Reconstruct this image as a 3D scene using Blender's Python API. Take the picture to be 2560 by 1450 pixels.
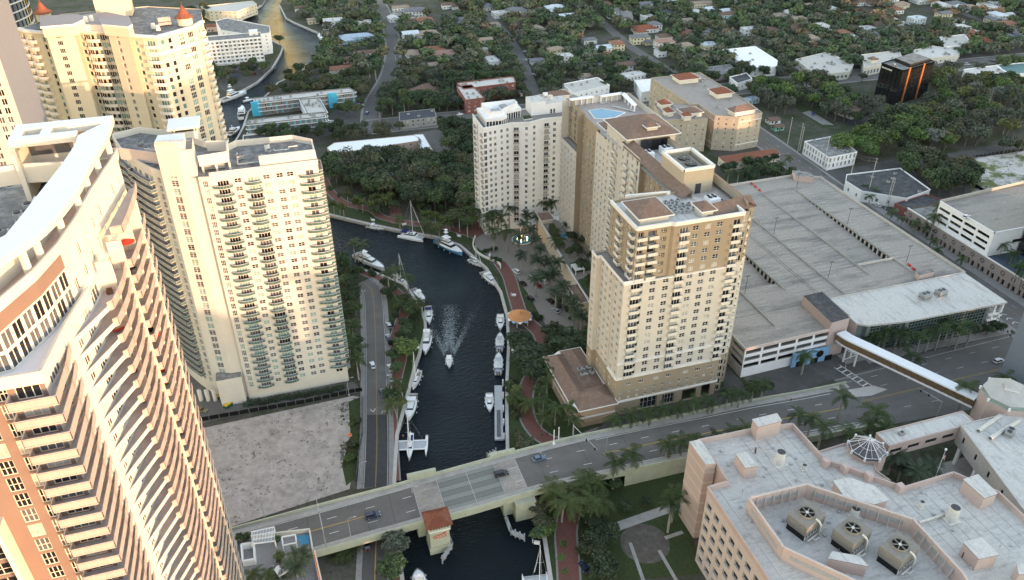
import bpy, math, random
import numpy as np
from mathutils import Vector, Matrix, Euler
from mathutils.geometry import tessellate_polygon
random.seed(11)
PI = math.pi
sc = bpy.context.scene
for o in list(bpy.data.objects): bpy.data.objects.remove(o)
C = sc.collection
YAW = math.radians(17.2); TH = math.radians(32.5); ROLL = math.radians(.33); F = 2020.; H = 200.
cam_d = bpy.data.cameras.new('camera'); cam = bpy.data.objects.new('camera', cam_d); C.objects.link(cam)
cam.location = (0, 0, H)
cam.rotation_euler = (Matrix.Rotation(-YAW, 4, 'Z') @ Matrix.Rotation(PI/2-TH, 4, 'X') @ Matrix.Rotation(-ROLL, 4, 'Z')).to_euler()
cam_d.sensor_width = 36; cam_d.lens = 36*F/2560; cam_d.clip_start = 1; cam_d.clip_end = 9000
sc.camera = cam
SE = math.radians(2.6); SU, SV = .55, -.835
world = bpy.data.worlds.new('World'); sc.world = world; world.use_nodes = True
wn = world.node_tree; bg = wn.nodes['Background']
sky = wn.nodes.new('ShaderNodeTexSky'); sky.sky_type = 'NISHITA'; sky.sun_disc = False
sky.sun_elevation = SE; sky.sun_rotation = math.atan2(SU, SV); sky.altitude = 100
sky.air_density = 1.; sky.dust_density = .15; sky.ozone_density = 1.2
wn.links.new(sky.outputs[0], bg.inputs[0]); bg.inputs[1].default_value = .15
sun_d = bpy.data.lights.new('sun', 'SUN'); sun = bpy.data.objects.new('sun', sun_d); C.objects.link(sun)
sun_d.energy = .6; sun_d.angle = math.radians(.6); sun_d.color = (1., .63, .40)
sun.rotation_euler = Vector((SU*math.cos(SE), SV*math.cos(SE), math.sin(SE))).to_track_quat('Z', 'Y').to_euler()
sc.view_settings.view_transform = 'Standard'; sc.view_settings.look = 'None'
sc.view_settings.exposure = 3.45; sc.view_settings.gamma = 1
try:
    sc.view_settings.use_white_balance = True
    sc.view_settings.white_balance_temperature = 7450; sc.view_settings.white_balance_tint = 22
except Exception: pass
sc.cycles.max_bounces = 5; sc.cycles.diffuse_bounces = 3; sc.cycles.glossy_bounces = 2
sc.cycles.transparent_max_bounces = 4; sc.cycles.use_denoising = True
def G(px, py, z=0.):
    """ground-plan point (x, y) that a pixel of the photograph sees at height z"""
    x = (px-1280)/F; y = (725-py)/F; c, s = math.cos(ROLL), math.sin(ROLL)
    x, y = x*c-y*s, x*s+y*c
    r = (x, math.cos(TH)+y*math.sin(TH), -math.sin(TH)+y*math.cos(TH)); t = (z-H)/r[2]
    a, b = r[0]*t, r[1]*t; c, s = math.cos(YAW), math.sin(YAW)
    return (a*c+b*s, -a*s+b*c)
def depth(u, v, z=0):
    c, s = math.cos(YAW), math.sin(YAW)
    return (u*s+v*c)*math.cos(TH)-(z-H)*math.sin(TH)
def L(pts, z=0): return [G(p[0], p[1], z) for p in pts]
MATS = {}
def lin(c): return tuple(((x/255)/12.92 if x <= 10 else (((x/255)+.055)/1.055)**2.4) for x in c)
def mat(name, col, rough=.8, var=.12, scale=.6, metal=0., spec=.35, bump=0., streak=None, obj=False, isl=0., stain=None, emit=None, alpha=None, trans=0., coat=0.):
    if name in MATS: return MATS[name]
    m = bpy.data.materials.new(name); m.use_nodes = True; n = m.node_tree.nodes; l = m.node_tree.links
    b = n['Principled BSDF']; b.inputs['Roughness'].default_value = rough; b.inputs['Metallic'].default_value = metal
    b.inputs['Specular IOR Level'].default_value = spec
    if coat: b.inputs['Coat Weight'].default_value = coat
    tc = n.new('ShaderNodeTexCoord'); geo = n.new('ShaderNodeNewGeometry')
    nz = n.new('ShaderNodeTexNoise'); nz.inputs['Scale'].default_value = scale; nz.inputs['Detail'].default_value = 5; nz.inputs['Roughness'].default_value = .65
    l.new(geo.outputs['Position'], nz.inputs['Vector'])
    mr = n.new('ShaderNodeMapRange'); mr.inputs[1].default_value = .3; mr.inputs[2].default_value = .7
    mr.inputs[3].default_value = 1-var; mr.inputs[4].default_value = 1+var
    l.new(nz.outputs['Fac'], mr.inputs[0])
    rgb = n.new('ShaderNodeRGB'); rgb.outputs[0].default_value = (*col, 1)
    src = rgb.outputs[0]
    if obj:
        oi = n.new('ShaderNodeObjectInfo'); mx = n.new('ShaderNodeMix'); mx.data_type = 'RGBA'; mx.blend_type = 'MULTIPLY'; mx.inputs[0].default_value = 1
        l.new(src, mx.inputs[6]); l.new(oi.outputs['Color'], mx.inputs[7]); src = mx.outputs[2]
    if stain:
        sc_, lo, hi, col2 = stain
        n2 = n.new('ShaderNodeTexNoise'); n2.inputs['Scale'].default_value = sc_; n2.inputs['Detail'].default_value = 8; n2.inputs['Roughness'].default_value = .7
        if streak:
            mp = n.new('ShaderNodeMapping'); mp.inputs['Scale'].default_value = streak; l.new(geo.outputs['Position'], mp.inputs[0]); l.new(mp.outputs[0], n2.inputs['Vector'])
        else: l.new(geo.outputs['Position'], n2.inputs['Vector'])
        m2 = n.new('ShaderNodeMapRange'); m2.inputs[1].default_value = lo; m2.inputs[2].default_value = hi; l.new(n2.outputs['Fac'], m2.inputs[0])
        mx = n.new('ShaderNodeMix'); mx.data_type = 'RGBA'; l.new(m2.outputs[0], mx.inputs[0]); l.new(src, mx.inputs[6]); mx.inputs[7].default_value = (*col2, 1); src = mx.outputs[2]
    hsv = n.new('ShaderNodeHueSaturation'); l.new(src, hsv.inputs['Color']); val = mr.outputs[0]
    if isl:
        m3 = n.new('ShaderNodeMapRange'); m3.inputs[3].default_value = 1-isl; m3.inputs[4].default_value = 1+isl
        l.new(geo.outputs['Random Per Island'], m3.inputs[0])
        mu = n.new('ShaderNodeMath'); mu.operation = 'MULTIPLY'; l.new(val, mu.inputs[0]); l.new(m3.outputs[0], mu.inputs[1]); val = mu.outputs[0]
    l.new(val, hsv.inputs['Value']); l.new(hsv.outputs[0], b.inputs['Base Color'])
    if bump:
        bp = n.new('ShaderNodeBump'); bp.inputs['Strength'].default_value = bump; bp.inputs['Distance'].default_value = .1
        l.new(nz.outputs['Fac'], bp.inputs['Height']); l.new(bp.outputs[0], b.inputs['Normal'])
    if emit:
        b.inputs['Emission Color'].default_value = (*emit[0], 1); b.inputs['Emission Strength'].default_value = emit[1]
    if trans: b.inputs['Transmission Weight'].default_value = trans
    if alpha is not None: b.inputs['Alpha'].default_value = alpha
    MATS[name] = m; return m
class MB:
    def __init__(s): s.v = []; s.f = []; s.m = []; s.mats = []
    def mi(s, m):
        if m not in s.mats: s.mats.append(m)
        return s.mats.index(m)
    def face(s, pts, m):
        b = len(s.v); s.v += [tuple(p) for p in pts]; s.f.append(tuple(range(b, b+len(pts)))); s.m.append(s.mi(m))
    def box(s, x0, y0, z0, x1, y1, z1, m, mt=None, bottom=False):
        s.prism([(x0, y0), (x1, y0), (x1, y1), (x0, y1)], z0, z1, m, mt or m, bottom)
    def prism(s, poly, z0, z1, m, mt=None, bottom=False):
        n = len(poly)
        if sum(poly[i][0]*poly[(i+1) % n][1]-poly[(i+1) % n][0]*poly[i][1] for i in range(n)) < 0: poly = poly[::-1]
        b = len(s.v); s.v += [(p[0], p[1], z0) for p in poly]+[(p[0], p[1], z1) for p in poly]
        k = s.mi(m)
        for i in range(n):
            j = (i+1) % n; s.f.append((b+i, b+j, b+n+j, b+n+i)); s.m.append(k)
        if mt is not False:
            s.f.append(tuple(range(b+n, b+2*n))); s.m.append(s.mi(mt or m))
        if bottom: s.f.append(tuple(range(b+n-1, b-1, -1))); s.m.append(k)
    def obox(s, c, ax, hl, hw, z0, z1, m, mt=None, bottom=False):
        """box centred c (x,y), long axis direction ax, half length, half width"""
        a = math.hypot(*ax); ax = (ax[0]/a, ax[1]/a); n = (-ax[1], ax[0])
        P = [(c[0]+i*hl*ax[0]+j*hw*n[0], c[1]+i*hl*ax[1]+j*hw*n[1]) for i, j in ((-1, -1), (1, -1), (1, 1), (-1, 1))]
        s.prism(P, z0, z1, m, mt, bottom)
    def bar(s, p, q, w, h, m):
        """beam between two points, width w, height h"""
        p = Vector(p); q = Vector(q); d = q-p
        if d.length < 1e-6: return
        d.normalize(); up = Vector((0, 0, 1)) if abs(d.z) < .95 else Vector((0, 1, 0))
        sd = d.cross(up).normalized()*w/2; up2 = sd.cross(d).normalized()*h/2
        b = len(s.v)
        for o in (p, q): s.v += [tuple(o-sd-up2), tuple(o+sd-up2), tuple(o+sd+up2), tuple(o-sd+up2)]
        k = s.mi(m)
        for i in range(4):
            j = (i+1) % 4; s.f.append((b+i, b+4+i, b+4+j, b+j)); s.m.append(k)
        s.f.append((b, b+1, b+2, b+3)); s.m.append(k); s.f.append((b+7, b+6, b+5, b+4)); s.m.append(k)
    def tube(s, pts, rs, m, n=6, cap=True):
        pts = [Vector(p) for p in pts]; b0 = None; k = s.mi(m)
        if not hasattr(rs, '__len__'): rs = [rs]*len(pts)
        for i, p in enumerate(pts):
            d = (pts[min(i+1, len(pts)-1)]-pts[max(i-1, 0)]).normalized()
            up = Vector((0, 0, 1)) if abs(d.z) < .9 else Vector((1, 0, 0))
            a = d.cross(up).normalized(); c = d.cross(a)
            b = len(s.v); s.v += [tuple(p+(a*math.cos(2*PI*j/n)+c*math.sin(2*PI*j/n))*rs[i]) for j in range(n)]
            if b0 is not None:
                for j in range(n): s.f.append((b0+j, b0+(j+1) % n, b+(j+1) % n, b+j)); s.m.append(k)
            b0 = b
        if cap: s.f.append(tuple(range(b0, b0+n))); s.m.append(k)
    def cyl(s, c, r, z0, z1, m, n=12, r1=None, mt=None):
        r1 = r if r1 is None else r1
        b = len(s.v); k = s.mi(m)
        s.v += [(c[0]+r*math.cos(2*PI*j/n), c[1]+r*math.sin(2*PI*j/n), z0) for j in range(n)]
        s.v += [(c[0]+r1*math.cos(2*PI*j/n), c[1]+r1*math.sin(2*PI*j/n), z1) for j in range(n)]
        for j in range(n): s.f.append((b+j, b+(j+1) % n, b+n+(j+1) % n, b+n+j)); s.m.append(k)
        if mt is not False: s.f.append(tuple(range(b+n, b+2*n))); s.m.append(s.mi(mt or m))
    def hip(s, poly4, z0, h, m, over=.5, ridge=None, m2=None):
        """hip roof over a quad (ccw). ridge fraction along the long axis"""
        c = Vector((sum(p[0] for p in poly4)/4, sum(p[1] for p in poly4)/4))
        P = [Vector(p) for p in poly4]; P = [p+(p-c).normalized()*over*1.4 for p in P]
        a = (P[1]-P[0]).length; b_ = (P[2]-P[1]).length
        if a >= b_: e0, e1 = (P[0]+P[3])/2, (P[1]+P[2])/2; LL, W = a, b_
        else: e0, e1 = (P[0]+P[1])/2, (P[3]+P[2])/2; LL, W = b_, a
        t = min(.5, W/2/LL) if ridge is None else ridge
        r0 = e0.lerp(e1, t); r1 = e0.lerp(e1, 1-t)
        z1 = z0+h; V3 = lambda p, z: (p.x, p.y, z)
        A = [V3(p, z0) for p in P]; R0, R1 = V3(r0, z1), V3(r1, z1)
        if a >= b_:
            s.face([A[0], A[1], R1, R0], m); s.face([A[1], A[2], R1], m); s.face([A[2], A[3], R0, R1], m); s.face([A[3], A[0], R0], m)
        else:
            s.face([A[1], A[2], R1, R0], m); s.face([A[2], A[3], R1], m); s.face([A[3], A[0], R0, R1], m); s.face([A[0], A[1], R0], m)
        s.face([A[3], A[2], A[1], A[0]], m2 or m)
        for i in range(4): s.bar(A[i], A[(i+1) % 4], .25, .3, m2 or m)
    def add(s, o, M=None, cols=None):
        b = len(s.v); s.v += o.v if M is None else [tuple(M @ Vector(p)) for p in o.v]
        s.f += [tuple(i+b for i in f) for f in o.f]; mp = [s.mi(m) for m in o.mats]; s.m += [mp[i] for i in o.m]
    def mesh(s, name, smooth=False):
        me = bpy.data.meshes.new(name); me.from_pydata(s.v, [], s.f)
        for m in s.mats: me.materials.append(m)
        if len(s.mats) > 1: me.polygons.foreach_set('material_index', s.m)
        if smooth: me.polygons.foreach_set('use_smooth', [True]*len(s.f))
        me.update(); return me
    def build(s, name, parent=None, smooth=False, loc=None, rz=0):
        return ob(name, s.mesh(name, smooth), parent, loc, rz)
def ob(name, me, parent=None, loc=None, rz=0, scale=None, color=None):
    o = bpy.data.objects.new(name, me); C.objects.link(o)
    if parent is not None: o.parent = parent
    if loc is not None: o.location = loc
    if rz: o.rotation_euler = (0, 0, rz)
    if scale is not None: o.scale = scale if hasattr(scale, '__len__') else (scale,)*3
    if color is not None: o.color = (*color, 1)
    return o
USED = {}
def tag(o, label=None, cat=None, group=None, kind=None):
    if label: o['label'] = label
    if cat: o['category'] = cat
    if group: o['group'] = group
    if kind: o['kind'] = kind
    return o
def thing(name, label, cat, loc=(0, 0, 0), rz=0, group=None):
    return tag(ob(name, None, None, loc, rz), label, cat, group)
def struct(name, mb): return tag(mb.build(name), kind='structure')
def dup(root, loc, rz=0, label=None, color=None, scale=None):
    r = root.copy(); C.objects.link(r); r.location = loc; r.rotation_euler = (0, 0, rz)
    if scale: r.scale = (scale,)*3
    if label: r['label'] = label
    if color is not None: r.color = (*color, 1)
    def rec(a, b):
        for ch in a.children:
            c = ch.copy(); C.objects.link(c); c.parent = b
            if color is not None: c.color = (*color, 1)
            rec(ch, c)
    rec(root, r)
    return r
AUTO = []      # things whose label is composed at the end from look and nearest landmark
LAND = []      # (x, y, phrase)
FOOT = []      # building footprints and roads to keep trees off
def auto(o, look, noun, cat, group, u, v): AUTO.append((o, look, noun, cat, group, u, v))
def lm(x, y, phrase): LAND.append((x, y, phrase))
def inside(poly, x, y):
    r = False; n = len(poly); j = n-1
    for i in range(n):
        a, b = poly[i], poly[j]
        if (a[1] > y) != (b[1] > y) and x < (b[0]-a[0])*(y-a[1])/(b[1]-a[1])+a[0]: r = not r
        j = i
    return r
def ribbon(pts, w):
    """polygon of constant width along a polyline"""
    Lp, Rp = [], []
    for i, p in enumerate(pts):
        a = Vector(pts[max(i-1, 0)]); b = Vector(pts[min(i+1, len(pts)-1)]); d = (b-a).normalized(); n = Vector((-d.y, d.x))*w/2
        Lp.append((p[0]+n.x, p[1]+n.y)); Rp.append((p[0]-n.x, p[1]-n.y))
    return Lp+Rp[::-1]
def smooth_line(pts, k=6):
    out = []; n = len(pts)
    for i in range(n-1):
        p0, p1, p2, p3 = (Vector(pts[max(i-1, 0)]), Vector(pts[i]), Vector(pts[i+1]), Vector(pts[min(i+2, n-1)]))
        for j in range(k):
            t = j/k; out.append(tuple(.5*((2*p1)+(p2-p0)*t+(2*p0-5*p1+4*p2-p3)*t*t+(3*p1-p0-3*p2+p3)*t**3)))
    out.append(tuple(pts[-1])); return out
def sheet(mb, poly, z, m, holes=()):
    loops = [[Vector((p[0], p[1], 0)) for p in l_] for l_ in (poly, *holes)]
    flat = [p for l_ in loops for p in l_]; b = len(mb.v); mb.v += [(p.x, p.y, z) for p in flat]; k = mb.mi(m)
    for t in tessellate_polygon(loops):
        a, c, d = (flat[i] for i in t)
        if (c-a).cross(d-a).z < 0: t = t[::-1]
        mb.f.append(tuple(b+i for i in t)); mb.m.append(k)
def strip(mb, pts, w, z, m):
    """quad strip along a polyline"""
    P = ribbon(pts, w); n = len(pts)
    for i in range(n-1): mb.face([(*P[i], z), (*P[2*n-1-i], z), (*P[2*n-2-i], z), (*P[i+1], z)], m)
def wall(mb, p, q, z0, z1, ops, m, d=.3, mr=None):
    """wall from p to q (outside on the right-hand side), with openings (s0,s1,za,zb) that have reveals"""
    p = Vector(p); q = Vector(q); Ln = (q-p).length; t = (q-p)/Ln; n = Vector((t.y, -t.x)); k = mb.mi(m); kr = mb.mi(mr or m)
    ops = [o for o in ops if o[1] <= Ln+1e-3 and o[0] >= -1e-3 and o[3] <= z1 and o[2] >= z0]
    S = sorted({0., round(Ln, 3)} | {round(x, 3) for o in ops for x in o[:2]}); Z = sorted({z0, z1} | {round(x, 3) for o in ops for x in o[2:]})
    b = len(mb.v); ns = len(S)
    for z in Z:
        for s in S: mb.v.append((p.x+t.x*s, p.y+t.y*s, z))
    hole = np.zeros((len(Z)-1, ns-1), bool); Sa = np.array(S); Za = np.array(Z)
    for o in ops:
        i0 = np.searchsorted(Sa, o[0]-.002); i1 = np.searchsorted(Sa, o[1]-.002); j0 = np.searchsorted(Za, o[2]-.002); j1 = np.searchsorted(Za, o[3]-.002)
        hole[j0:j1, i0:i1] = True
        a = [(p.x+t.x*x, p.y+t.y*x) for x in (o[0], o[1])]; c = [(x-n.x*d, y-n.y*d) for x, y in a]
        for A, B in (((*a[0], o[2]), (*a[1], o[2])), ((*a[1], o[2]), (*a[1], o[3])), ((*a[1], o[3]), (*a[0], o[3])), ((*a[0], o[3]), (*a[0], o[2]))):
            bb = len(mb.v); mb.v += [A, B, (B[0]-n.x*d, B[1]-n.y*d, B[2]), (A[0]-n.x*d, A[1]-n.y*d, A[2])]; mb.f.append((bb, bb+1, bb+2, bb+3)); mb.m.append(kr)
    for j in range(len(Z)-1):
        i = 0
        while i < ns-1:
            if hole[j, i]: i += 1; continue
            i0 = i
            while i < ns-1 and not hole[j, i]: i += 1
            mb.f.append((b+j*ns+i0, b+j*ns+i, b+(j+1)*ns+i, b+(j+1)*ns+i0)); mb.m.append(k)
WM = {}
def win_mesh(w, h, style, fr, gl):
    key = (round(w, 2), round(h, 2), style, fr.name, gl.name)
    if key in WM: return WM[key]
    mb = MB(); t = .12 if style != 'slim' else .07
    mb.face([(0, 0, 0), (w, 0, 0), (w, 0, h), (0, 0, h)], gl)
    def r(x0, z0, x1, z1): mb.face([(x0, -.07, z0), (x1, -.07, z0), (x1, -.07, z1), (x0, -.07, z1)], fr); mb.face([(x0, -.07, z1), (x1, -.07, z1), (x1, 0, z1), (x0, 0, z1)], fr); mb.face([(x0, 0, z0), (x0, -.07, z0), (x0, -.07, z1), (x0, 0, z1)], fr); mb.face([(x1, -.07, z0), (x1, 0, z0), (x1, 0, z1), (x1, -.07, z1)], fr)
    r(0, 0, w, t); r(0, h-t, w, h); r(0, t, t, h-t); r(w-t, t, w, h-t)
    nv, nh = {'one': (1, 1), 'slim': (1, 1), 'two': (2, 1), 'cross': (2, 2), 'three': (3, 1), 'four': (4, 1), 'grid': (3, 2), 'tall': (2, 3), 'curtain': (4, 2)}[style]
    for i in range(1, nv): x = w*i/nv; r(x-t*.45, t, x+t*.45, h-t)
    for i in range(1, nh): z = h*i/nh if nh != 3 else h*i/3; mb.face([(t, -.08, z-t*.45), (w-t, -.08, z-t*.45), (w-t, -.08, z+t*.45), (t, -.08, z+t*.45)], fr)
    WM[key] = mb.mesh('window'); return WM[key]
class Bld:
    """a building: collects walls, windows and balconies; the 300 largest windows become parts, the rest one stuff part"""
    def __init__(s, name, label, cat, loc, group=None):
        s.root = thing(name, label, cat, (loc[0], loc[1], 0), 0, group); s.loc = loc; s.win = []; s.bal = []; s.walls = MB(); s.roofs = MB()
    def W(s, p, q, z0, z1, cols, floors, z_first, fh, m, style='two', frame=None, glass=None, d=.3, sill=.9, wh=1.5, mr=None, skip=None):
        """cols: list of (s_centre, width[, style, sill, height]); floors rows"""
        ops = []; p = Vector(p); q = Vector(q); Ln = (q-p).length; t = (q-p)/Ln; n = Vector((t.y, -t.x)); rz = math.atan2(t.y, t.x)
        for k in range(floors):
            zb = z_first+k*fh
            for ci, c in enumerate(cols):
                if skip and skip(k, ci): continue
                sc_, w = c[0], c[1]; st = c[2] if len(c) > 2 and c[2] else style; sl = c[3] if len(c) > 3 else sill; hh = c[4] if len(c) > 4 else wh
                if sc_-w/2 < .05 or sc_+w/2 > Ln-.05: continue
                o = (round(sc_-w/2, 3), round(sc_+w/2, 3), round(zb+sl, 3), round(zb+sl+hh, 3))
                if o[3] > z1-.1: continue
                ops.append(o); g = random.choices(glass, weights=GW[:len(glass)])[0] if isinstance(glass, (list, tuple)) else glass
                s.win.append((p.x+t.x*o[0]-n.x*(d-.04), p.y+t.y*o[0]-n.y*(d-.04), o[2], rz, w, hh, st, frame, g))
        wall(s.walls, p, q, z0, z1, ops, m, d, mr)
    def done(s, wallname='wall', keep=300, wname='window'):
        R = s.root; lx, ly = s.loc
        def shift(mb): mb.v = [(x-lx, y-ly, z) for x, y, z in mb.v]
        if s.walls.v: shift(s.walls); s.walls.build(wallname, R)
        if s.roofs.v: shift(s.roofs); s.roofs.build('roof', R)
        W_ = sorted(s.win, key=lambda w: -w[4]*w[5]/depth(w[0], w[1], w[2])**2)
        rest = MB()
        for i, w in enumerate(W_):
            me = win_mesh(w[4], w[5], w[6], w[7], w[8])
            if i < keep: ob(wname, me, R, (w[0]-lx, w[1]-ly, w[2]), w[3])
            else:
                t = MB(); c, sn = math.cos(w[3]), math.sin(w[3])
                t.v = [(v.co.x*c-v.co.y*sn+w[0]-lx, v.co.x*sn+v.co.y*c+w[1]-ly, v.co.z+w[2]) for v in me.vertices]
                t.f = [tuple(f.vertices) for f in me.polygons]; t.mats = list(me.materials); t.m = [f.material_index for f in me.polygons]; rest.add(t)
        if rest.v: tag(rest.build(wname, R), kind='stuff')
        B_ = sorted(s.bal, key=lambda b: -b[1][0]);
        return R
    def part(s, name, mb, smooth=False):
        mb.v = [(x-s.loc[0], y-s.loc[1], z) for x, y, z in mb.v]; return mb.build(name, s.root, smooth)
GW = (5, 3, 2)
M = {}
def mk(k, *a, **kw): M[k] = mat(k, *a, **kw); return M[k]
mk('cream', (.72, .63, .50), var=.05, scale=.15); mk('cream_white', (.64, .60, .53), var=.05, scale=.2)
mk('white', (.84, .83, .82), var=.05, scale=.3); mk('yellow_cream', (.62, .56, .43), var=.05, scale=.1)
mk('peach', (.205, .15, .128), var=.05, scale=.2); mk('trim', (.80, .76, .70), var=.04)
mk('tan', (.35, .28, .20), var=.06, scale=.15); mk('tan_light', (.60, .55, .48), var=.05, scale=.15); mk('tan_mid', (.44, .375, .29), var=.06, scale=.2)
mk('tan_white', (.72, .66, .56), var=.05, scale=.2); mk('salmon', (.50, .33, .22), var=.06, scale=.2)
mk('pink', (.52, .40, .36), var=.06, scale=.2); mk('pink_light', (.58, .48, .43), var=.06)
mk('frame', (.75, .72, .68), rough=.5); mk('frame_dark', (.05, .05, .05), rough=.4); mk('frame_teal', (.45, .55, .52), rough=.5)
mk('glass_dark', (.015, .017, .02), rough=.08, spec=.8, var=.3, scale=.5); mk('glass_mid', (.10, .11, .12), rough=.15, spec=.8, var=.4, scale=.4)
mk('glass_blind', (.42, .40, .36), rough=.35, spec=.6, var=.25, scale=.5); mk('glass_teal', (.10, .22, .20), rough=.12, spec=.8, var=.4, scale=.4)
mk('glass_tealight', (.24, .38, .35), rough=.2, spec=.7, var=.3, scale=.4)
GL = [M['glass_dark'], M['glass_mid'], M['glass_blind']]; GT = [M['glass_dark'], M['glass_tealight'], M['glass_teal']]
GC = [M['glass_mid'], M['glass_tealight'], M['glass_dark']]
mk('rail_glass', (.10, .18, .17), rough=.15, spec=.7, var=.2); mk('rail_frost', (.41, .36, .345), rough=.3, var=.06); mk('rail_white', (.75, .73, .70), rough=.6)
mk('roof_grey', (.17, .165, .16), rough=.95, var=.2, scale=.5, stain=(.35, .45, .65, (.32, .31, .30)), bump=.2)
mk('roof_white', (.58, .555, .52), rough=.8, var=.12, scale=1., stain=(.6, .5, .72, (.34, .33, .31)), streak=(1., .22, 1.), bump=.1)
mk('roof_white2', (.54, .515, .48), rough=.8, var=.12, scale=1., stain=(.9, .5, .72, (.33, .32, .30)), streak=(.22, 1., 1.), bump=.1)
mk('roof_pale', (.74, .76, .78), rough=.55, var=.03, scale=.2)
mk('roof_brown', (.20, .13, .10), rough=.9, var=.22, scale=1.2, stain=(.5, .5, .75, (.28, .19, .15)), bump=.3)
mk('roof_red', (.25, .085, .05), rough=.9, var=.25, scale=1., bump=.3, stain=(.3, .5, .7, (.22, .09, .05)))
mk('roof_dark', (.06, .06, .065), rough=.95, var=.3, scale=.7, stain=(.3, .45, .7, (.12, .12, .12)))
mk('roof_tint', (1, 1, 1), rough=.9, var=.22, scale=.8, obj=True, bump=.2)
mk('wall_tint', (1, 1, 1), rough=.85, var=.06, scale=.4, obj=True)
mk('deck_concrete', (.345, .305, .268), rough=.92, var=.16, scale=.9, stain=(.09, .48, .66, (.19, .178, .165)), streak=(.35, 1.6, 1), bump=.1)
mk('concrete', (.38, .36, .33), rough=.9, var=.14, scale=.6, stain=(.3, .5, .75, (.22, .21, .19)), bump=.15)
mk('concrete_pale', (.50, .47, .43), rough=.9, var=.1, scale=.5, stain=(.25, .55, .8, (.32, .30, .27)))
mk('bridge_green', (.42, .43, .33), rough=.85, var=.1, scale=.4, stain=(.3, .55, .8, (.30, .31, .23)))
mk('asphalt', (.09, .086, .081), rough=.95, var=.14, scale=.25, stain=(.09, .5, .68, (.12, .116, .11)), bump=.1)
mk('asphalt_dark', (.06, .06, .062), rough=.95, var=.15, scale=.4); mk('asphalt_new', (.045, .045, .05), rough=.95, var=.1)
mk('road_pale', (.142, .132, .122), rough=.95, var=.1, scale=.2, stain=(.06, .5, .7, (.175, .165, .155)), streak=(.3, 1, 1))
mk('sidewalk', (.27, .255, .24), rough=.95, var=.12, scale=.7, stain=(.3, .5, .8, (.22, .21, .20)))
mk('brick_path', (.20, .085, .068), rough=.95, var=.18, scale=1.5, stain=(.3, .5, .8, (.14, .07, .055))); mk('paver', (.26, .23, .205), rough=.95, var=.12, scale=1.)
mk('line_white', (.62, .62, .60), rough=.8, var=.15, scale=2.); mk('line_yellow', (.42, .28, .09), rough=.8, var=.15, scale=2.)
mk('sand', (.41, .36, .325), rough=1., var=.2, scale=.35, stain=(.13, .5, .66, (.29, .26, .235)), bump=.6)
mk('sand_pale', (.50, .47, .44), rough=1., var=.15, scale=.12, stain=(.07, .47, .56, (.13, .15, .055)), bump=.4)
mk('grass', (.040, .062, .022), rough=1., var=.3, scale=1.2, stain=(.12, .5, .7, (.06, .07, .024)), bump=.4)
mk('soil', (.085, .078, .062), rough=1., var=.3, scale=.6, stain=(.06, .45, .58, (.042, .055, .024)))
mk('mulch', (.10, .055, .035), rough=1., var=.3, scale=2.)
mk('metal', (.45, .45, .46), rough=.45, metal=.5, var=.1); mk('steel_dark', (.07, .07, .075), rough=.5, metal=.4); mk('galv', (.42, .43, .44), rough=.5, metal=.3)
mk('ac_unit', (.36, .36, .35), rough=.7, var=.15, scale=1.5); mk('tower_beige', (.25, .225, .19), rough=.8, var=.12, scale=1.)
mk('duct_white', (.62, .60, .55), rough=.6, var=.12, scale=1.); mk('rust', (.16, .07, .04), rough=.9)
mk('black', (.008, .008, .009), rough=.5); mk('rubber', (.012, .012, .012), rough=.8)
mk('paint', (1, 1, 1), rough=.25, spec=.6, obj=True, var=0., coat=.5); mk('car_glass', (.01, .012, .015), rough=.05, spec=.9)
mk('boat_white', (.80, .80, .79), rough=.25, spec=.5, var=.03); mk('boat_grey', (.42, .44, .46), rough=.4); mk('teak', (.28, .20, .14), rough=.7)
mk('canvas_blue', (.02, .03, .12), rough=.9); mk('hull_blue', (.10, .30, .50), rough=.25, spec=.6, var=.03); mk('seat', (.62, .60, .56), rough=.7)
mk('red', (.55, .04, .02), rough=.6); mk('orange', (.75, .16, .02), rough=.6); mk('yellow', (.65, .42, .03), rough=.7); mk('green_paint', (.02, .10, .05), rough=.6)
mk('blue_wall', (.03, .42, .62), rough=.7, var=.05); mk('blue_pale', (.22, .42, .62), rough=.7, var=.06); mk('blue_tarp', (.05, .16, .45), rough=.6)
mk('pool', (.01, .22, .36), rough=.08, spec=.5, var=.12, scale=.8); mk('light_bulb', (1, .8, .5), emit=((1, .72, .36), 3.))
mk('brick_red', (.27, .10, .08), rough=.9, var=.15, scale=1.); mk('umbrella_orange', (.62, .27, .11), rough=.9, var=.08, isl=.12)
mk('trunk', (.17, .15, .125), rough=.95, var=.2, scale=3.); mk('palm_trunk', (.30, .28, .25), rough=.9, var=.15, scale=3.)
mk('skin', (.45, .27, .19), rough=.6)
def leaf_mat(k, col, isl=.45, var=.25):
    m = mat(k, col, rough=.7, spec=.25, isl=isl, var=var, scale=.35, obj=True); M[k] = m; return m
leaf_mat('leaf', (1, 1, 1)); leaf_mat('leaf_core', (.42, .42, .42), isl=.1)
leaf_mat('frond', (1, 1, 1), isl=.25)
E_BANK = L([(1372, 1500), (1365, 1445), (1345, 1300), (1300, 1215), (1262, 1140), (1261, 1060), (1262, 960), (1268, 860), (1265, 790), (1250, 730), (1215, 670), (1150, 612), (1090, 590), (1000, 573), (940, 560), (880, 545), (820, 530)])
MIDN = [(0, 425), (-20, 460), (-30, 500)]
NE_UP = L([(592, 345), (611, 312), (625, 272), (684, 219), (700, 200), (745, 180), (787, 156), (812, 134), (819, 116), (816, 94), (805, 78), (744, 51), (722, 39), (706, 6)])
W_UP = L([(662, 6), (619, 34), (600, 60), (645, 88), (683, 92), (716, 110), (708, 130), (687, 165), (650, 198), (619, 215), (559, 240), (540, 252)])
MIDS = [(-75, 600), (-75, 470), (-50, 400), (-20, 368)]
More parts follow.
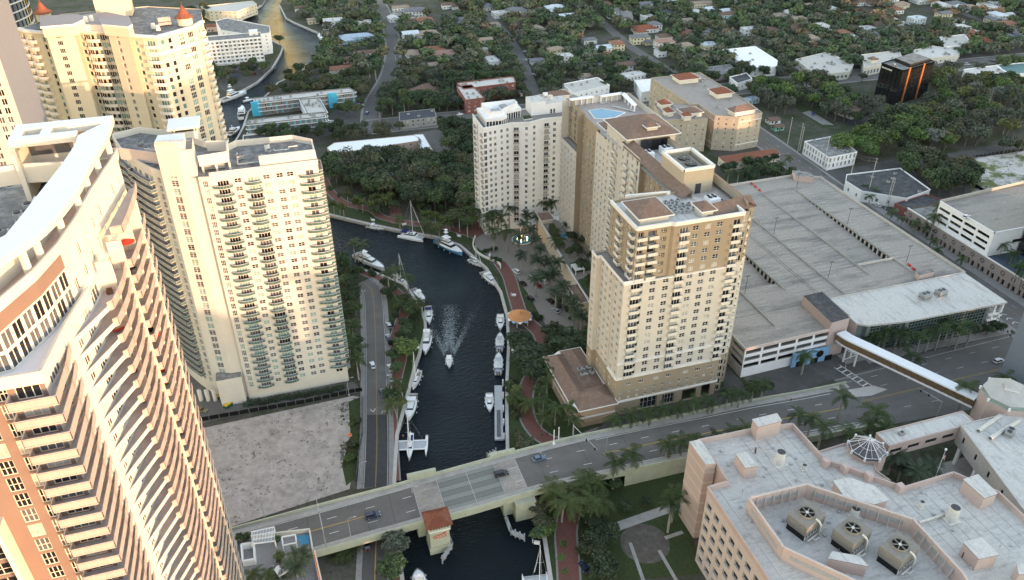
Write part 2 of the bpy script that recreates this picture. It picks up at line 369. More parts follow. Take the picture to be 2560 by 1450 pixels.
W_BANK = L([(859, 661), (892, 668), (938, 676), (977, 692), (1012, 708), (1030, 729), (1052, 765), (1064, 800), (1065, 820), (1049, 883), (1034, 925), (1024, 963), (991, 1082), (983, 1198), (985, 1280), (991, 1349), (1000, 1442), (1004, 1500)])
FARN = [(80, 1150), (60, 1150)]
RIVER = E_BANK+MIDN+NE_UP+FARN+W_UP+MIDS+W_BANK
R2 = [(p[0], p[1]) for p in RIVER]
mw = bpy.data.materials.new('river_water'); mw.use_nodes = True; nn = mw.node_tree.nodes; ll = mw.node_tree.links; b_ = nn['Principled BSDF']
b_.inputs['Base Color'].default_value = (.008, .0135, .017, 1); b_.inputs['Roughness'].default_value = .12; b_.inputs['IOR'].default_value = 1.22; b_.inputs['Specular Tint'].default_value = (.5, .7, 1., 1); b_.inputs['Specular IOR Level'].default_value = 0.
ge = nn.new('ShaderNodeNewGeometry'); n1 = nn.new('ShaderNodeTexNoise'); n1.inputs['Scale'].default_value = .55; n1.inputs['Detail'].default_value = 6; n1.inputs['Roughness'].default_value = .62
mpw = nn.new('ShaderNodeMapping'); mpw.inputs['Scale'].default_value = (.8, 1.9, 1); mpw.inputs['Rotation'].default_value = (0, 0, .5); ll.new(ge.outputs['Position'], mpw.inputs[0]); ll.new(mpw.outputs[0], n1.inputs['Vector'])
n3 = nn.new('ShaderNodeTexNoise'); n3.inputs['Scale'].default_value = .03; n3.inputs['Detail'].default_value = 2; ll.new(ge.outputs['Position'], n3.inputs['Vector'])
mr_ = nn.new('ShaderNodeMapRange'); mr_.inputs[1].default_value = .35; mr_.inputs[2].default_value = .65; mr_.inputs[3].default_value = .45; mr_.inputs[4].default_value = 1.; ll.new(n3.outputs['Fac'], mr_.inputs[0])
bp_ = nn.new('ShaderNodeBump'); bp_.inputs['Distance'].default_value = 1.; ll.new(mr_.outputs[0], bp_.inputs['Strength']); ll.new(n1.outputs['Fac'], bp_.inputs['Height']); ll.new(bp_.outputs[0], b_.inputs['Normal']); gl_ = nn.new('ShaderNodeBsdfGlossy'); gl_.inputs['Color'].default_value = (.52, .60, .68, 1); gl_.inputs['Roughness'].default_value = .1; fr_n = nn.new('ShaderNodeFresnel'); fr_n.inputs['IOR'].default_value = 1.25; mx_ = nn.new('ShaderNodeMixShader'); ll.new(bp_.outputs[0], gl_.inputs['Normal']); ll.new(bp_.outputs[0], fr_n.inputs['Normal']); ll.new(fr_n.outputs[0], mx_.inputs[0]); ll.new(b_.outputs[0], mx_.inputs[1]); ll.new(gl_.outputs[0], mx_.inputs[2]); ll.new(mx_.outputs[0], nn['Material Output'].inputs[0])
wmb = MB(); wmb.face([(-400, -100, -1.6), (300, -100, -1.6), (300, 1200, -1.6), (-400, 1200, -1.6)], mw); struct('river_water', wmb)
g_ = MB(); sheet(g_, [(-2500, -900), (3200, -900), (3200, 3500), (-2500, 3500)], 0, M['soil'], [RIVER]); struct('ground', g_)
sw = MB(); nR = len(RIVER)
for i in range(nR):
    a, b = RIVER[i], RIVER[(i+1) % nR]
    sw.face([(*a, -4), (*b, -4), (*b, .0), (*a, .0)], M['concrete'])
for BK in (E_BANK, NE_UP, W_UP, W_BANK):
    for i in range(len(BK)-1):
        a, b = Vector(BK[i]), Vector(BK[i+1]); n_ = Vector((b.y-a.y, a.x-b.x)).normalized(); sgn = -1 if inside(RIVER, *((a+b)/2+n_*1.2)) else 1
        n_ = n_*sgn; sw.prism([tuple(a-n_*.25), tuple(b-n_*.25), tuple(b+n_*1.0), tuple(a+n_*1.0)], -.6, .25, M['concrete_pale'])
struct('seawall', sw)
lawn = MB(); path = MB(); brick = MB(); road = MB(); lot = MB(); walk = MB(); kerb = MB()
def poly(mb, pix, z, m, z0=0): P = L(pix); sheet(mb, P, z, m); return P
poly(lawn, [(830, 498), (900, 505), (1010, 560), (1100, 570), (1180, 580), (1205, 600), (1205, 625), (1160, 608), (1090, 582), (1000, 566), (940, 553), (880, 538), (818, 524)], .012, M['grass'])
poly(lawn, [(1190, 585), (1165, 600), (1215, 662), (1255, 720), (1270, 780), (1275, 780), (1262, 720), (1225, 655)], .016, M['grass'])
poly(lawn, [(1290, 690), (1330, 745), (1345, 775), (1335, 775), (1305, 750)], .012, M['grass'])
poly(lawn, [(1268, 830), (1330, 830), (1480, 850), (1500, 1060), (1400, 1100), (1300, 1130), (1265, 1120), (1263, 960)], .012, M['grass'])
poly(lawn, [(1345, 1260), (1700, 1165), (1740, 1440), (1380, 1470), (1350, 1300)], .012, M['grass'])
poly(lawn, [(890, 660), (935, 672), (1000, 712), (1050, 790), (1058, 830), (1030, 930), (1000, 1020), (975, 1190), (965, 1190), (960, 1000), (960, 880), (955, 770), (930, 700)], .012, M['grass'])
poly(lawn, [(1845, 955), (1975, 945), (1975, 975), (1870, 995)], .012, M['grass'])
poly(lawn, [(1990, 275), (2060, 330), (2100, 325), (2010, 265)], .012, M['grass'])
poly(lawn, [(920, 110), (980, 105), (985, 125), (960, 135), (930, 125)], .012, M['grass'])
poly(lawn, [(2340, 130), (2560, 120), (2560, 160), (2400, 165)], .012, M['grass'])
poly(lot, [(440, 1080), (500, 1062), (880, 985), (908, 990), (890, 1100), (868, 1218), (560, 1312), (440, 1360)], .014, M['sand'])
poly(lawn, [(868, 1000), (905, 985), (895, 1180), (860, 1210), (850, 1160), (872, 1080)], .02, M['grass'])
poly(lot, [(450, 900), (540, 900), (600, 980), (880, 950), (905, 975), (620, 1020), (500, 1050), (440, 1020)], .016, M['road_pale'])
poly(lot, [(2400, 425), (2440, 408), (2620, 385), (2700, 480), (2430, 500)], .014, M['sand_pale'])
poly(lot, [(2130, 470), (2060, 455), (2260, 400), (2420, 440), (2440, 520), (2340, 560), (2300, 600)], .016, M['asphalt'])
poly(lot, [(2020, 240), (2130, 325), (2180, 320), (2080, 245)], .018, M['asphalt_new'])
poly(lot, [(2010, 290), (2060, 320), (2090, 322), (2030, 285)], .024, M['sidewalk'])
poly(lot, [(2300, 240), (2500, 230), (2560, 250), (2560, 290), (2350, 320)], .016, M['asphalt'])
poly(lot, [(1990, 160), (2180, 130), (2200, 165), (2130, 175), (2060, 200)], .018, M['road_pale'])
poly(lot, [(2380, 150), (2560, 120), (2560, 150), (2400, 170)], .020, M['asphalt'])
poly(lot, [(820, 290), (870, 250), (910, 235), (960, 250), (900, 310), (830, 330)], .016, M['asphalt'])
poly(lot, [(540, 165), (680, 150), (700, 160), (640, 205), (560, 215)], .016, M['asphalt'])
poly(lot, [(1000, 340), (1100, 320), (1200, 330), (1195, 400), (1090, 400)], .016, M['road_pale'])
poly(lot, [(780, 300), (820, 290), (830, 330), (790, 345)], .02, M['asphalt'])
PLAZA = poly(path, [(1180, 592), (1215, 572), (1345, 552), (1400, 660), (1480, 790), (1500, 880), (1420, 850), (1385, 850), (1350, 790), (1320, 735), (1290, 690), (1255, 668), (1225, 645), (1192, 615)], .020, M['paver'])
EW = smooth_line(L([(1250, 655), (1272, 690), (1288, 745), (1305, 790), (1345, 830), (1358, 860)]), 5)
strip(brick, EW, 5.5, .028, M['brick_path']); strip(walk, EW, 6.6, .024, M['sidewalk'])
EW2 = smooth_line(L([(1345, 915), (1318, 960), (1310, 1010), (1322, 1060), (1360, 1098), (1420, 1110), (1500, 1085), (1570, 1068)]), 5)
strip(brick, EW2, 5.0, .032, M['brick_path']); strip(walk, EW2, 6.4, .026, M['sidewalk'])
EW3 = smooth_line(L([(1425, 1215), (1420, 1270), (1408, 1330), (1412, 1400), (1415, 1470)]), 4)
strip(brick, EW3, 6.2, .032, M['brick_path']); strip(walk, EW3, 7.4, .026, M['sidewalk'])
NP = smooth_line(L([(812, 440), (826, 470), (862, 502), (930, 520), (960, 540), (1030, 555), (1110, 566), (1195, 590)]), 5)
strip(brick, NP, 4.2, .030, M['brick_path']); strip(walk, NP, 5.2, .026, M['sidewalk'])
poly(brick, [(975, 505), (1000, 500), (1010, 560), (980, 555)], .024, M['brick_path'])
poly(brick, [(1130, 570), (1195, 548), (1225, 575), (1195, 592)], .034, M['brick_path'])
WP = smooth_line(L([(979, 1200), (975, 1080), (978, 990), (992, 930), (1002, 880), (985, 850), (1000, 800), (1012, 770), (1000, 735), (950, 695), (890, 668)]), 5)
strip(brick, WP, 3.8, .030, M['brick_path']); strip(walk, WP, 4.8, .026, M['sidewalk'])
strip(brick, L([(978, 1330), (985, 1460)]), 4.0, .030, M['brick_path'])
struct('lawn', lawn); struct('vacant_lot', lot); struct('path', brick); struct('plaza_paving', path); struct('promenade', walk)
RD = []
def rd(pix, w, z=.040, m='asphalt', sm=5, kerbs=True, uv=None):
    P = uv or L(pix); P = smooth_line(P, sm) if sm else P; strip(road, P, w, z, M[m]); RD.append((P, w)); FOOT.append(ribbon(P, w+3))
    if kerbs:
        for s_ in (1, -1):
            Q = []
            for i, p in enumerate(P):
                a = Vector(P[max(i-1, 0)]); b = Vector(P[min(i+1, len(P)-1)]); d = (b-a).normalized(); n = Vector((-d.y, d.x))*s_*(w/2+.9); Q.append((p[0]+n.x, p[1]+n.y))
            R = ribbon(Q, 1.8); n_ = len(Q)
            for i in range(n_-1): kerb.prism([R[i], R[i+1], R[2*n_-2-i], R[2*n_-1-i]], .0, .13, M['sidewalk'])
    return P
road_w = rd([(905, 700), (930, 725), (936, 800), (938, 900), (938, 990), (938, 1100), (933, 1215)], 8.6, m='road_pale')
rd([(934, 1325), (930, 1400), (927, 1480)], 7.6, kerbs=True)
poly(road, [(915, 1025), (972, 1025), (966, 1215), (905, 1215)], .046, M['asphalt_dark'])
poly(road, [(914, 1012), (973, 1012), (971, 1033), (913, 1033)], .050, M['road_pale'])
ns = rd(None, 17, uv=[(296, 170), (296.5, 250), (298, 340), (302, 420), (304, 520)], z=.042, m='road_pale')
bv = rd(None, 24, uv=[(60, 525), (170, 522), (300, 519), (420, 517), (560, 512), (800, 500), (1100, 480)], z=.044, m='road_pale')
road_s1 = rd(None, 11, uv=[(64, 530), (72, 570), (92, 625), (104, 670), (113, 714), (122, 790), (128, 880), (135, 1000)], z=.038, m='road_pale')
rd([(1352, 300), (1342, 240), (1322, 180), (1300, 130), (1268, 80), (1215, 25)], 9, z=.036, m='road_pale', kerbs=False)
rd([(1720, 210), (1690, 188), (1622, 145), (1578, 115), (1504, 49), (1465, 10)], 9, z=.036, m='road_pale', kerbs=False)
rd([(2030, 190), (1960, 160), (1890, 120), (1843, 90), (1760, 40), (1700, 5)], 9, z=.036, m='road_pale', kerbs=False)
rd([(2058, 440), (2130, 440), (2260, 415), (2335, 412), (2600, 365)], 9, z=.048, m='asphalt', kerbs=False)
rd([(2350, 20), (2450, 60), (2560, 110)], 8, z=.036, m='road_pale', kerbs=False)
rd([(455, 60), (475, 30), (500, 5)], 9, z=.036, m='road_pale', kerbs=False)
rd([(930, 300), (1000, 305), (1100, 312), (1200, 330)], 8, z=.05, m='road_pale', kerbs=False)
NE_ = [(580, 1308, 3.2), (850, 1240, 5.3), (980, 1208, 6.5), (1270, 1130, 8), (1400, 1098, 8), (1700, 1038, 6.2), (1850, 1008, 4.2), (2000, 985, 2.3), (2120, 962, 1)]
SE_ = [(780, 1372, 4.9), (1050, 1300, 7), (1150, 1275, 7.8), (1370, 1215, 8), (1550, 1180, 7.4), (1700, 1152, 6.4)]
npts = np.array([G(p[0], p[1], p[2]) for p in NE_]); spts = np.array([G(p[0], p[1], p[2]) for p in SE_])
npts = np.vstack([[-110, npts[0, 1]], npts]); spts = np.vstack([[-110, spts[0, 1]-1], spts, [200, 171.]])
zu_ = [-110, -60, -30, 0, 25, 58, 80, 110, 140, 170, 195]; zz_ = [.06, .5, 2.2, 4.3, 6, 7, 7, 5.8, 3.6, 1.6, .06]
def DV(u, f, dz=0): vn = np.interp(u, npts[:, 0], npts[:, 1]); vs = np.interp(u, spts[:, 0], spts[:, 1]); return (u, float(vs+(vn-vs)*f), float(np.interp(u, zu_, zz_))+dz)
US = [-110, -80, -60, -45, -31, -20, -10, 0, 8, 16, 24, 32, 42, 51.5, 59, 66, 74, 82, 92, 102, 112, 124, 136, 148, 160, 172, 184, 196]
br = thing('road_bridge', 'pale green concrete bascule road bridge across the river', 'bridge', (42, 180, 0)); BO = (42, 180)
def bpart(name, mb, loc=BO, par=br, smooth=False): mb.v = [(x-loc[0], y-loc[1], z) for x, y, z in mb.v]; return mb.build(name, par, smooth)
dk = MB(); pn = MB(); ps = MB(); gr = MB(); ap = MB()
for i in range(len(US)-1):
    a, b = US[i], US[i+1]
    m = M['road_pale']
    if a >= 32 and b <= 51.5: continue
    if (a >= 24 and b <= 32) or (a >= 51 and b <= 59): ap.face([DV(a, 0), DV(b, 0), DV(b, 1), DV(a, 1)], M['deck_concrete'])
    else: dk.face([DV(a, 0), DV(b, 0), DV(b, 1), DV(a, 1)], m)
for i in range(len(US)-1):
    a, b = US[i], US[i+1]
    for f, s_, mb in ((1, 1, pn), (0, -1, ps)):
        P = [DV(x, f)[:2] for x in (a, b)]; za = DV(a, f)[2]; zb = DV(b, f)[2]
        q = lambda x, off, z: (DV(x, f)[0], DV(x, f)[1]+off*s_, z)
        for (o0, o1, h0, h1, m) in ((-.35, .15, 1.1, -1.6, M['bridge_green']), (-2.6, -.35, .22, 0, M['concrete'])):
            if b > 196 and o0 < -1: continue
            A = [q(a, o0, za+h0), q(b, o0, zb+h0), q(b, o1, zb+h0), q(a, o1, za+h0)]
            mb.face(A if s_ < 0 else A[::-1], m)
            zl = 0 if b > 62 or a < 14 else None
            la = (za+h1) if (zl is None or o0 < -1) else -.05; lb = (zb+h1) if (zl is None or o0 < -1) else -.05
            if s_ < 0 and not (a >= 92 or b <= -30) and o0 > -1: la, lb = za+h1, zb+h1
            mb.face([q(a, o1, la), q(b, o1, lb), q(b, o1, zb+h0), q(a, o1, za+h0)], m); mb.face([q(b, o0, zb), q(a, o0, za), q(a, o0, za+h0), q(b, o0, zb+h0)], m)
def halves(name, mb):
    for sg in (0, 1):
        m = MB();
        for f, k in zip(mb.f, mb.m):
            if (mb.v[f[0]][0] > 41) == bool(sg): m.face([mb.v[i] for i in f], mb.mats[k])
        bpart(name, m)
halves('deck', dk); halves('approach_slab', ap); bpart('parapet', pn); bpart('parapet', ps)
for k in range(7):   # steel grating in strips
    s_ = MB(); f0, f1 = .12+k*.111, .12+(k+1)*.111-.006
    m1 = mat('grating_a', (.175, .18, .165), rough=.7, var=.1, scale=2.) if k % 2 else mat('grating_b', (.24, .245, .22), rough=.7, var=.1, scale=2.)
    for a, b in ((32.15, 41.9), (42.05, 51.35)): s_.face([DV(a, f0, .01), DV(b, f0, .01), DV(b, f1, .01), DV(a, f1, .01)], m1)
    bpart('grating', s_)
s_ = MB()
s_.face([DV(32, 0, -.35), DV(51.5, 0, -.35), DV(51.5, 1, -.35), DV(32, 1, -.35)], M['steel_dark'])
for f in (.02, .98): s_.bar(DV(32, f, .0), DV(51.5, f, 0), .5, 1.6, M['bridge_green'])
for a in (24, 32, 42, 51.5, 59): s_.bar(DV(a, .1, -.02), DV(a, .9, -.02), .16, .1, M['galv'])
for u in np.arange(33, 51, 2.2): s_.bar(DV(u, .0, -.7), DV(u, 1, -.7), .25, .6, M['steel_dark'])
bpart('bascule_frame', s_)
s_ = MB();
for (u0, u1) in ((22.5, 33), (50.5, 60.5)):
    vN = DV(u0, 1)[1]; vS = DV(u0, 0)[1]
    s_ = MB(); s_.box(u0, vS+1.5, -4, u1, vN-1, 5.3, M['bridge_green']); bpart('pier', s_); s_ = MB(); s_.box(u0+.5, vN+.15, 4, u1-.5, vN+1.3, 8.6, M['bridge_green']); bpart('parapet_block', s_)
s_ = MB()
s_.box(53.5, 170.0, -4, 60.3, 174.2, 5.9, M['bridge_green'])
bpart('pier', s_)
s_ = MB(); s_.box(13.6, 171.5, -3, 14.8, 189, 4.6, M['bridge_green']); s_.box(13.2, 170.6, 3.6, 15.2, 189.5, 4.6, M['bridge_green']); bpart('pier', s_)
mkb = MB()
def dash(f, u0, u1, L_=3., gap=9., m='line_white', w=.10, dz=.012):
    u = u0
    while u < u1:
        a, b = u, min(u+L_, u1)
        if not (b > 31 and a < 52):
            fw = w/19; mkb = MB(); mkb.face([DV(a, f-fw, dz), DV(b, f-fw, dz), DV(b, f+fw, dz), DV(a, f+fw, dz)], M[m]); bpart('road_dash', mkb)
        u += L_+gap
for f in (.335, .665): dash(f, -100, 192)
for f in (.15, .85): dash(f, -100, 192, 21, 0)
for f in (.494, .506): dash(f, -100, 192, 21, 0, 'line_yellow', .09)
jt = MB()
for u in (-31, -10, 8, 16, 66, 82, 98, 112): jt.face([DV(u, .14, .008), DV(u+.12, .14, .008), DV(u+.12, .86, .008), DV(u, .86, .008)], M['asphalt_dark'])
bpart('expansion_joint', jt); lm(42, 180, 'the bascule bridge'); lm(0, 180, 'the west end of the bridge'); lm(85, 182, 'the east ramp of the bridge')
FOOT.append([(-110, 168), (200, 168), (200, 200), (-110, 192)])
tx, ty = 28., 168.6
th = thing('tender_house', 'square pale green bridge tender house with red tile hip roof and red sign', 'tower', (tx, ty, 0)); TO = (tx, ty)
s_ = MB(); s_.box(24.6, 165.4, -4, 31.4, 171.4, 1.2, M['bridge_green']); s_.box(25, 165.8, 1.2, 31, 171.2, 8.6, M['bridge_green']); s_.box(24.8, 165.6, 7.6, 31.2, 171.4, 8.0, M['trim']); bpart('wall', s_, TO, th)
s_ = MB(); s_.hip([(25, 165.8), (31, 165.8), (31, 171.2), (25, 171.2)], 10.4, 1.9, M['roof_red'], .9); bpart('roof', s_, TO, th)
s_ = MB()
for x in np.arange(24.4, 31.7, .55): s_.bar((x, 164.9, 10.5), (28+(x-28)*.14, 168.4, 12.3), .12, .12, M['roof_red']); s_.bar((x, 172.1, 10.5), (28+(x-28)*.14, 168.6, 12.3), .12, .12, M['roof_red'])
bpart('roof_tile_rib', s_, TO, th)
s_ = MB(); s_.box(25.2, 166, 8.6, 30.8, 171, 10.4, M['glass_dark']); bpart('window_band', s_, TO, th)
for x in np.linspace(25.1, 30.9, 8):
    s_ = MB(); s_.box(x-.12, 165.82, 8.6, x+.12, 166.05, 10.4, M['bridge_green']); bpart('mullion', s_, TO, th)
s_ = MB(); x0 = 26.2
for k in range(5):
    xc = 26.3+k*.85; s_.tube([(xc+.36*math.cos(t), 165.72, 5.7+.5*math.sin(t)+.1*k) for t in np.linspace(0, 5.2, 9)], .11, M['red'], 5)
s_.tube([(26, 165.72, 5.0), (28, 165.72, 4.8), (30, 165.72, 5.2)], .1, M['red'], 5); s_.tube([(28.6, 165.72, 6.4), (29.8, 165.72, 6.9)], .1, M['red'], 5)
bpart('sign_lettering', s_, TO, th); lm(28, 168, 'the bridge tender house')
road_g = [(193, 171), (240, 168), (330, 160), (600, 150), (600, 205), (330, 202), (240, 203), (193, 199)]
sheet(road, road_g, .052, M['road_pale']); FOOT.append(road_g)
fr_ = [(92, 194.5), (150, 193.8), (193, 199.2), (240, 202), (240, 208), (205, 211), (192, 212), (160, 211), (160, 205.3), (103, 205.3), (92, 200)]
sheet(road, fr_, .056, M['asphalt']); FOOT.append(fr_)
sheet(road, [(152.5, 205), (158, 205), (161, 345), (153.5, 345)], .060, M['asphalt']); FOOT.append([(150, 205), (160, 205), (162, 345), (152, 345)])
struct('road', road); struct('pavement', kerb)
sd = MB(); sd.prism([(213, 203.5), (248, 203.6), (283, 202.8), (287, 206), (287, 345), (281.8, 345), (281.8, 207), (240, 208), (213, 212)], 0, .14, M['sidewalk'])
sd.prism([(305, 200), (309.5, 200), (309.5, 340), (305, 340)], 0, .14, M['sidewalk'])
sd.prism([(204, 206), (213, 206), (213, 213), (204, 213)], .0, .15, M['sidewalk']); sd.prism(L([(2115, 985), (2180, 975), (2215, 985), (2175, 1000), (2130, 1003)]), 0, .16, M['concrete_pale'])
struct('sidewalk', sd)
mkg = MB()
def mark(p, q, w=.15, m='line_white', z=.066):
    p = Vector(p); q = Vector(q); d = (q-p).normalized(); n = Vector((-d.y, d.x))*w/2
    mkg.face([(p.x-n.x, p.y-n.y, z), (q.x-n.x, q.y-n.y, z), (q.x+n.x, q.y+n.y, z), (p.x+n.x, p.y+n.y, z)], M[m])
for v0, v1 in ((178, 173), (190.5, 190), (196, 197)):
    for u in np.arange(196, 340, 12): mark((u, v0+(v1-v0)*(u-196)/90), (u+3.2, v0+(v1-v0)*(u-192.8)/90))
for u in np.arange(195, 420, 5): mark((u, 184.5), (u+5, 184.3), .15, 'line_yellow'); mark((u, 185), (u+5, 184.8), .15, 'line_yellow')
mark((193, 198.5), (300, 201.6));
for x in (292.5, 300.5):
    for v in np.arange(205, 510, 12): mark((x+(v-200)*.02, v), (x+(v-200)*.02, v+3))
for v in np.arange(203, 505, 6): mark((296.6+(v-200)*.02, v), (296.7+(v-200)*.02, v+6), .15, 'line_yellow')
A_, B_ = G(2090, 925), G(2180, 985)   # ladder crossing
A_ = Vector(A_); B_ = Vector(B_); dd = (B_-A_).normalized(); nn_ = Vector((-dd.y, dd.x))
for s in (-1.6, 1.6): mark(A_+nn_*s, B_+nn_*s, .35)
for k in range(7): c_ = A_.lerp(B_, (k+.5)/7); mark(c_-nn_*1.6, c_+nn_*1.6, .6)
for k in range(5):
    c_ = Vector((289.5, 208+k*3.2)); mark(c_, c_+Vector((1.6, 1.2)), .4); mark(c_+Vector((3.2, 0)), c_+Vector((1.6, 1.2)), .4)
for i in range(len(road_w)-1):
    a, b = Vector(road_w[i]), Vector(road_w[i+1]); d = (b-a).normalized(); n = Vector((-d.y, d.x))
    mark(a+n*.1, b+n*.1, .09, 'line_yellow'); mark(a-n*.1, b-n*.1, .09, 'line_yellow'); mark(a+n*3.9, b+n*3.9, .12); mark(a-n*3.9, b-n*3.9, .12)
a, b = G(934, 1325), G(927, 1480); mark(a, b, .35, 'line_yellow')
a = Vector(G(922, 1020)); mark(a, a+Vector((1., -1.6)), .3); mark(a+Vector((2, 0)), a+Vector((1, -1.6)), .3); a = Vector(G(950, 1030)); mark(a, a+Vector((1., 1.6)), .3); mark(a+Vector((2, 0)), a+Vector((1, 1.6)), .3)
for v0 in (513, 529):
    for u in np.arange(80, 700, 12): mark((u, v0+4-(u-60)*.025), (u+3, v0+4-(u-60)*.025))
md = MB()
for u in np.arange(330, 700, 40): md.prism([(u, 518-(u-330)*.02), (u+30, 517.5-(u-330)*.02), (u+30, 519.5-(u-330)*.02), (u, 520-(u-330)*.02)], .0, .25, M['grass'])
struct('road_markings', mkg); struct('median_grass', md)
for k in range(12):  # stall lines in lot by the low pink-roofed house
    pass
RHc = (-36, 120)
B = Bld('residential_tower', 'nearest white tower with stepped wave balconies and white crescent roof canopy', 'tower', RHc)
FE = [(-33.6, 96), (-32.2, 107), (-30.4, 116), (-28.4, 130), (-26.5, 143), (-26.0, 148)]
def fe(v): return float(np.interp(v, [p[1] for p in FE], [p[0] for p in FE]))
w = M['cream_white']; fz = [135-3.05*k for k in range(0, 39)]   # slab levels going down
brk = [96, 97.6, 102, 107, 112, 116, 121, 126, 130, 134, 138, 142, 145.5, 148]
for a, b in zip(brk, brk[1:]):
    p, q = (fe(a), a), (fe(b), b); Ln = math.dist(p, q)
    if (a, b) == (97.6, 102): cols = [(Ln/2, Ln-.5, 'curtain', .15, 2.75)]; gl = [M['glass_dark'], M['glass_mid']]
    elif (a, b) == (102, 107): cols = [(Ln*.62, .9, 'two', 1., 1.4)]; gl = GL
    elif (a, b) == (107, 112): cols = [(Ln*.55, 1.7, 'two', .8, 1.7)]; gl = GL
    elif (a, b) == (145.5, 148): cols = [(Ln/2, Ln-.3, 'four', .1, 2.8)]; gl = [M['glass_dark']]
    elif (a, b) == (96, 97.6): cols = []; gl = GL
    else: cols = [(Ln*.47, Ln-1.3, random.choice(['three', 'four']), .1, 2.5)]; gl = GL
    B.W(p, q, 0, 135, cols, 38, 135-3.05*38, 3.05, w, frame=M['frame'], glass=gl, d=.25)
sp = (-62, 96); sq = (-33.6, 96)
X = lambda x: x-sp[0]
def south_skip(k, ci): return False
B.W(sp, sq, 0, 135, [(X(-41.75), 1.9, 'grid', .25, 2.55), (X(-38.8), 1.5, 'grid', .25, 2.55), (X(-35.7), 3.0, 'three', .1, 2.5), (X(-47.5), 3.6, 'grid', .3, 2.4), (X(-52), 3.6, 'grid', .3, 2.4)], 38, 135-3.05*38, 3.05, M['peach'], frame=M['cream_white'], glass=GL, d=.22)
B.walls.box(-45.5, 93.2, 0, -44.9, 96, 113, w); B.walls.prism([(-26, 148), (-50, 152), (-62, 150), (-62, 96)], 0, 135, M['cream'], False)
UP = [(-41, 92.8+5), (-37.2, 98.5), (-33.6, 106.6), (-31.6, 113.7), (-30.2, 122), (-29.3, 130.6), (-26.9, 146.5)]
for i, (p, q) in enumerate(zip(UP, UP[1:])):
    Ln = math.dist(p, q)
    if i < 3:
        wall(B.walls, p, q, 141, 144, [], M['peach'], .1)
        n = max(2, int(Ln/1.9)); cols = [((j+.5)*Ln/n, Ln/n-.3) for j in range(n)]
        B.W(p, q, 135, 141, [(c[0], c[1], 'two', .1, 2.65) for c in cols], 2, 135.1, 2.9, M['cream_white'], frame=M['frame'], glass=[M['glass_dark'], M['glass_mid'], M['glass_mid']], d=.2)
    else:
        n = max(1, int(Ln/4)); B.W(p, q, 135, 144.4, [((j+.5)*Ln/n, 1.5, 'two', .6, 2.2) for j in range(n)], 2, 135.2, 3.6, w, frame=M['frame'], glass=GL, d=.25)
tr = MB(); sheet(tr, [(-62, 96), *FE, (-26.9, 146.5), *UP[-2::-1], (-45, 98)], 135.05, M['roof_pale']); B.part('terrace', tr)
tp = MB(); E2 = [(fe(v)+.15, v) for v in (96, 101, 107, 112, 116)]
for a, b in zip([(-62, 95.9)]+[(fe(96)+.15, 95.9)]+E2[1:], [(fe(96)+.15, 95.9)]+E2[1:]): tp.bar((*a, 135.2), (*b, 135.2), .4, 1.9, M['cream_white'])
B.part('terrace_parapet', tp)
rf = MB(); IN = [(-41, 103), (-38.6, 104), (-36.2, 110), (-34.4, 118), (-33.2, 126), (-32.0, 141), (-40.3, 142.6), (-48, 142)]
sheet(rf, UP+[(-27, 148), (-41, 149), *IN[::-1][1:]], 143.2, mat('deck_pinkish', (.50, .40, .35), var=.08)); B.part('roof_terrace', rf)
pr = MB()
for a, b in zip(UP, UP[1:]): pr.bar((*a, 144.2), (*b, 144.2), .35, 1.6, M['cream_white'])
pr.bar((-26.9, 146.5, 144.2), (-27, 148.5, 144.2), .35, 1.6, M['cream_white']); pr.bar((-27, 148.3, 144.2), (-41, 149.2, 144.2), .35, 1.6, M['cream_white']); B.part('parapet', pr)
iw = MB()
for a, b in zip(IN, IN[1:]): iw.bar((*a, 144.5), (*b, 144.5), .4, 3.4, M['cream_white'])
B.part('inner_wall', iw)
for i, px in enumerate([(288, 388), (259, 425), (232, 469), (210, 517), (167, 574), (114, 640), (83, 676)]):
    c = G(px[0], px[1], 143.6); cm = MB(); cm.cyl((0, 0), .55, 0, 5.8, M['cream_white'], 12); cm.build('column', B.root, True, (c[0]-RHc[0]-.3, c[1]-RHc[1], 143.4))
cn = MB(); OUT = smooth_line([(-40, 90), (-37, 96), (-34.7, 100.3), (-30.7, 107.9), (-28.3, 118.8), (-27.7, 126.4), (-26.4, 140), (-26.2, 148.6)], 4)
INN = smooth_line([(-45, 95), (-41, 100.5), (-35.9, 106.6), (-35, 109.1), (-32.9, 122.2), (-31.6, 131), (-30.9, 138), (-31.0, 142)], 4)
n_ = len(OUT)
for i in range(n_-1):
    o0, o1, i0, i1 = OUT[i], OUT[i+1], INN[i], INN[i+1]
    cn.face([(*i0, 150.2), (*o0, 150.2), (*o1, 150.2), (*i1, 150.2)], M['roof_pale']); cn.face([(*i1, 149.2), (*o1, 149.2), (*o0, 149.2), (*i0, 149.2)], M['cream_white'])
    cn.face([(*o0, 149.2), (*o1, 149.2), (*o1, 150.2), (*o0, 150.2)], M['cream_white']); cn.face([(*i1, 149.2), (*i0, 149.2), (*i0, 150.2), (*i1, 150.2)], M['cream_white'])
B.part('canopy', cn)
ca = MB()
for (x0, y0, x1, y1) in ((-41, 146.6, -26.2, 149.4), (-41, 141.9, -31.2, 143.6), (-41.4, 141.8, -39.6, 149.5), (-36.9, 143, -35.3, 147)): ca.box(x0, y0, 149.18-x0*.0003+y0*.0001, x1, y1, 150.25-x0*.003+y0*.001, M['cream_white'], M['roof_pale'], True)
ca.box(-41.4, 141.5, 139, -40.6, 149.4, 149.2, M['cream_white']); ca.box(-32, 142, 139, -31, 143, 149.2, M['cream_white'])
for x in np.arange(-40, -31, 1.15): ca.box(x, 149.1, 139, x+.16, 149.3, 149.2, M['frame'])
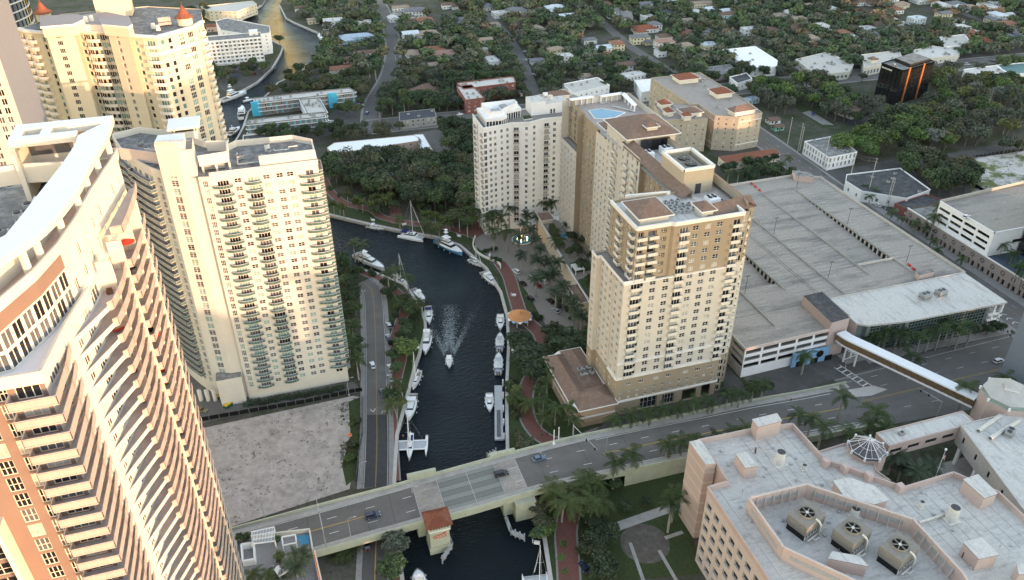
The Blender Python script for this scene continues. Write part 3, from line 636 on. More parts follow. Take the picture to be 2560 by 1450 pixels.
ca.box(-41, 149.0, 139, -31, 149.1, 149.2, M['glass_mid']); B.part('canopy_arm', ca)
yd = MB(); yd.prism([(-62, 100), (-41, 103), (-38.6, 104), (-34.4, 118), (-33.2, 126), (-32, 149), (-60, 149)], 134, 139.6, M['cream_white'], M['roof_grey']); B.part('plant_deck', yd)
def hvac(parent, x, y, z, sx, sy, h, rz=0, fans=2, loc=(0, 0)):
    m = MB(); m.box(-sx/2, -sy/2, 0, sx/2, sy/2, h, M['ac_unit'])
    for k in range(fans):
        cx = (k-(fans-1)/2)*sx/fans; m.cyl((cx, 0), min(sx/fans, sy)*.4, h, h+.18, M['steel_dark'], 10)
    m.box(-sx/2-.02, -sy/2-.02, h*.35, sx/2+.02, sy/2+.02, h*.45, M['steel_dark'])
    return m.build('air_conditioner', parent, False, (x-loc[0], y-loc[1], z), rz)
rng = random.Random(4)
for k in range(9): hvac(B.root, -39-rng.random()*4-k*.3, 138-k*3.2, 139.6, 2.6, 1.6, 1.5, rng.random(), 2, RHc)
for (x, y, L_) in ((-40, 130, 9), (-41, 124, 8), (-42, 118, 10), (-43, 113, 7), (-39.5, 121, 8)):
    m = MB(); m.tube([(x, y, 140.4), (x+.6, y+L_, 140.4), (x+.6, y+L_, 141.6)], .22, M['galv'], 7); B.part('pipe', m, True)
for k in range(12):
    m = MB(); m.cyl((0, 0), .14, 0, 2.4, M['galv'], 7); m.build('vent_pipe', B.root, True, (-38.4-k*.25-RHc[0], 139-k*2.3-RHc[1], 139.6))
m = MB(); m.box(-38.4, 127, 139.6, -35.2, 135, 143.4, M['cream_white'], M['roof_pale']); B.part('lift_overrun', m)
def balcony(outline, wallside, solid=0, rail=M['rail_frost'], post=M['rail_white'], slab=M['cream_white'], rh=1.1, step=1.35, th_=.2, top=None):
    m = MB(); m.prism(outline+wallside[::-1], -th_, 0, slab, top or mat('balcony_floor', (.27, .25, .245), var=.08), True)
    d = 0
    for i in range(len(outline)-1):
        a, b = Vector(outline[i]), Vector(outline[i+1]); Ln = (b-a).length
        if Ln < .05: continue
        if i < solid: m.bar((*a, .3), (*b, .3), .16, .8, M['cream_white']); continue
        m.bar((*a, rh*.48), (*b, rh*.48), .05, rh*.84, rail); m.bar((*a, rh), (*b, rh), .09, .09, post)
        n = max(1, int(Ln/step))
        for k in range(n+1):
            c = a.lerp(b, k/n); m.bar((*c, 0), (*c, rh), .08, .08, post)
    return m
def off(v, o): return (fe(v)+o, v)
RHK = dict(post=mat('rail_rosy', (.50, .44, .41), rough=.6), slab=mat('slab_rosy', (.42, .37, .345), var=.05), top=mat('floor_rosy', (.42, .405, .40), var=.1), rh=1.3)
secA = balcony([off(107.6, .05), off(115.4, 2.3), off(115.8, 1.2+1.7), off(119, 2.95), off(123, 2.8), off(128, 2.0)], [off(107.6, 0), off(128, 0)], solid=1, **RHK)
secB = balcony([off(128, 1.2), off(128.3, 2.9), off(132, 2.8), off(137, 2.4), off(142, 1.9), off(145.6, 1.3)], [off(128, 0), off(145.6, 0)], **RHK)
corn = balcony([(-38.0, 95.95), (-38.0, 93.9), (-32.2, 93.9), (fe(101)+1.0, 101.), (fe(106)+.1, 106)], [(-38, 96), (-33.6, 96), (fe(106), 106)], **RHK)
for mm in (secA, secB, corn): mm.v = [(x-RHc[0], y-RHc[1], z) for x, y, z in mm.v]
mA, mB_, mC = secA.mesh('balcony'), secB.mesh('balcony'), corn.mesh('balcony')
for k in range(1, 37):
    z = 135-3.05*k+.02
    ob('balcony', mA, B.root, (0, 0, z)); ob('balcony', mB_, B.root, (0, 0, z))
    if k < 20: ob('balcony', mC, B.root, (0, 0, z))
ob('balcony', mB_, B.root, (0, 0, 138.2))
dv = MB();
for v in (121.5, 128, 134.2, 139.6): dv.prism([off(v, 0), off(v, 2.2), off(v+.25, 2.2), off(v+.25, 0)], 20, 137, M['cream'])
B.part('divider_wall', dv)
def furn(x, y, z, kind, col, name, label, cat, rz=0):
    m = MB(); c = col
    if kind == 'chair': m.box(-.4, -.35, .1, .4, .35, .42, c); m.box(-.4, .25, .42, .4, .4, .85, c); m.box(-.45, -.35, .1, -.36, .35, .6, c); m.box(.36, -.35, .1, .45, .35, .6, c)
    elif kind == 'umbrella': m.tube([(0, 0, 0), (0, 0, 2.2)], .04, M['metal'], 6); m.cyl((0, 0), 1.35, 1.95, 2.35, c, 8, .05)
    elif kind == 'table': m.box(-.6, -.4, .68, .6, .4, .74, c); [m.box(x_, y_, 0, x_+.07, y_+.07, .68, c) for x_ in (-.55, .48) for y_ in (-.35, .28)]
    elif kind == 'lounger': m.box(-.35, -.9, .25, .35, .5, .35, c); m.prism([(-.35, .5), (.35, .5), (.35, .9), (-.35, .9)], .3, .6, c)
    o = m.build(name, None, False, (x, y, z), rz); tag(o, label, cat, 'furniture out on the tower balconies'); return o
FC = [('grey', (.22, .22, .22)), ('white', (.7, .7, .68)), ('brown', (.16, .08, .04)), ('black', (.02, .02, .02)), ('red', (.5, .05, .03)), ('tan', (.4, .28, .16)), ('green', (.08, .13, .03))]
rng = random.Random(9); nf = 0
ORD = ['first', 'second', 'third', 'fourth', 'fifth', 'sixth', 'seventh', 'eighth', 'ninth', 'tenth', 'eleventh', 'twelfth', 'thirteenth', 'fourteenth', 'fifteenth', 'sixteenth', 'seventeenth', 'eighteenth', 'nineteenth', 'twentieth', 'twenty-first', 'twenty-second', 'twenty-third', 'twenty-fourth', 'twenty-fifth', 'twenty-sixth', 'twenty-seventh', 'twenty-eighth', 'twenty-ninth', 'thirtieth', 'thirty-first', 'thirty-second', 'thirty-third', 'thirty-fourth', 'thirty-fifth', 'thirty-sixth']
for k in range(1, 26):
    z = 135-3.05*k+.04
    for v, side in ((118.5, 'near wave'), (131.5, 'far wave')):
        if rng.random() < .62:
            cn_, cc = rng.choice(FC); kd = rng.choice(['chair', 'chair', 'table', 'lounger', 'umbrella'] if rng.random() < .4 else ['chair', 'table', 'lounger'])
            nm = {'chair': 'patio_chair', 'table': 'patio_table', 'lounger': 'sun_lounger', 'umbrella': 'parasol'}[kd]
            furn(fe(v)+1.5, v+rng.random()*2, z, kd, mat('patio_'+cn_, cc, var=.05), nm, f'{cn_} {nm.replace("_", " ")} on the {ORD[k-1]} balcony down the tower\'s {side}', nm.split('_')[-1], rng.random()*3)
B.done(keep=300); FOOT.append([(-62, 90), (-22, 90), (-22, 152), (-62, 152)]); lm(-30, 120, 'the tower with wave balconies')
B = Bld('apartment_block', 'peach block with cluttered flat roof beside the nearest tower', 'building', (-60, 170));
p0 = [(-75, 152), (-46, 156), (-46, 178), (-75, 178)]
for p, q in zip(p0, p0[1:]+p0[:1]): B.W(p, q, 0, 132, [(x, 1.6) for x in np.arange(2.5, math.dist(p, q)-1.5, 4)], 8, 105, 3.1, M['peach'], frame=M['frame'], glass=GL)
B.roofs.prism(p0, 131.5, 132, M['peach'], M['roof_grey'])
for i in range(4): a, b = p0[i], p0[(i+1) % 4]; B.roofs.bar((*a, 132.4), (*b, 132.4), .4, 1., M['peach'])
for k in range(7): hvac(B.root, -49.5-(k % 3)*4, 160+(k//3)*5, 132, 3., 2., 1.8, .2*k, 2, (-60, 170))
B.done(keep=60)
CTc = (-15, 268)
B = Bld('residential_tower', 'cream curved tower with green glass balconies beside the sandy lot', 'tower', CTc)
w = M['cream_white']; ZT = 92.; NF = 29; FH = 2.95; Z0 = 5.2
fr, gl = M['frame'], GC
def U(u): return u+22.
rw = [(-22, 256.2), (12.2, 256.2)]
B.W(rw[0], rw[1], 0, ZT, [(U(-18.3), 3.6, 'four', .1, 2.1), (U(-13.7), 2.2, 'cross'), (U(-8.7), 4., 'four', .1, 2.2), (U(-4.7), 2.2, 'cross'), (U(-.5), 2.2, 'cross'), (U(2.9), 2.2, 'cross'), (U(9.2), 2.6, 'two', .1, 2.1)], NF, Z0, FH, w, frame=fr, glass=gl, d=.25, sill=.8, wh=1.65)
B.W((12.2, 256.2), (12.2, 273), 0, ZT, [(2.5, 2.4, 'two', .1, 2.1), (8, 1.8, 'cross'), (13, 2.4, 'two', .1, 2.1)], NF, Z0, FH, w, frame=fr, glass=gl, d=.25)
FRONT = [(-54.5, 300), (-51, 288), (-47.5, 279.5), (-43.5, 272), (-39.8, 266.2)]
for i, (p, q) in enumerate(zip(FRONT, FRONT[1:])):
    Ln = math.dist(p, q); B.W(p, q, 0, ZT, [(Ln*.3, 2.6, 'three', .1, 2.1), (Ln*.75, 2.2, 'two', .1, 2.1)], NF, Z0, FH, w, frame=fr, glass=gl, d=.25)
def strip_w(p, q, cw, z1=ZT, st='grid', nf=NF):
    Ln = math.dist(p, q); B.W(p, q, 0, z1, [(Ln/2, cw, st, .35, 2.3)], nf, Z0, FH, w, frame=fr, glass=gl, d=.3)
strip_w((-39.8, 266.2), (-36.5, 262.5), 1.9);
B.W((-36.5, 261.2), (-29.8, 258.6), 0, 103, [(3.6, 2.5, 'tall', .3, 2.4)], 31, Z0+3, FH, w, frame=fr, glass=gl, d=.5)
B.W((-29.8, 258.6), (-25.5, 258.2), 0, 101, [], 0, 0, 1, w, frame=fr, glass=gl); B.W((-36.5, 266), (-36.5, 261.2), 0, 103, [], 0, 0, 1, w)
strip_w((-25.5, 256.9), (-22, 256.2), 1.7); B.W((-25.5, 258.2), (-25.5, 256.9), 0, ZT, [], 0, 0, 1, w)
back = [(12.2, 273), (6, 279), (-13, 280), (-17, 276), (-24, 283), (-34, 296), (-46, 304), (-54.5, 300)]
for p, q in zip(back, back[1:]): wall(B.walls, p, q, 0, ZT, [], w)
sheet(B.roofs, [*FRONT, (-36.5, 262.5), (-25.5, 256.9), (-22, 256.2), (12.2, 256.2), *back[:-1]], ZT-.3, M['roof_grey'])
per = [*FRONT, (-36.5, 262.5)]; pm = MB()
for a, b in zip(per, per[1:]): pm.bar((*a, ZT+.5), (*b, ZT+.5), .5, 1.8, w)
for a, b in zip(back, back[1:]): pm.bar((*a, ZT+.9), (*b, ZT+.9), .4, 2.2, w)
for a, b in (((-22, 256.3), (12.2, 256.3)), ((12.1, 256.2), (12.1, 273))): pm.bar((*a, ZT+.45), (*b, ZT+.45), .5, 1.6, w)
pm.box(-6, 257.6, ZT, 12, 258.4, ZT+4.2, w); pm.box(-6, 258.4, ZT+2.6, 10.5, 260.5, ZT+3, w)
B.part('parapet', pm)
c1 = MB(); c1.prism([(-36.5, 261.3), (-29.8, 258.7), (-25.5, 258.3), (-25.5, 268.5), (-36.5, 269)], ZT, 101, w, M['roof_grey']); c1.prism([(-36.3, 261.6), (-29.8, 259.1), (-27.5, 259), (-27.5, 266.8), (-35.6, 267.5)], 101, 103.4, w, M['roof_pale']); B.part('core_tower', c1)
for k in range(12):
    s_ = MB(); s_.bar((-35.6+k*.72, 260.6-k*.12, 103.6), (-35.2+k*.72, 262.2-k*.12, 103.6), .3, .15, M['cream_white']); B.part('canopy_slat', s_)
c1 = MB(); c1.box(-33.5, 287, ZT, -25.5, 296, ZT+4.5, w, M['roof_grey']); c1.box(-34.8, 286, ZT+5.6, -24.2, 297, ZT+6.3, w, M['roof_pale'], True)
for x in (-33, -26.4): [c1.box(x, y, ZT+4.5, x+.5, y+.5, ZT+5.6, w) for y in (287.5, 294.5)]
B.part('penthouse', c1)
c1 = MB()
for a, b in (((-24.5, 259.5), (-15.5, 260.5)), ((-15.5, 260.5), (-15.5, 270)), ((-15.5, 270), (-22, 272))): c1.bar((*a, ZT+4.3), (*b, ZT+4.3), .4, 3.6, w)
for x in (-24, -19.8, -15.7): c1.box(x, 259.7, ZT, x+.6, 260.3, ZT+2.6, w)
c1.box(-23.5, 262, ZT, -17, 269, ZT+2.4, M['ac_unit']); c1.cyl((-20, 265.5), 1.9, ZT+2.4, ZT+3, M['steel_dark'], 16); B.part('cooling_enclosure', c1)
for (x, y, s_) in ((-12, 268, 1), (-2, 270, 1), (3, 266, .8), (-9, 263, .7), (-42, 285, 1), (-45, 292, .8), (-47, 283, .7)): hvac(B.root, x, y, ZT, 2.4*s_, 1.5*s_, 1.3*s_, random.random(), 2, CTc)
m = MB(); m.cyl((-3, 272), .9, ZT, ZT+2.6, M['duct_white'], 12, mt=M['steel_dark']); B.part('flue', m, True)
for pts in ([(-13, 262, ZT+.6), (-5, 262, ZT+.6), (-5, 268, ZT+.6)], [(-13, 262, ZT+.6), (-13, 272, ZT+.6)], [(-1, 269, ZT+1), (4, 269, ZT+1), (4, 271, ZT+1), (7, 271, ZT+1)]): m = MB(); m.tube(pts, .2, M['duct_white'], 6); B.part('pipe', m, True)
sl = MB()
for (a, b, z) in (((-50, 279), (-37, 270), 94.5), ((-42, 277), (-30, 270), 94)): sl.bar((*a, z), (*b, z), .4, 4., mat('wall_rosy', (.62, .50, .45), var=.05))
B.part('screen_wall', sl)
def arc(u0, u1, v, dp, n=6): return [(u0+(u1-u0)*i/n, v-dp*(.35+.65*math.sin(PI*(i+.6)/(n+1.2)))) for i in range(n+1)]
rg, rp = M['rail_glass'], M['frame']
bm = []
for (u0, u1, dp) in ((-21.3, -15.4, 1.7), (-11.4, -6.3, 1.5), (6, 13.4, 1.6)):
    m = balcony([(u0, 256.2), *arc(u0, u1, 256.2, dp), (u1, 256.2)], [(u0, 256.3), (u1, 256.3)], rail=rg, post=rp, slab=w, rh=1.05, step=1.1, th_=.22); m.v = [(x-CTc[0], y-CTc[1], z) for x, y, z in m.v]; bm.append(m.mesh('balcony'))
for (a, b) in ((0, 2), (2, 4)):
    P = FRONT[a:b+1]; nrm = [(-.86, -.5), (-.9, -.45), (-.85, -.52), (-.85, -.53), (-.82, -.57)][a:b+1]; o_ = [(p[0]+n[0]*1.9, p[1]+n[1]*1.9) for p, n in zip(P, nrm)]
    if a == 0: o_ = [o_[0], ((o_[0][0]+o_[1][0])/2-.8, (o_[0][1]+o_[1][1])/2), o_[1], ((o_[1][0]+o_[2][0])/2+.5, (o_[1][1]+o_[2][1])/2+.2), o_[2]]
    m = balcony([P[0], *o_, P[-1]], [P[0], P[-1]], rail=rg, post=rp, slab=w, rh=1.05, step=1.1, th_=.22); m.v = [(x-CTc[0], y-CTc[1], z) for x, y, z in m.v]; bm.append(m.mesh('balcony'))
m = balcony([(12.2, 257.5), (13.7, 258), (13.7, 266), (12.2, 267)], [(12.1, 257.5), (12.1, 267)], rail=rg, post=rp, slab=w, rh=1.05, step=1.2, th_=.22); m.v = [(x-CTc[0], y-CTc[1], z) for x, y, z in m.v]; bm.append(m.mesh('balcony'))
for k in range(NF):
    for j, me in enumerate(bm):
        if k == 0 and j in (3, 4, 2): continue
        ob('balcony', me, B.root, (0, 0, Z0+k*FH))
m = MB(); m.box(-35.4, 255.2, 0, -26.5, 260.5, 12.2, w, M['roof_grey']); B.part('entrance_block', m)
for k in range(4): m = MB(); m.cyl((-43+k*2.6, 264.5-k*.8-3), .8, 0, 5, w, 10); B.part('column', m, True)
B.done(keep=300); FOOT.append([(-62, 250), (14, 250), (14, 285), (-30, 306), (-62, 306)]); lm(-5, 258, 'the cream curved tower')
BLc = (-58, 378)
B = Bld('residential_tower', 'tall yellow-cream tower with green shutters and small red turret', 'tower', BLc)
w = M['yellow_cream']; ZT = 113.; NF = 36; FH = 3.05; Z0 = 2.
fr = M['trim']; gt = GT
PL = [(-93.5, 384), (-90, 379.5), (-86, 376), (-80, 372.5)]
P2 = [(-80, 366), (-70, 366)]; P3 = [(-70, 374), (-63.5, 370.8), (-57, 368.8)]; P4 = [(-57, 362), (-48.6, 355)]; P5 = [(-48.6, 358.4), (-43.5, 355), (-38.4, 352.4), (-32, 357.5), (-24.3, 364.4), (-21, 372)]
for i, (p, q) in enumerate(zip(PL, PL[1:])): Ln = math.dist(p, q); B.W(p, q, 0, ZT, [(Ln*.5, 1.9 if i != 2 else 1.3, 'three' if i != 2 else 'one', .3, 2.1)], NF, Z0, FH, w, frame=fr, glass=gt)
B.W(*P2, 0, ZT+4, [(4.2, 2., 'three', .4, 1.9)], NF+1, Z0, FH, w, frame=M['line_white'], glass=[M['glass_dark']], d=.4); B.W((-80, 372.5), P2[0], 0, ZT+4, [], 0, 0, 1, w); B.W(P2[1], P3[0], 0, ZT+4, [], 0, 0, 1, w)
for i, (p, q) in enumerate(zip(P3, P3[1:])): Ln = math.dist(p, q); B.W(p, q, 0, ZT, [(Ln*.16, 1.5, 'one', .4, 2.), (Ln*.5, 2.9, 'three', .1, 2.4), (Ln*.84, 1.5, 'one', .4, 2.)], NF, Z0, FH, w, frame=fr, glass=gt)
B.W(P3[-1], P4[0], 0, ZT+4, [], 0, 0, 1, w); B.W(*P4, 0, ZT+4, [(4.6, 1.7, 'three', .4, 1.9)], NF+1, Z0, FH, w, frame=M['line_white'], glass=[M['glass_dark']], d=.4); B.W(P4[1], P5[0], 0, ZT+4, [], 0, 0, 1, w)
cs = [[(.35, 1.6, 'one', .4, 2.)], [(.5, 3.6, 'three', .1, 2.4)], [(.3, 1.8, 'one', .4, 2.1), (.72, 1.7, 'one', .4, 2.1)], [(.33, 2.6, 'grid', .2, 2.6), (.78, 2.7, 'three', .3, 2.4)], [(.5, 1.6, 'two', .3, 2.)]]
for (p, q), c in zip(zip(P5, P5[1:]), cs): Ln = math.dist(p, q); B.W(p, q, 0, ZT, [(Ln*x[0], *x[1:]) for x in c], NF, Z0, FH, w, frame=fr, glass=gt)
bk = [P5[-1], (-22, 395), (-45, 408), (-80, 405), PL[0]]
for p, q in zip(bk, bk[1:]): wall(B.walls, p, q, 0, ZT, [], w)
allp = [*PL, *P3, *P5, *bk[1:-1]]; sheet(B.roofs, allp, ZT-.4, M['roof_grey'])
cor = MB()
def cornice(P, z, o=.9, h=.9):
    cor = MB()
    for a, b in zip(P, P[1:]): cor.bar((*a, z), (*b, z), o*2, h, M['trim'])
    B.part('cornice', cor)
cornice(PL, ZT); cornice(P3, ZT-.5); cornice(P5, ZT); cornice(P5[1:5], ZT-6.6, .8, 1.1); cornice([PL[0], PL[1], PL[2]], ZT-6.6, .7, .9)
for nm, pl in (('core_roof', [(-81, 365), (-69.2, 365), (-66, 372), (-69, 382), (-84, 384)]), ('core_roof', [(-58, 361), (-47.8, 354), (-46.5, 358), (-49, 372), (-60, 372)])):
    m = MB(); m.prism(pl, ZT+3.6, ZT+4.4, M['trim'], mat('roof_rosy', (.36, .31, .30), var=.06), True); m.prism([(p[0]*.98-1.16, p[1]*.98+7.5) for p in pl], ZT, ZT+3.6, w); B.part(nm, m)
m = MB(); m.prism([(-70, 373), (-57, 368), (-50, 380), (-60, 392), (-74, 388)], ZT, ZT+2.4, M['trim'], mat('roof_rosy', (.36, .31, .30)), True); B.part('mid_roof', m)
m = MB(); m.box(-64, 392, ZT, -50, 402, ZT+9, w, M['roof_white']); B.part('plant_room', m)
for (x, y) in ((-62, 395), (-54, 395)):
    m = MB(); m.box(x, y, ZT+9, x+6, y+6, ZT+10, M['white'])
    for i in range(4): m.bar((x+i*2, y-.5, ZT+10), (x+i*2, y-.5, ZT+12), .2, .2, M['white']); m.bar((x+i*2, y-.5, ZT+12), (x+i*2, y+6, ZT+12), .2, .2, M['white'])
    m.bar((x, y-.5, ZT+12), (x+6, y-.5, ZT+12), .25, .25, M['white']); B.part('window_washing_gantry', m)
for (x, y, mt_) in ((-27.6, 368, 'roof_red'), (-85, 395, 'roof_red')):
    m = MB(); m.cyl((x, y), 3.0, ZT, ZT+3.2, w, 10); m.cyl((x, y), 4.1, ZT+3.2, ZT+4.6, M['roof_red'], 10, 2.2, False); m.cyl((x, y), 2.2, ZT+4.6, ZT+8, M['roof_red'], 10, .1); m.tube([(x, y, ZT+8), (x, y, ZT+9.6)], [.15, .02], M['roof_red'], 5); B.part('turret', m)
for (x, y) in ((-40, 366), (-38, 362), (-66, 376), (-64, 377)):
    m = MB(); m.tube([(x, y, ZT+(2.4 if x < -60 else 0)), (x, y, ZT+(4.6 if x < -60 else 2.2))], [1, .8], M['duct_white'], 8); B.part('vent', m, True)
hvac(B.root, -36, 372, ZT, 5, 3.5, 3.2, .2, 2, BLc)
bsl = []
for P, n in ((PL[0:2], (-.75, -.66)), (PL[1:3], (-.66, -.75)), ([(-66.6, 372.2), (-61.2, 370)], (-.4, -.92)), ([(-58.8, 369.3), (-57.1, 368.8)], (-.4, -.92)), (P5[1:3], (-.45, -.89)), ([(-31, 358.4), (-26.5, 362.4)], (.65, -.76)), ([(-22.6, 368), (-21.2, 371.6)], (.92, -.39))):
    a, b = P[0], P[-1]; o_ = [(a[0]+(b[0]-a[0])*t+n[0]*(1.1+.5*math.sin(PI*t)), a[1]+(b[1]-a[1])*t+n[1]*(1.1+.5*math.sin(PI*t))) for t in (0, .25, .5, .75, 1)]
    if P is not None: m = balcony([a, *o_, b], [a, b], rail=M['trim'], post=M['trim'], slab=M['trim'], rh=1.0, step=9, th_=.3); m.v = [(x-BLc[0], y-BLc[1], z) for x, y, z in m.v]; bsl.append(m.mesh('balcony'))
for k in range(NF-24, NF):
    for j, me in enumerate(bsl):
        if j == 5 and k != NF-3: continue
        ob('balcony', me, B.root, (0, 0, Z0+k*FH))
B.done(keep=300); FOOT.append([(-96, 350), (-18, 350), (-18, 410), (-96, 410)]); lm(-50, 360, 'the yellow tower')
B = Bld('office_tower', 'slab tower with blank side wall coloured shade-grey and sunlit window strips', 'tower', (-95, 310)); q = G(12, 130, 128)
cx, cy = -81.5, 307.5
B.W((-130, cy-6), (cx, cy-6), 0, 190, [(x, 1.7, 'two', .4, 2.3) for x in (45.5, 42.8)]+[(x, 3., 'three', .4, 2.3) for x in (38, 34, 30)], 50, 20, 3.1, M['yellow_cream'], frame=M['trim'], glass=[M['glass_dark'], M['glass_mid']])
wall(B.walls, (cx, cy-6), (cx+1.2, cy+22), 0, 190, [], mat('grey_smooth', (.19, .22, .26), var=.04)); wall(B.walls, (cx+1.2, cy+22), (-130, cy+22), 0, 190, [], M['cream']); wall(B.walls, (-130, cy+22), (-130, cy-6), 0, 190, [], M['cream'])  # side wall coloured dark grey to stand in for shade on it
B.roofs.prism([(-130, cy-6), (cx, cy-6), (cx+1.2, cy+22), (-130, cy+22)], 190, 191, M['cream'], M['roof_grey']); B.done(keep=150)
gtw = thing('office_tower', 'dark curved glass tower ringed by thin white bands', 'tower', (-137, 470, 0)); m = MB(); m.cyl((-137, 470), 30, 0, 185, M['glass_dark'], 48); m.v = [(x+137, y-470, z) for x, y, z in m.v]; m.build('wall', gtw, True)
for k in range(20, 46):
    m = MB(); m.cyl((0, 0), 30.7, 4*k, 4*k+.5, M['line_white'], 48); m.build('band', gtw)
for k in range(40):
    a = -PI*.85+k*.11; m = MB(); m.bar((30.15*math.cos(a), 30.15*math.sin(a), 60), (30.15*math.cos(a), 30.15*math.sin(a), 184), .3, .3, M['steel_dark']); m.build('mullion', gtw)
def ccw(P): return P if sum(P[i][0]*P[(i+1) % len(P)][1]-P[(i+1) % len(P)][0]*P[i][1] for i in range(len(P))) > 0 else P[::-1]
def block(label, cat, P, h, wm, rm, name='building', floors=1, z1=1., fh=3., sp=3.6, ww=1.5, wh=1.4, style='two', glass=None, fr=None, par=.8, keep=60, acs=2, group=None, z0=0, sides=None, foot=True, pw=.35, sill=.9, d=.2, done=True, phrase=None):
    P = ccw(P); cx = sum(p[0] for p in P)/len(P); cy = sum(p[1] for p in P)/len(P)
    B = Bld(name, label, cat, (cx, cy), group)
    for i in range(len(P)):
        p, q = P[i], P[(i+1) % len(P)]; Ln = math.dist(p, q); n = int((Ln-1.2)/sp)
        vis = depth(*p) > depth((p[0]+q[0])/2+(q[1]-p[1])*.1, (p[1]+q[1])/2-(q[0]-p[0])*.1)-99
        B.W(p, q, z0, h, [((j+.5)*Ln/n, ww) for j in range(n)] if n > 0 and (sides is None or i in sides) else [], floors, z1, fh, wm, style, fr or M['frame'], glass or GL, d, sill, wh)
    sheet(B.roofs, P, h-.05, rm)
    if par:
        pm = MB()
        for i in range(len(P)): pm.bar((*P[i], h+par/2-.2), (*P[(i+1) % len(P)], h+par/2-.2), pw, par, wm)
        B.part('parapet', pm)
    r_ = random.Random(int(cx*7+cy)); k = 0; tries = 0
    xs = [p[0] for p in P]; ys = [p[1] for p in P]
    while k < acs and tries < 60:
        tries += 1; x = r_.uniform(min(xs)+2, max(xs)-2); y = r_.uniform(min(ys)+2, max(ys)-2)
        if inside(P, x, y) and inside(P, x+1.5, y) and inside(P, x-1.5, y): hvac(B.root, x, y, h, 1.8, 1.3, 1.1, r_.choice([0, 1.57]), 1, (cx, cy)); k += 1
    if done: B.done(keep=keep)
    if foot: FOOT.append([(cx+(p[0]-cx)*1.1, cy+(p[1]-cy)*1.1) for p in P])
    if phrase: lm(cx, cy, phrase)
    return B
tc = (125, 235)
B = Bld('residential_tower', 'tan and cream tower block with brown tile roofs in front of the parking deck', 'tower', tc)
tan, cr, pod = M['tan'], M['tan_light'], M['tan']
fr = M['trim']; FH = 3.08
def cols_front(u0): return [(x-u0, ww, st, sl, hh) for x, ww, st, sl, hh in ((109, 1.3, 'one', .7, 1.7), (113.2, 2.2, 'cross', .7, 1.8), (118, 2.2, 'cross', .7, 1.8), (122.6, 3.2, 'three', .1, 2.3), (126.9, 2.2, 'cross', .7, 1.8), (131.4, 2.2, 'cross', .7, 1.8), (135.8, 2.2, 'cross', .7, 1.8), (139, 0.01, 'one', .8, 1.5), (142.2, 2.6, 'two', .1, 2.3))]
cf = [c for c in cols_front(102.5) if c[1] > .1]
B.W((102.5, 205.6), (144.2, 205.6), 6.5, 12.2, [(x, 1.1) for x in np.arange(2, 40, 3.4)], 2, 6.9, 2.7, pod, 'two', fr, GL, .2, .5, 1.2)
wall(B.walls, (102.5, 205.6), (144.2, 205.6), 0, 6.5, [(10.5, 17.3, .3, 6.2), (19.6, 24.5, .3, 5.2), (27.8, 33.6, .02, 5.2), (35.8, 39.6, .02, 6)], pod, .8)
B.W((102.5, 205.6), (144.2, 205.6), 12.2, 17.4, [(x, 2.2) for x in (5, 10, 16, 21, 28, 33, 38)], 1, 12.6, 3, pod, 'three', fr, GL, .2, .9, 1.3)
B.W((102.5, 205.6), (144.2, 205.6), 17.4, 57.4, [(4.3, 3.4, 'three', .1, 2.3)]+cf, 13, 17.5, FH, cr, 'cross', fr, GL, .28)
for x0, x1, z0, z1, st in ((112.95, 119.85, .3, 6.2, 'grid'), (122.05, 127.05, .3, 5.2, 'grid')): B.win.append((x0+.05, 206.3, z0, 0, x1-x0-.1, z1-z0, 'curtain', M['line_white'], M['glass_dark']))
LW = [(100.6, 229), (100.6, 224.5), (102.2, 224.5), (102.2, 213.5), (102.5, 213.5), (102.5, 205.6)]
for p, q in zip(LW, LW[1:]):
    Ln = math.dist(p, q); n = int(Ln/3.4)
    B.W(p, q, 0, 17.4, [((j+.5)*Ln/n, 1.2) for j in range(n)] if n else [], 2, 9.5, 3, pod, 'two', fr, GL, .2, .8, 1.4); B.W(p, q, 17.4, 57.4, [((j+.5)*Ln/n, 1.7) for j in range(n)] if n else [], 13, 17.5, FH, cr, 'cross', fr, GL, .25, .8, 1.6)
wall(B.walls, (130.5, 229), (100.6, 229), 0, 57.4, [], cr)
UF = [(106, 206.4), (118, 206.4), (118.8, 205.6), (144.2, 205.6)]
B.W((106, 206.4), (118, 206.4), 57.4, 77.6, [(1.6, 2.0, 'two', .1, 2.2), (5.6, 3., 'one', .1, 2.2), (9.8, 1.9)], 6, 58, FH, tan, 'cross', fr, GL, .8)
B.W((118, 206.4), (118.8, 205.6), 57.4, 77.6, [], 0, 0, 1, tan); B.W((118.8, 205.6), (144.2, 205.6), 57.4, 77.6, [(c[0]-16.3, *c[1:]) for c in cf if c[0] > 18.5], 6, 57.6, FH, tan, 'cross', fr, GL, .28)
B.W((106, 227), (106, 206.4), 57.4, 77.6, [(2.5, 1.8), (6.5, 3, 'three', .1, 2.2), (11, 1.8), (14.5, 1.8), (18, 3, 'three', .1, 2.2)], 6, 57.8, FH, tan, 'cross', fr, GL, .4)
wall(B.walls, (130.5, 227), (106, 227), 57.4, 77.6, [], tan)
RS = [(144.2, 205.6), (144.2, 207.2), (147.6, 207.2), (147.6, 210), (150.8, 210), (150.8, 292)]
for (p, q) in zip(RS, RS[1:]):
    Ln = math.dist(p, q); n = int(Ln/4.2)
    for z0, z1, mm in ((0, 17.4, pod), (17.4, 57.4, cr), (57.4, 77, tan)): B.W(p, q, z0, z1, [((j+.5)*Ln/n, 1.8) for j in range(n)] if n else ([(Ln/2, 2.2, 'two', .1, 2.3)] if Ln > 3 else []), int((z1-z0)/FH), z0+.2, FH, mm, 'cross', fr, GL, .25, .8, 1.6)
wl = [(131.6, 291), (131.6, 273.5), (130.2, 273.5), (130.2, 256), (132.4, 256), (132.4, 229)]
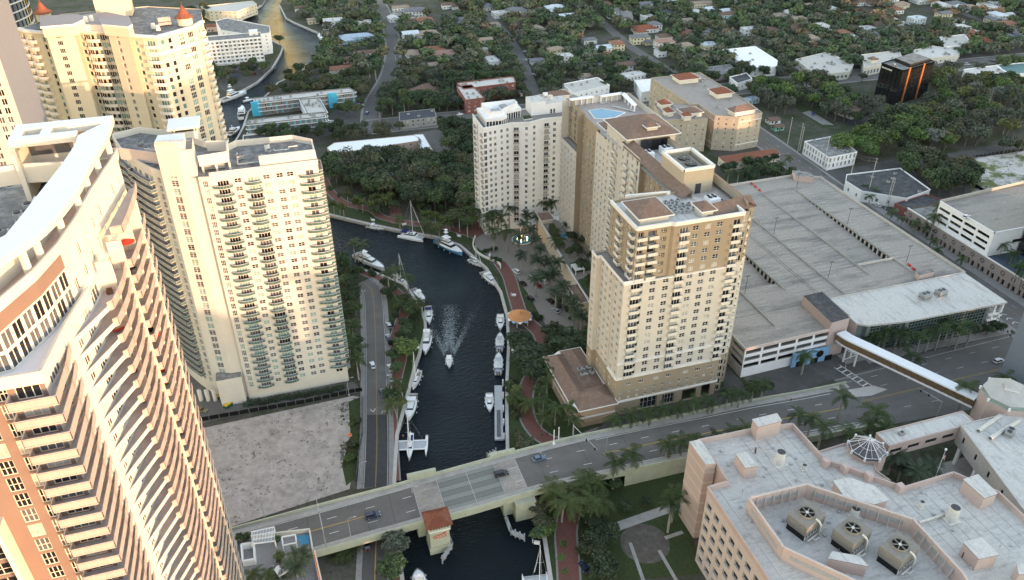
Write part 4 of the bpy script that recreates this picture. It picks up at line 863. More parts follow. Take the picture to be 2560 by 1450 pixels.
for i, (p, q) in enumerate(zip(wl, wl[1:])):
    Ln = math.dist(p, q); mm = cr if i in (0, 2) else tan; n = int(Ln/3.6)
    B.W(p, q, 0, 78 if i else 80, [((j+.5)*Ln/n, 1.8 if j % 2 else 1.5, 'cross' if j % 2 == 0 else 'two', .8 if j % 2 == 0 else .1, 1.6 if j % 2 == 0 else 2.3) for j in range(n)] if n else [], 23, 6, FH, mm, 'cross', fr, GL, .35)
wall(B.walls, (150.8, 292), (150.8, 300), 0, 76, [], cr)
pw = [(131, 342), (131, 322), (133.4, 322), (133.4, 302), (131.6, 302), (131.6, 291)]
for i, (p, q) in enumerate(zip(pw, pw[1:])):
    Ln = math.dist(p, q); n = int(Ln/3.5); zt = 54 if i == 0 else 72; B.W(p, q, 0, zt, [((j+.5)*Ln/n, 1.5) for j in range(n)] if n else [], 20 if i else 16, 6, FH, cr if i % 4 == 0 else tan, 'cross', fr, GL, .35, .8, 1.6)
B.W((134.5, 342), (134.5, 322), 54, 72, [(3, 3, 'three', .1, 2.2), (9, 3, 'three', .1, 2.2), (15, 3, 'three', .1, 2.2)], 5, 55, FH, tan, 'cross', fr, GL, .8)
wall(B.walls, (165, 342), (131, 342), 0, 72, [], cr); wall(B.walls, (165, 300), (165, 342), 0, 72, [], cr); wall(B.walls, (150.8, 300), (165, 300), 0, 72, [], cr)
sheet(B.roofs, [(134, 300), (165, 300), (165, 342), (134, 342)], 69, mat('pool_deck', (.40, .34, .31), var=.1)); sheet(B.roofs, [(131, 322), (134.5, 322), (134.5, 342), (131, 342)], 53.5, M['paver'])
sheet(B.roofs, [(100.6, 229), (100.6, 224.5), (102.2, 224.5), (102.2, 213.5), (102.5, 205.6), (118, 205.6), (118, 229)], 56.6, M['paver'])
sheet(B.roofs, [(106, 206.4), (118, 206.4), (118.8, 205.6), (144.2, 205.6), (144.2, 215), (131, 227), (106, 227)], 76.6, M['roof_white'])
sheet(B.roofs, [(130.2, 221), (150.8, 221), (150.8, 292), (130.2, 292)], 74.6, M['roof_white2'])
co = MB()
for P, z, hh in (([(105.8, 227), (105.8, 206.2), (118, 206.2), (118.8, 205.4), (144.4, 205.4), (144.4, 214)], 77.4, 1.3), ([(102.3, 205.4), (144.4, 205.4)], 57.4, .5), ([(102.3, 213), (102.3, 205.4), (144.4, 205.4)], 17.4, .8), ([(102.3, 213), (102.3, 205.4), (144.4, 205.4), (144.4, 212)], 6.6, .6), ([(102.3, 205.35), (144.4, 205.35)], 24.2, .5), ([(112, 229), (128, 227.2)], 77.4, 1.2)):
    co = MB()
    for a, b in zip(P, P[1:]): co.bar((*a, z), (*b, z), .7, hh, M['trim'])
    B.part('cornice', co)
co = MB()
for P in ([(100.6, 229), (100.6, 224.5), (102.2, 224.5), (102.2, 213.5), (102.4, 205.8), (106, 205.8)],):
    for a, b in zip(P, P[1:]): co.bar((*a, 57.8), (*b, 57.8), .35, 1., M['trim'])
B.part('parapet', co)
br_ = MB()
def slope_strip(mb, a, b, wdt, z0, z1, m):  # mansard strip rising inward (normal to the left of a->b)
    a = Vector(a); b = Vector(b); d = (b-a).normalized(); n = Vector((-d.y, d.x))*wdt
    mb.face([(*a, z0), (*b, z0), (*(b+n), z1), (*(a+n), z1)], m)
    mb.face([(*(a+n), z1), (*(b+n), z1), (b.x+n.x, b.y+n.y, z1-3), (a.x+n.x, a.y+n.y, z1-3)], M['tan_mid'])
rb = M['roof_brown']
slope_strip(br_, (129.6, 271), (129.6, 222), 4.2, 77, 79.4, rb); slope_strip(br_, (151.6, 209.4), (151.6, 271), 3.6, 77, 79.2, rb); slope_strip(br_, (132, 206.8), (151.6, 209.4), 4.4, 77, 79.4, rb)
B.part('mansard_roof', br_)
m = MB(); m.hip([(131.2, 269.8), (152.6, 269.8), (152.6, 291.4), (131.2, 291.4)], 80.4, 5.2, rb, 1.0, m2=M['trim']); B.part('hip_roof', m)
m = MB(); m.prism([(131.8, 270.4), (152, 270.4), (152, 291), (131.8, 291)], 74, 80.3, cr, False); m.box(137, 269.2, 74.7, 149, 270.3, 79.2, M['glass_dark']); B.part('tower_room', m)
m = MB(); m.hip([(140, 272), (145, 272), (145, 276.5), (140, 276.5)], 83.2, 1.8, rb, .5, m2=M['trim']); m.box(140.3, 272, 80.3, 144.7, 276.3, 83.2, cr); B.part('dormer', m)
m = MB(); m.hip([(131.6, 291.6), (145, 291.6), (145, 300), (131.6, 300)], 76, 2.4, rb, .5, m2=M['trim']); B.part('hip_roof', m)
m = MB(); m.hip([(108, 209), (119, 209), (119, 221), (108, 221)], 79.4, 3.2, rb, .9, m2=M['trim']); m.box(108.4, 209.4, 76.6, 118.6, 220.6, 79.4, cr); B.part('hip_roof', m)
m = MB(); m.hip([(129.5, 207.4), (134.5, 207.4), (134.5, 214), (129.5, 214)], 79.3, 1.8, rb, .5, m2=M['trim']); m.box(130, 207.8, 76.6, 134, 213.6, 79.3, cr); B.part('hip_roof', m)
m = MB()
for a, b in zip(*[[(133.7, 245.6), (145.2, 245.6), (145.2, 229), (133.7, 229)], [(145.2, 245.6), (145.2, 229), (133.7, 229), (133.7, 245.6)]]): m.bar((*a, 79.5), (*b, 79.5), .6, 9.8, M['tan_mid']); m.bar((*a, 84.2), (*b, 84.2), 1., 1., M['trim'])
m.box(134, 229.3, 80, 145, 245.3, 80.5, M['roof_grey']); m.box(138.6, 228.6, 74.6, 140.8, 228.8, 78.5, M['steel_dark']); B.part('plant_enclosure', m)
m = MB(); m.box(136, 232, 80.5, 143, 243, 83.2, M['tower_beige']); B.part('cooling_tower', m)
for y in (235, 240.2):
    m = MB(); m.cyl((139.5, y), 2.2, 83.2, 83.9, M['steel_dark'], 16, mt=M['tower_beige']); m.cyl((139.5, y), 1.9, 83.9, 83.95, M['black'], 16)
    for k in range(6): m.bar((139.5, y, 84.0), (139.5+1.8*math.cos(k*PI/3), y+1.8*math.sin(k*PI/3), 84.0), .35, .06, M['tower_beige'])
    B.part('fan', m)
for (x, y) in ((136, 262), (145, 264), (140, 219), (147, 250)):
    m = MB(); m.box(-2, -2.2, 0, 2, 2.2, 3, M['white'], M['white'])
    for i in (-1, 1): m.cyl((i*.9, 0), .75, 3, 3.2, M['black'], 10); m.cyl((i*.9, 1.3), .6, 3, 3.2, M['black'], 8)
    m.build('air_conditioner', B.root, False, (x-tc[0], y-tc[1], 74.7), .1)
for k in range(14): hvac(B.root, 121+(k % 5)*2.3, 214+(k//5)*3.6, 76.6, 1.6, 1.1, 1., k*.3, 1, tc)
for k in range(6): m = MB(); m.tube([(120+k*1.5, 212, 77.2), (121+k*1.6, 219, 77.2), (123+k*1.2, 222, 77.4)], .2, M['galv'], 6); B.part('duct', m, True)
for k in range(5): hvac(B.root, 142+(k % 3)*2.4, 216+(k//3)*4, 74.7, 1.5, 1., .9, k*.3, 1, tc)
m = MB(); m.prism([(140.4, 333), (139, 322), (143, 320.6), (149, 320.6), (156, 325), (147.5, 333.5)], 69.01, 69.2, M['trim'], M['trim']); B.part('pool_surround', m)
m = MB(); m.prism([(140.9, 332.4), (139.6, 322.5), (143.2, 321.2), (148.8, 321.2), (154.8, 325), (147.2, 332.8)], 69.2, 69.24, M['pool']); B.part('swimming_pool', m)
m = MB()
for a, b in (((150, 341), (161.5, 342)), ((161.5, 342), (160, 325)), ((134.5, 341), (146, 341.6))):
    m.bar((*a, 72.2), (*b, 72.2), 2.2, .5, M['white'])
    for t in np.linspace(0, 1, 5): m.box(a[0]+(b[0]-a[0])*t-.25, a[1]+(b[1]-a[1])*t-.25, 69, a[0]+(b[0]-a[0])*t+.25, a[1]+(b[1]-a[1])*t+.25, 72, M['white'])
B.part('pergola', m)
for k in range(14):
    m = MB(); m.box(-.35, -.9, .2, .35, .6, .4, M['seat']); m.prism([(-.35, .6), (.35, .6), (.35, 1), (-.35, 1)], .3, .75, M['seat']); o = m.build('sun_lounger', None, False, (150+k*.75, 338.6-k*1.05 if k > 4 else 339.3, 69.02), 1.1)
    AUTO.append((o, 'pale', 'sun lounger', 'sun lounger', 'loungers by the rooftop pool', 150+k*.75, 338-k))
mb_r = balcony([(0, 0), (0, -1.), (3.6, -1.), (3.6, 0)], [(0, .05), (3.6, .05)], rail=M['tan_white'], post=M['trim'], slab=M['trim'], rh=1., step=.6, th_=.2)
me_r = mb_r.mesh('balcony')
for k in range(19):
    z = 17.6+FH*k
    for u in ([104.9] if k < 13 else [])+[120.8, 140.2]: ob('balcony', me_r, B.root, (u-tc[0], 205.6-tc[1], z))
    if k >= 13:
        for v in (207.2, 217): ob('balcony', me_r, B.root, (106-tc[0], v+3.6-tc[1], z), -PI/2)
        ob('balcony', me_r, B.root, (106-tc[0], 206.4-tc[1], z)); ob('balcony', me_r, B.root, (110.2-tc[0], 206.4-tc[1], z))
    ob('balcony', me_r, B.root, (147.6-tc[0], 207.6-tc[1], z), PI/2*.999, (.75, 1, 1))
    if k < 18:
        for v in (262, 269, 284): ob('balcony', me_r, B.root, (130.2 if v < 270 else 131.6, v, z)[0:0] or (130.2-tc[0]+(1.4 if v > 275 else 0), v-tc[1], z), -PI/2)
B.done(keep=300); FOOT.append([(98, 200), (160, 200), (166, 344), (128, 344), (128, 232), (98, 232)]); lm(125, 206, 'the tan tower'); lm(148, 330, 'the rooftop pool wing')
pv = L([(1395, 880), (1440, 855), (1490, 885), (1530, 990), (1512, 1010), (1440, 1045), (1425, 1000)], 9)
B = Bld('entrance_pavilion', 'low salmon pavilion with brown tile roofs at the foot of the tan tower', 'building', (98, 215))
PVW = [(88.5, 203.5), (101.8, 203.5), (101.8, 228), (93, 238), (86.5, 234), (86.5, 208)]
for i, (p, q) in enumerate(zip(PVW, PVW[1:]+PVW[:1])):
    Ln = math.dist(p, q); B.W(p, q, 0, 8.4, [(Ln*.5, 1.6, 'cross', 1, 2)] if Ln < 8 else [(x, 1.6, 'cross', 1, 2.) for x in np.arange(3, Ln-2, 5)] if i > 2 else [], 2, .3, 3.9, M['salmon'], 'cross', fr, GL, .2)
for a, b in zip(PVW, PVW[1:]+PVW[:1]): B.walls.bar((*a, 4.4), (*b, 4.4), .5, .6, M['trim']); B.walls.bar((*a, 8.5), (*b, 8.5), 1.2, .4, M['trim'])
m = MB(); m.hip([(88, 203), (102, 203), (102, 214), (88, 214)], 8.6, 3.0, rb, .6, m2=M['trim']); B.part('hip_roof', m)
m = MB(); m.hip([(86, 208), (94, 208), (94, 236), (86, 236)], 8.6, 2.8, rb, .6, m2=M['trim']); B.part('hip_roof', m)
m = MB(); m.hip([(93, 214), (101.8, 214), (101.8, 238), (93, 238)], 8.7, 1.6, rb, .2, ridge=.1, m2=M['trim']); B.part('hip_roof', m)
for k in range(6): hvac(B.root, 95.5+(k % 3)*1.9, 220+(k//3)*3, 9.9, 1.6, 1.2, 1.2, k, 1, (98, 215))
B.done(); FOOT.append([(84, 200), (103, 200), (103, 242), (84, 242)]); lm(94, 212, 'the salmon entrance pavilion')
gw = thing('garden_terrace', 'long cream retaining wall with balustrade and raised courtyard garden', 'terrace', (124, 300, 0)); GO = (124, 300)
GP = [(121.8, 349), (116.2, 254), (105, 236), (131, 229.5), (131, 342), (128, 350)]
m = MB(); m.prism(GP, 0, 8.6, M['cream'], M['paver']); bpart('wall', m, GO, gw)
m = MB()
for a, b in (((121.8, 349), (116.2, 254)), ((116.2, 254), (105, 236))):
    m.bar((*a, 9.6), (*b, 9.6), .5, .25, M['trim']); n = int(math.dist(a, b)/1.2)
    for k in range(n+1): x = a[0]+(b[0]-a[0])*k/n; y = a[1]+(b[1]-a[1])*k/n; m.box(x-.12, y-.12, 8.6, x+.12, y+.12, 9.5, M['trim'])
bpart('balustrade', m, GO, gw)
m = MB(); m.prism([(122.6, 334), (124.4, 338), (127, 338), (124.5, 318), (121.5, 318)], 8.65, 10, M['grass'], M['grass']); m.prism([(119.5, 285), (124, 286), (124, 268), (118.6, 268)], 8.65, 9.4, M['grass'], M['grass']); m.prism([(121, 300), (130, 302), (130, 292), (120, 292)], 8.65, 9.2, M['grass'], M['grass']); bpart('planting_bed', m, GO, gw)
m = MB(); m.hip([(121.5, 341), (127.8, 341), (128, 349), (121.8, 349)], 10.8, 1.4, rb, .4, m2=M['trim']); m.box(121.9, 341.4, 8.6, 127.5, 348.8, 10.8, M['cream']); bpart('pavilion', m, GO, gw)
m = MB(); m.hip([(113.4, 268), (118, 268), (118, 282), (113.4, 282)], 8.9, 1.6, rb, .4, m2=M['trim']);
for y in (268.5, 273, 277.5, 281.5): m.box(113.6, y, 0, 114.3, y+.7, 8.8, M['trim'])
bpart('porte_cochere', m, GO, gw)
for (x, y, r) in ((127.5, 326, 1.8), (124.5, 296, 2)): m = MB(); m.cyl((x, y), r, 8.6, 9.1, M['trim'], 16, mt=M['pool']); bpart('fountain_basin', m, GO, gw)
m = MB()
for k in range(9): m.bar((119.6, 290+k*.7, 11.2), (124.4, 290+k*.7, 11.2), .3, .2, M['white'])
for x, y in ((120, 290), (124, 290), (120, 295.6), (124, 295.6)): m.box(x-.15, y-.15, 8.6, x+.15, y+.15, 11.1, M['white'])
bpart('pergola', m, GO, gw); FOOT.append(GP); lm(122, 300, 'the raised courtyard garden')
wc = (118, 366); w = M['white']
B = Bld('residential_tower', 'white zigzag-fronted tower with rooftop pavilion above the fountain plaza', 'tower', wc)
WF = [(95.6, 354.2), (103.2, 355.4), (110.8, 356.8), (119, 354.6), (127, 357.2), (136, 356.6), (144.2, 359.5)]
wc_ = {0: [(1.2, 1.6, 'two', .1, 2.2), (3.9, 1.3), (6.4, 1.3)], 1: [(2.2, 1.3), (5.4, 1.3)], 2: [(2.2, 2.6, 'two', .1, 2.2), (7.2, 1.4)], 3: [(3.2, 1.4), (7.3, .01)], 4: [(.9+1, 2.4, 'two', .1, 2.2), (6.0, 1.5)], 5: [(.9+1, 2.4, 'two', .1, 2.2), (5.4, 1.5)]}
for i, (p, q) in enumerate(zip(WF, WF[1:])): B.W(p, q, 0, 57.6, [c for c in wc_[i] if c[1] > .1], 17, 4.2, 3.07, w, 'two', M['frame'], GL, .25, .7, 1.7)
B.W((95.8, 374), (95.6, 354.2), 0, 57.6, [(9, 2., 'four', .2, 2.6), (4, 1.4)], 17, 4.2, 3.07, w, 'two', M['frame'], GL, .25)
for p, q in (((144.2, 359.5), (146, 376)), ((146, 376), (95.8, 374))): wall(B.walls, p, q, 0, 57.6, [], w)
sheet(B.roofs, [*WF, (146, 376), (95.8, 374)], 56.8, M['paver'])
m = MB()
for a, b in zip([(95.8, 374)]+WF, WF+[(146, 376)]): m.bar((*a, 57.8), (*b, 57.8), .45, .9, w)
B.part('parapet', m)
m = MB(); OC = [(98, 357), (105.5, 356.4), (109, 359), (109, 364), (118, 366), (118, 372.6), (98, 372.6)]
m.prism(OC, 56.8, 60, M['glass_dark'], False); m.prism([(p[0]+(p[0]-105)*.05, p[1]+(p[1]-364)*.05) for p in OC], 60, 61.4, w, w, True)
for a, b in zip(OC, OC[1:]+OC[:1]):
    n = max(1, int(math.dist(a, b)/1.3))
    for k in range(n): x = a[0]+(b[0]-a[0])*k/n; y = a[1]+(b[1]-a[1])*k/n; m.box(x-.16, y-.16, 56.8, x+.16, y+.16, 60, w)
B.part('glass_pavilion', m)
m = MB(); SC = [(100.5, 359), (106.5, 358.6), (108.5, 362), (117, 367.5), (117, 372), (100, 372)]
for a, b in zip(SC, SC[1:]+SC[:1]): m.bar((*a, 62.7), (*b, 62.7), .25, 2.6, w)
m.box(103, 362, 61.4, 107, 366, 62.8, M['ac_unit']); m.box(109, 368, 61.4, 112, 371, 62.6, M['ac_unit']); B.part('roof_screen', m)
m = MB(); m.box(124, 366, 56.8, 131.5, 375.5, 63.5, w, M['roof_white']); m.box(131.5, 366, 56.8, 143.5, 375.5, 62, w, M['roof_white']); m.box(134, 365.8, 57, 134.7, 366.1, 59.2, M['glass_dark']); m.box(135.6, 365.8, 57, 136.3, 366.1, 59.2, M['glass_dark']); m.box(141, 365.8, 57, 142.2, 366.1, 59.5, M['glass_dark']); B.part('penthouse', m)
m = MB(); m.tube([(132, 371, 63.3), (132.4, 371, 65.2), (134, 370.6, 65.4)], [1.3, 1.2, .9], w, 10); m.cyl((136, 372), 1.2, 62, 64, M['duct_white'], 10); B.part('flue', m, True)
m = MB(); m.prism([(118.5, 361), (123, 361.5), (123, 366), (119, 366)], 56.8, 57.3, w, M['grass']); B.part('planter', m)
mbw = balcony([(0, 0), (0, -1.1), (2.9, -1.1), (2.9, 0)], [(0, .05), (2.9, .05)], rail=M['rail_frost'], post=M['rail_white'], slab=w, rh=1., step=.7, th_=.2).mesh('balcony')
for k in range(17):
    z = 4.25+3.07*k
    for s_, i in ((.7, 2), (.5, 4), (.5, 5)):
        p, q = Vector(WF[i]), Vector(WF[i+1]); t = (q-p).normalized(); c = p+t*s_; ob('balcony', mbw, B.root, (c.x-wc[0], c.y-wc[1], z), math.atan2(t.y, t.x))
    ob('balcony', mbw, B.root, (95.7-wc[0], 357.3-wc[1], z), -PI/2);
    if k % 1 == 0: ob('balcony', mbw, B.root, (95.7-wc[0], 370-wc[1], z), -PI/2)
m = MB(); m.box(113, 350.6, 3.8, 122, 355.2, 4.3, w, w, True)
for x in (113.3, 117.3, 121.4): m.box(x, 350.9, 0, x+.5, 351.4, 3.8, w)
m.prism([(126, 351), (138, 351.6), (138, 357), (126, 357)], 3.4, 3.9, w, w, True); B.part('entrance_canopy', m)
B.done(keep=300); FOOT.append([(93, 349), (148, 352), (148, 378), (93, 376)]); lm(112, 357, 'the white zigzag tower')
def hiproof(B, P, z, h, mt, body=3): m = MB(); m.hip(P, z, h, mt, .6, m2=M['trim']); c = (sum(p[0] for p in P)/4, sum(p[1] for p in P)/4); m.prism([(c[0]+(p[0]-c[0])*.92, c[1]+(p[1]-c[1])*.92) for p in P], z-body, z, M['tan_white'], False); B.part('hip_roof', m)
def rect(cx, cy, a, b, rz=0): c, s = math.cos(rz), math.sin(rz); return [(cx+x*c-y*s, cy+x*s+y*c) for x, y in ((-a/2, -b/2), (a/2, -b/2), (a/2, b/2), (-a/2, b/2))]
B = block('beige seven-storey block with three red hip corner roofs along the avenue', 'building', [(256, 498), (257, 443), (262, 441), (261.5, 419), (274, 412), (291.5, 414), (294, 436), (294, 498)], 22, M['tan_mid'], mat('roof_tan', (.34, .29, .26), var=.1, stain=(.3, .5, .7, (.26, .23, .21))), 'apartment_block', 7, .6, 3, 4.2, 1.2, 1.6, keep=200, acs=14, done=False, phrase='the beige seven-storey block')
for P in (rect(276, 486, 15, 12), rect(284, 452, 12, 11), rect(279, 418, 16, 8, .1)): hiproof(B, P, 25, 2.8, M['roof_red'] if P[0][1] > 430 else rb)
m = MB()
for p, q in (((262, 441), (261.5, 419)), ((274, 412), (291.5, 414)), ((291.5, 414), (294, 436))): m.bar((*p, 4.2), (*q, 4.2), .4, .4, M['trim']); m.bar((*p, 19), (*q, 19), .4, .3, M['trim'])
B.part('string_course', m); B.done(keep=200)
B = block('beige stepped block with brown hip roofs behind the rooftop pool', 'building', [(236, 452), (229, 424), (256, 418), (258, 445), (246, 452)], 21, M['tan_mid'], MATS['roof_tan'], 'apartment_block', 6, .6, 3, 4, 1.2, 1.6, keep=100, acs=8, done=False, phrase='the beige stepped block')
for P in (rect(249, 428, 12, 10), rect(236, 432, 5, 6), rect(240, 446, 7, 7), rect(243, 421.5, 5, 4)): hiproof(B, P, 24, 2.4, rb if P[0][0] > 242 else M['roof_red'])
B.done(keep=100)
B = block('beige block with brown hip roof behind the white zigzag tower', 'building', L([(1338, 243), (1415, 226), (1462, 250), (1385, 272)], 20), 20, M['tan_white'], MATS['roof_tan'], 'apartment_block', 6, .6, 3, 4, 1.2, 1.5, keep=40, acs=5, done=False)
c = G(1390, 232, 23); hiproof(B, rect(c[0]+2, c[1]-2, 15, 9), 22.5, 2.4, rb, 2.5); B.done(keep=40)
block('long red tile roofed arcade between palms and the parking deck', 'building', L([(1800, 398), (1940, 378), (1955, 392), (1820, 416)], 5), 5, M['cream'], M['roof_red'], 'shop_row', 1, .4, 3, 4, par=0, acs=0, phrase='the red roofed arcade')
gc = (220, 275)
B = Bld('parking_garage', 'large pale concrete parking deck with ramps on its open roof', 'building', gc)
GPp = [(159, 211.3), (198.5, 212.6), (211, 218), (211, 231.5), (281, 231.5), (281, 337), (268, 343.7), (159, 343)]
def gside(p, q, bay=6.3, m=M['concrete_pale'], z1=14.2):
    Ln = math.dist(p, q); n = max(1, int(Ln/bay)); ops = [(round(j*Ln/n+.5, 2), round((j+1)*Ln/n-.5, 2), 3.3*k+1.2, 3.3*k+3.0) for j in range(n) for k in range(1, 4)]; wall(B.walls, p, q, 0, z1, ops, m, .5, M['concrete'])
gside(GPp[0], GPp[1], 6.6, M['white']); gside(GPp[7], GPp[0], 9); wall(B.walls, GPp[1], GPp[2], 0, 14.2, [], M['pink']); wall(B.walls, (211, 218), (211, 231.5), 0, 14.2, [], M['white'])
gside((281, 231.5), (281, 337), 10); gside((281, 337), (268, 343.7)); gside((268, 343.7), (159, 343), 9)
sheet(B.roofs, [p for p in GPp], 13.2, M['deck_concrete'], [[(240.4, 252), (259.2, 252), (259.2, 322), (240.4, 322)], [(179.4, 250), (197.6, 250), (197.6, 290), (179.4, 290)]])
for x0, x1, y0, y1 in ((240.4, 259.2, 252, 322), (179.4, 197.6, 250, 290)):
    B.roofs.face([(x0, y0, 10.2), (x1, y0, 10.2), (x1, y1, 13.2), (x0, y1, 13.2)], M['deck_concrete']); B.roofs.face([(x0, y0, 10.2), (x0, y0, 13.2), (x1, y0, 13.2), (x1, y0, 10.2)], M['concrete'])
    B.roofs.face([(x0, y1, 13.2), (x0, y0, 13.2), (x0, y0, 10.2)], M['concrete']); n = int((y1-y0)/3)
    for k in range(n):
        y = y0+(y1-y0)*k/n; zz = 10.2+3*k/n; B.roofs.box(x1, y, zz-.2, x1+.4, y+.9, 13.2, M['concrete_pale']); B.roofs.box(x1+.4, y+.9, 9, x1+.5, y0+(y1-y0)*(k+1)/n, 13.2, M['black'])
B.roofs.box(159, 212, 6.4, 281, 343, 6.6, M['concrete']); B.roofs.box(159.8, 212.4, 0.1, 210, 342, 0.16, M['asphalt'])
m = MB()
for i in range(len(GPp)): a, b = GPp[i], GPp[(i+1) % len(GPp)]; m.bar((*a, 13.8), (*b, 13.8), .4, 1.2, M['concrete_pale'] if i > 1 else M['pink_light'])
m.bar((240.4, 251.8, 13.8), (259.5, 251.8, 13.8), .4, 1.1, M['concrete_pale']); B.part('parapet', m)
for (x, y0, y1) in ((178.7, 222, 249), (198, 244, 292), (220, 234, 306), (240.2, 244, 328), (259.7, 240, 330)):
    m = MB(); m.bar((x, y0, 13.5), (x, y1, 13.5), .35, .6, M['concrete']);
    for y in np.arange(y0, y1, 2.6): m.bar((x, y, 13.2), (x, y, 14.9), .1, .1, M['galv'])
    for z in (14.2, 14.6): m.bar((x, y0, z), (x, y1, z), .04, .04, M['galv'])
    B.part('barrier', m)
m = MB()
for (a, b) in (((160, 252), (281, 252)), ((160, 300), (281, 300)), ((160, 232), (211, 232))): m.face([(a[0], a[1]-.09, 13.215), (b[0], b[1]-.09, 13.215), (b[0], b[1]+.09, 13.215), (a[0], a[1]+.09, 13.215)], M['asphalt_dark'])
for x in (209, 210.2): m.face([(x-.12, 232, 13.214), (x+.12, 232, 13.214), (x+.12, 340, 13.214), (x-.12, 340, 13.214)], M['asphalt_dark'])
B.part('deck_joint', m)
m = MB()
for x0 in (162, 181, 199.5, 213, 222, 234.5, 261.5, 275.5):
    for y in np.arange(234, 338, 2.75):
        if 178 < x0 < 199 and 248 < y < 292: continue
        m.face([(x0, y-.05, 13.212), (x0+4.6, y-.05, 13.212), (x0+4.6, y+.05, 13.212), (x0, y+.05, 13.212)], M['line_white'])
tag(B.part('parking_stall_line', m), kind='stuff')
m = MB(); m.box(181.5, 210.6, 0, 198.3, 211.4, 6.6, M['blue_pale']); B.part('entrance_front', m)
for x in (186.2, 194): m = MB(); m.cyl((0, 0), 1.7, 0, .06, M['black'], 18); o = m.build('round_opening', B.root, False, (x-gc[0], 210.58-gc[1], 4.2)); o.rotation_euler = (PI/2, 0, 0)
for x in (183.5, 190.2, 196.8): m = MB(); m.box(x, 210.5, 0, x+3.4, 210.58, 2.6, M['black']); B.part('doorway', m)
for p4, z in (([(2008, 748), (2056, 738), (2124, 804), (2078, 816)], 17.5),):
    P = L(p4, z); m = MB(); m.prism(P, 0, z, M['pink'], M['roof_dark']); B.part('stair_tower', m)
P = L([(1985, 433), (2030, 440), (2038, 452), (1992, 447)], 16.5); m = MB(); m.prism(P, 0, 16.5, M['pink'], M['roof_grey']); B.part('stair_tower', m)
P = L([(2290, 692), (2328, 684), (2336, 693), (2298, 702)], 15.5); m = MB(); m.prism(P, 13, 15.8, M['pink'], M['roof_grey']); B.part('lift_overrun', m)
def lamp_post(px, py, z, h, label, kind='double', name='lamp_post', uv=None):
    x, y = uv or G(px, py, z); t = thing(name, label, 'street lamp' if name == 'street_lamp' else 'lamp post', (x, y, z)); m = MB(); m.cyl((0, 0), .3, 0, .7, M['concrete'], 8); m.tube([(0, 0, .7), (0, 0, h)], [.12, .07], M['steel_dark'] if kind == 'double' else M['galv'], 6); m.build('pole', t)
    m = MB()
    if kind == 'double': m.box(-1., -.25, h, -.2, .25, h+.2, M['steel_dark']); m.box(.2, -.25, h, 1., .25, h+.2, M['steel_dark']); m.bar((-1, 0, h+.05), (1, 0, h+.05), .08, .08, M['steel_dark'])
    else: m.tube([(0, 0, h), (.6, 0, h+.5), (1.8, 0, h+.6)], .05, M['galv'], 5); m.box(1.7, -.15, h+.5, 2.5, .15, h+.62, M['galv'])
    m.build('lamp_head', t); return t
for px, py, l_ in ((1936, 592, 'dark twin lamp post by the faded bay lines on the parking deck'), (2070, 706, 'dark twin lamp post in the middle of the parking deck nearest the pink stair tower'), (1862, 740, 'dark twin lamp post on the parking deck beside the tan tower'), (2266, 668, 'dark twin lamp post near red barriers at the far corner of the deck'), (1994, 478, 'dark twin lamp post at the back wall of the parking deck'), (2120, 570, 'dark twin lamp post between the two long ramps of the parking deck')): lamp_post(px, py, 13.2, 8.5, l_)
def red_barrier(px, py, z, label, rz=1.5, col='red'):
    x, y = G(px, py, z); t = thing('traffic_barrier', label, 'barrier', (x, y, z), rz, 'water-filled barriers'); m = MB(); m.prism([(-1., -.3), (1., -.3), (1., .3), (-1., .3)], 0, .35, M[col]); m.prism([(-1., -.15), (1., -.15), (1., .15), (-1., .15)], .35, 1., M[col]); m.build('barrier_body', t); m = MB(); m.box(-.9, -.16, .5, .9, .16, .58, M['line_white']); m.build('stripe', t)
for px, py, l_ in ((1883, 468, 'red plastic barrier at the head of the deck ramp, first of three'), (1891, 475, 'red plastic barrier at the head of the deck ramp, middle of three'), (1901, 484, 'red plastic barrier at the head of the deck ramp, last of three'), (2273, 676, 'red plastic barrier by the far ramp end, beside the lamp post'), (2284, 686, 'red plastic barrier by the far ramp end, beside the small pink roof box')): red_barrier(px, py, 13.2, l_, 1.7)
B.done(); FOOT.append([(157, 209), (284, 205), (284, 345), (157, 345)]); lm(220, 275, 'the parking deck')
B = Bld('office_building', 'low office with dark green glass grid walls and weathered white flat roof', 'building', (245, 220))
GF = [(211, 212.8), (214.5, 212.8), (214.5, 210.9), (224, 210.9), (224, 210), (231.2, 210), (231.2, 208.6), (273.5, 208.6)]
for p, q in zip(GF, GF[1:]):
    Ln = math.dist(p, q); n = max(1, round(Ln/1.55)); B.W(p, q, 0, 13.2, [((j+.5)*Ln/n, Ln/n-.06) for j in range(n)] if Ln > 3 else [], 8, .25, 1.58, mat('mullion_grey', (.15, .18, .17)), 'one', M['mullion_grey'] if 'mullion_grey' in M else MATS['mullion_grey'], [mat('glass_green', (.012, .034, .028), rough=.06, spec=.9, var=.3)], .1, .03, 1.5)
wall(B.walls, (273.5, 208.6), (280, 231.3), 0, 13.2, [], M['galv']); wall(B.walls, (280, 231.3), (211, 231.3), 0, 13.4, [], M['galv']); wall(B.walls, (211, 231.3), (211, 212.8), 0, 13.4, [], M['pink_light'])
B.roofs.prism([(210.4, 213), (214, 210.4), (231, 208), (280, 206.8), (280.6, 231.4), (211, 231.4)], 13.2, 14, M['concrete_pale'], M['roof_white'], True)
m = MB();
for x, y in ((279, 207.6), (275.5, 208), (279.2, 214)): m.box(x, y, 0, x+.9, y+.9, 13.2, M['white'])
m.box(273.6, 207.6, 7.6, 280, 208.4, 8.4, M['white']); m.box(273.6, 207.6, 5, 280, 208.4, 5.6, M['white']); B.part('corner_frame', m)
for x in (249, 257): hvac(B.root, x, 219.5, 14, 4.2, 3.2, 2.8, .1, 2, (245, 220))
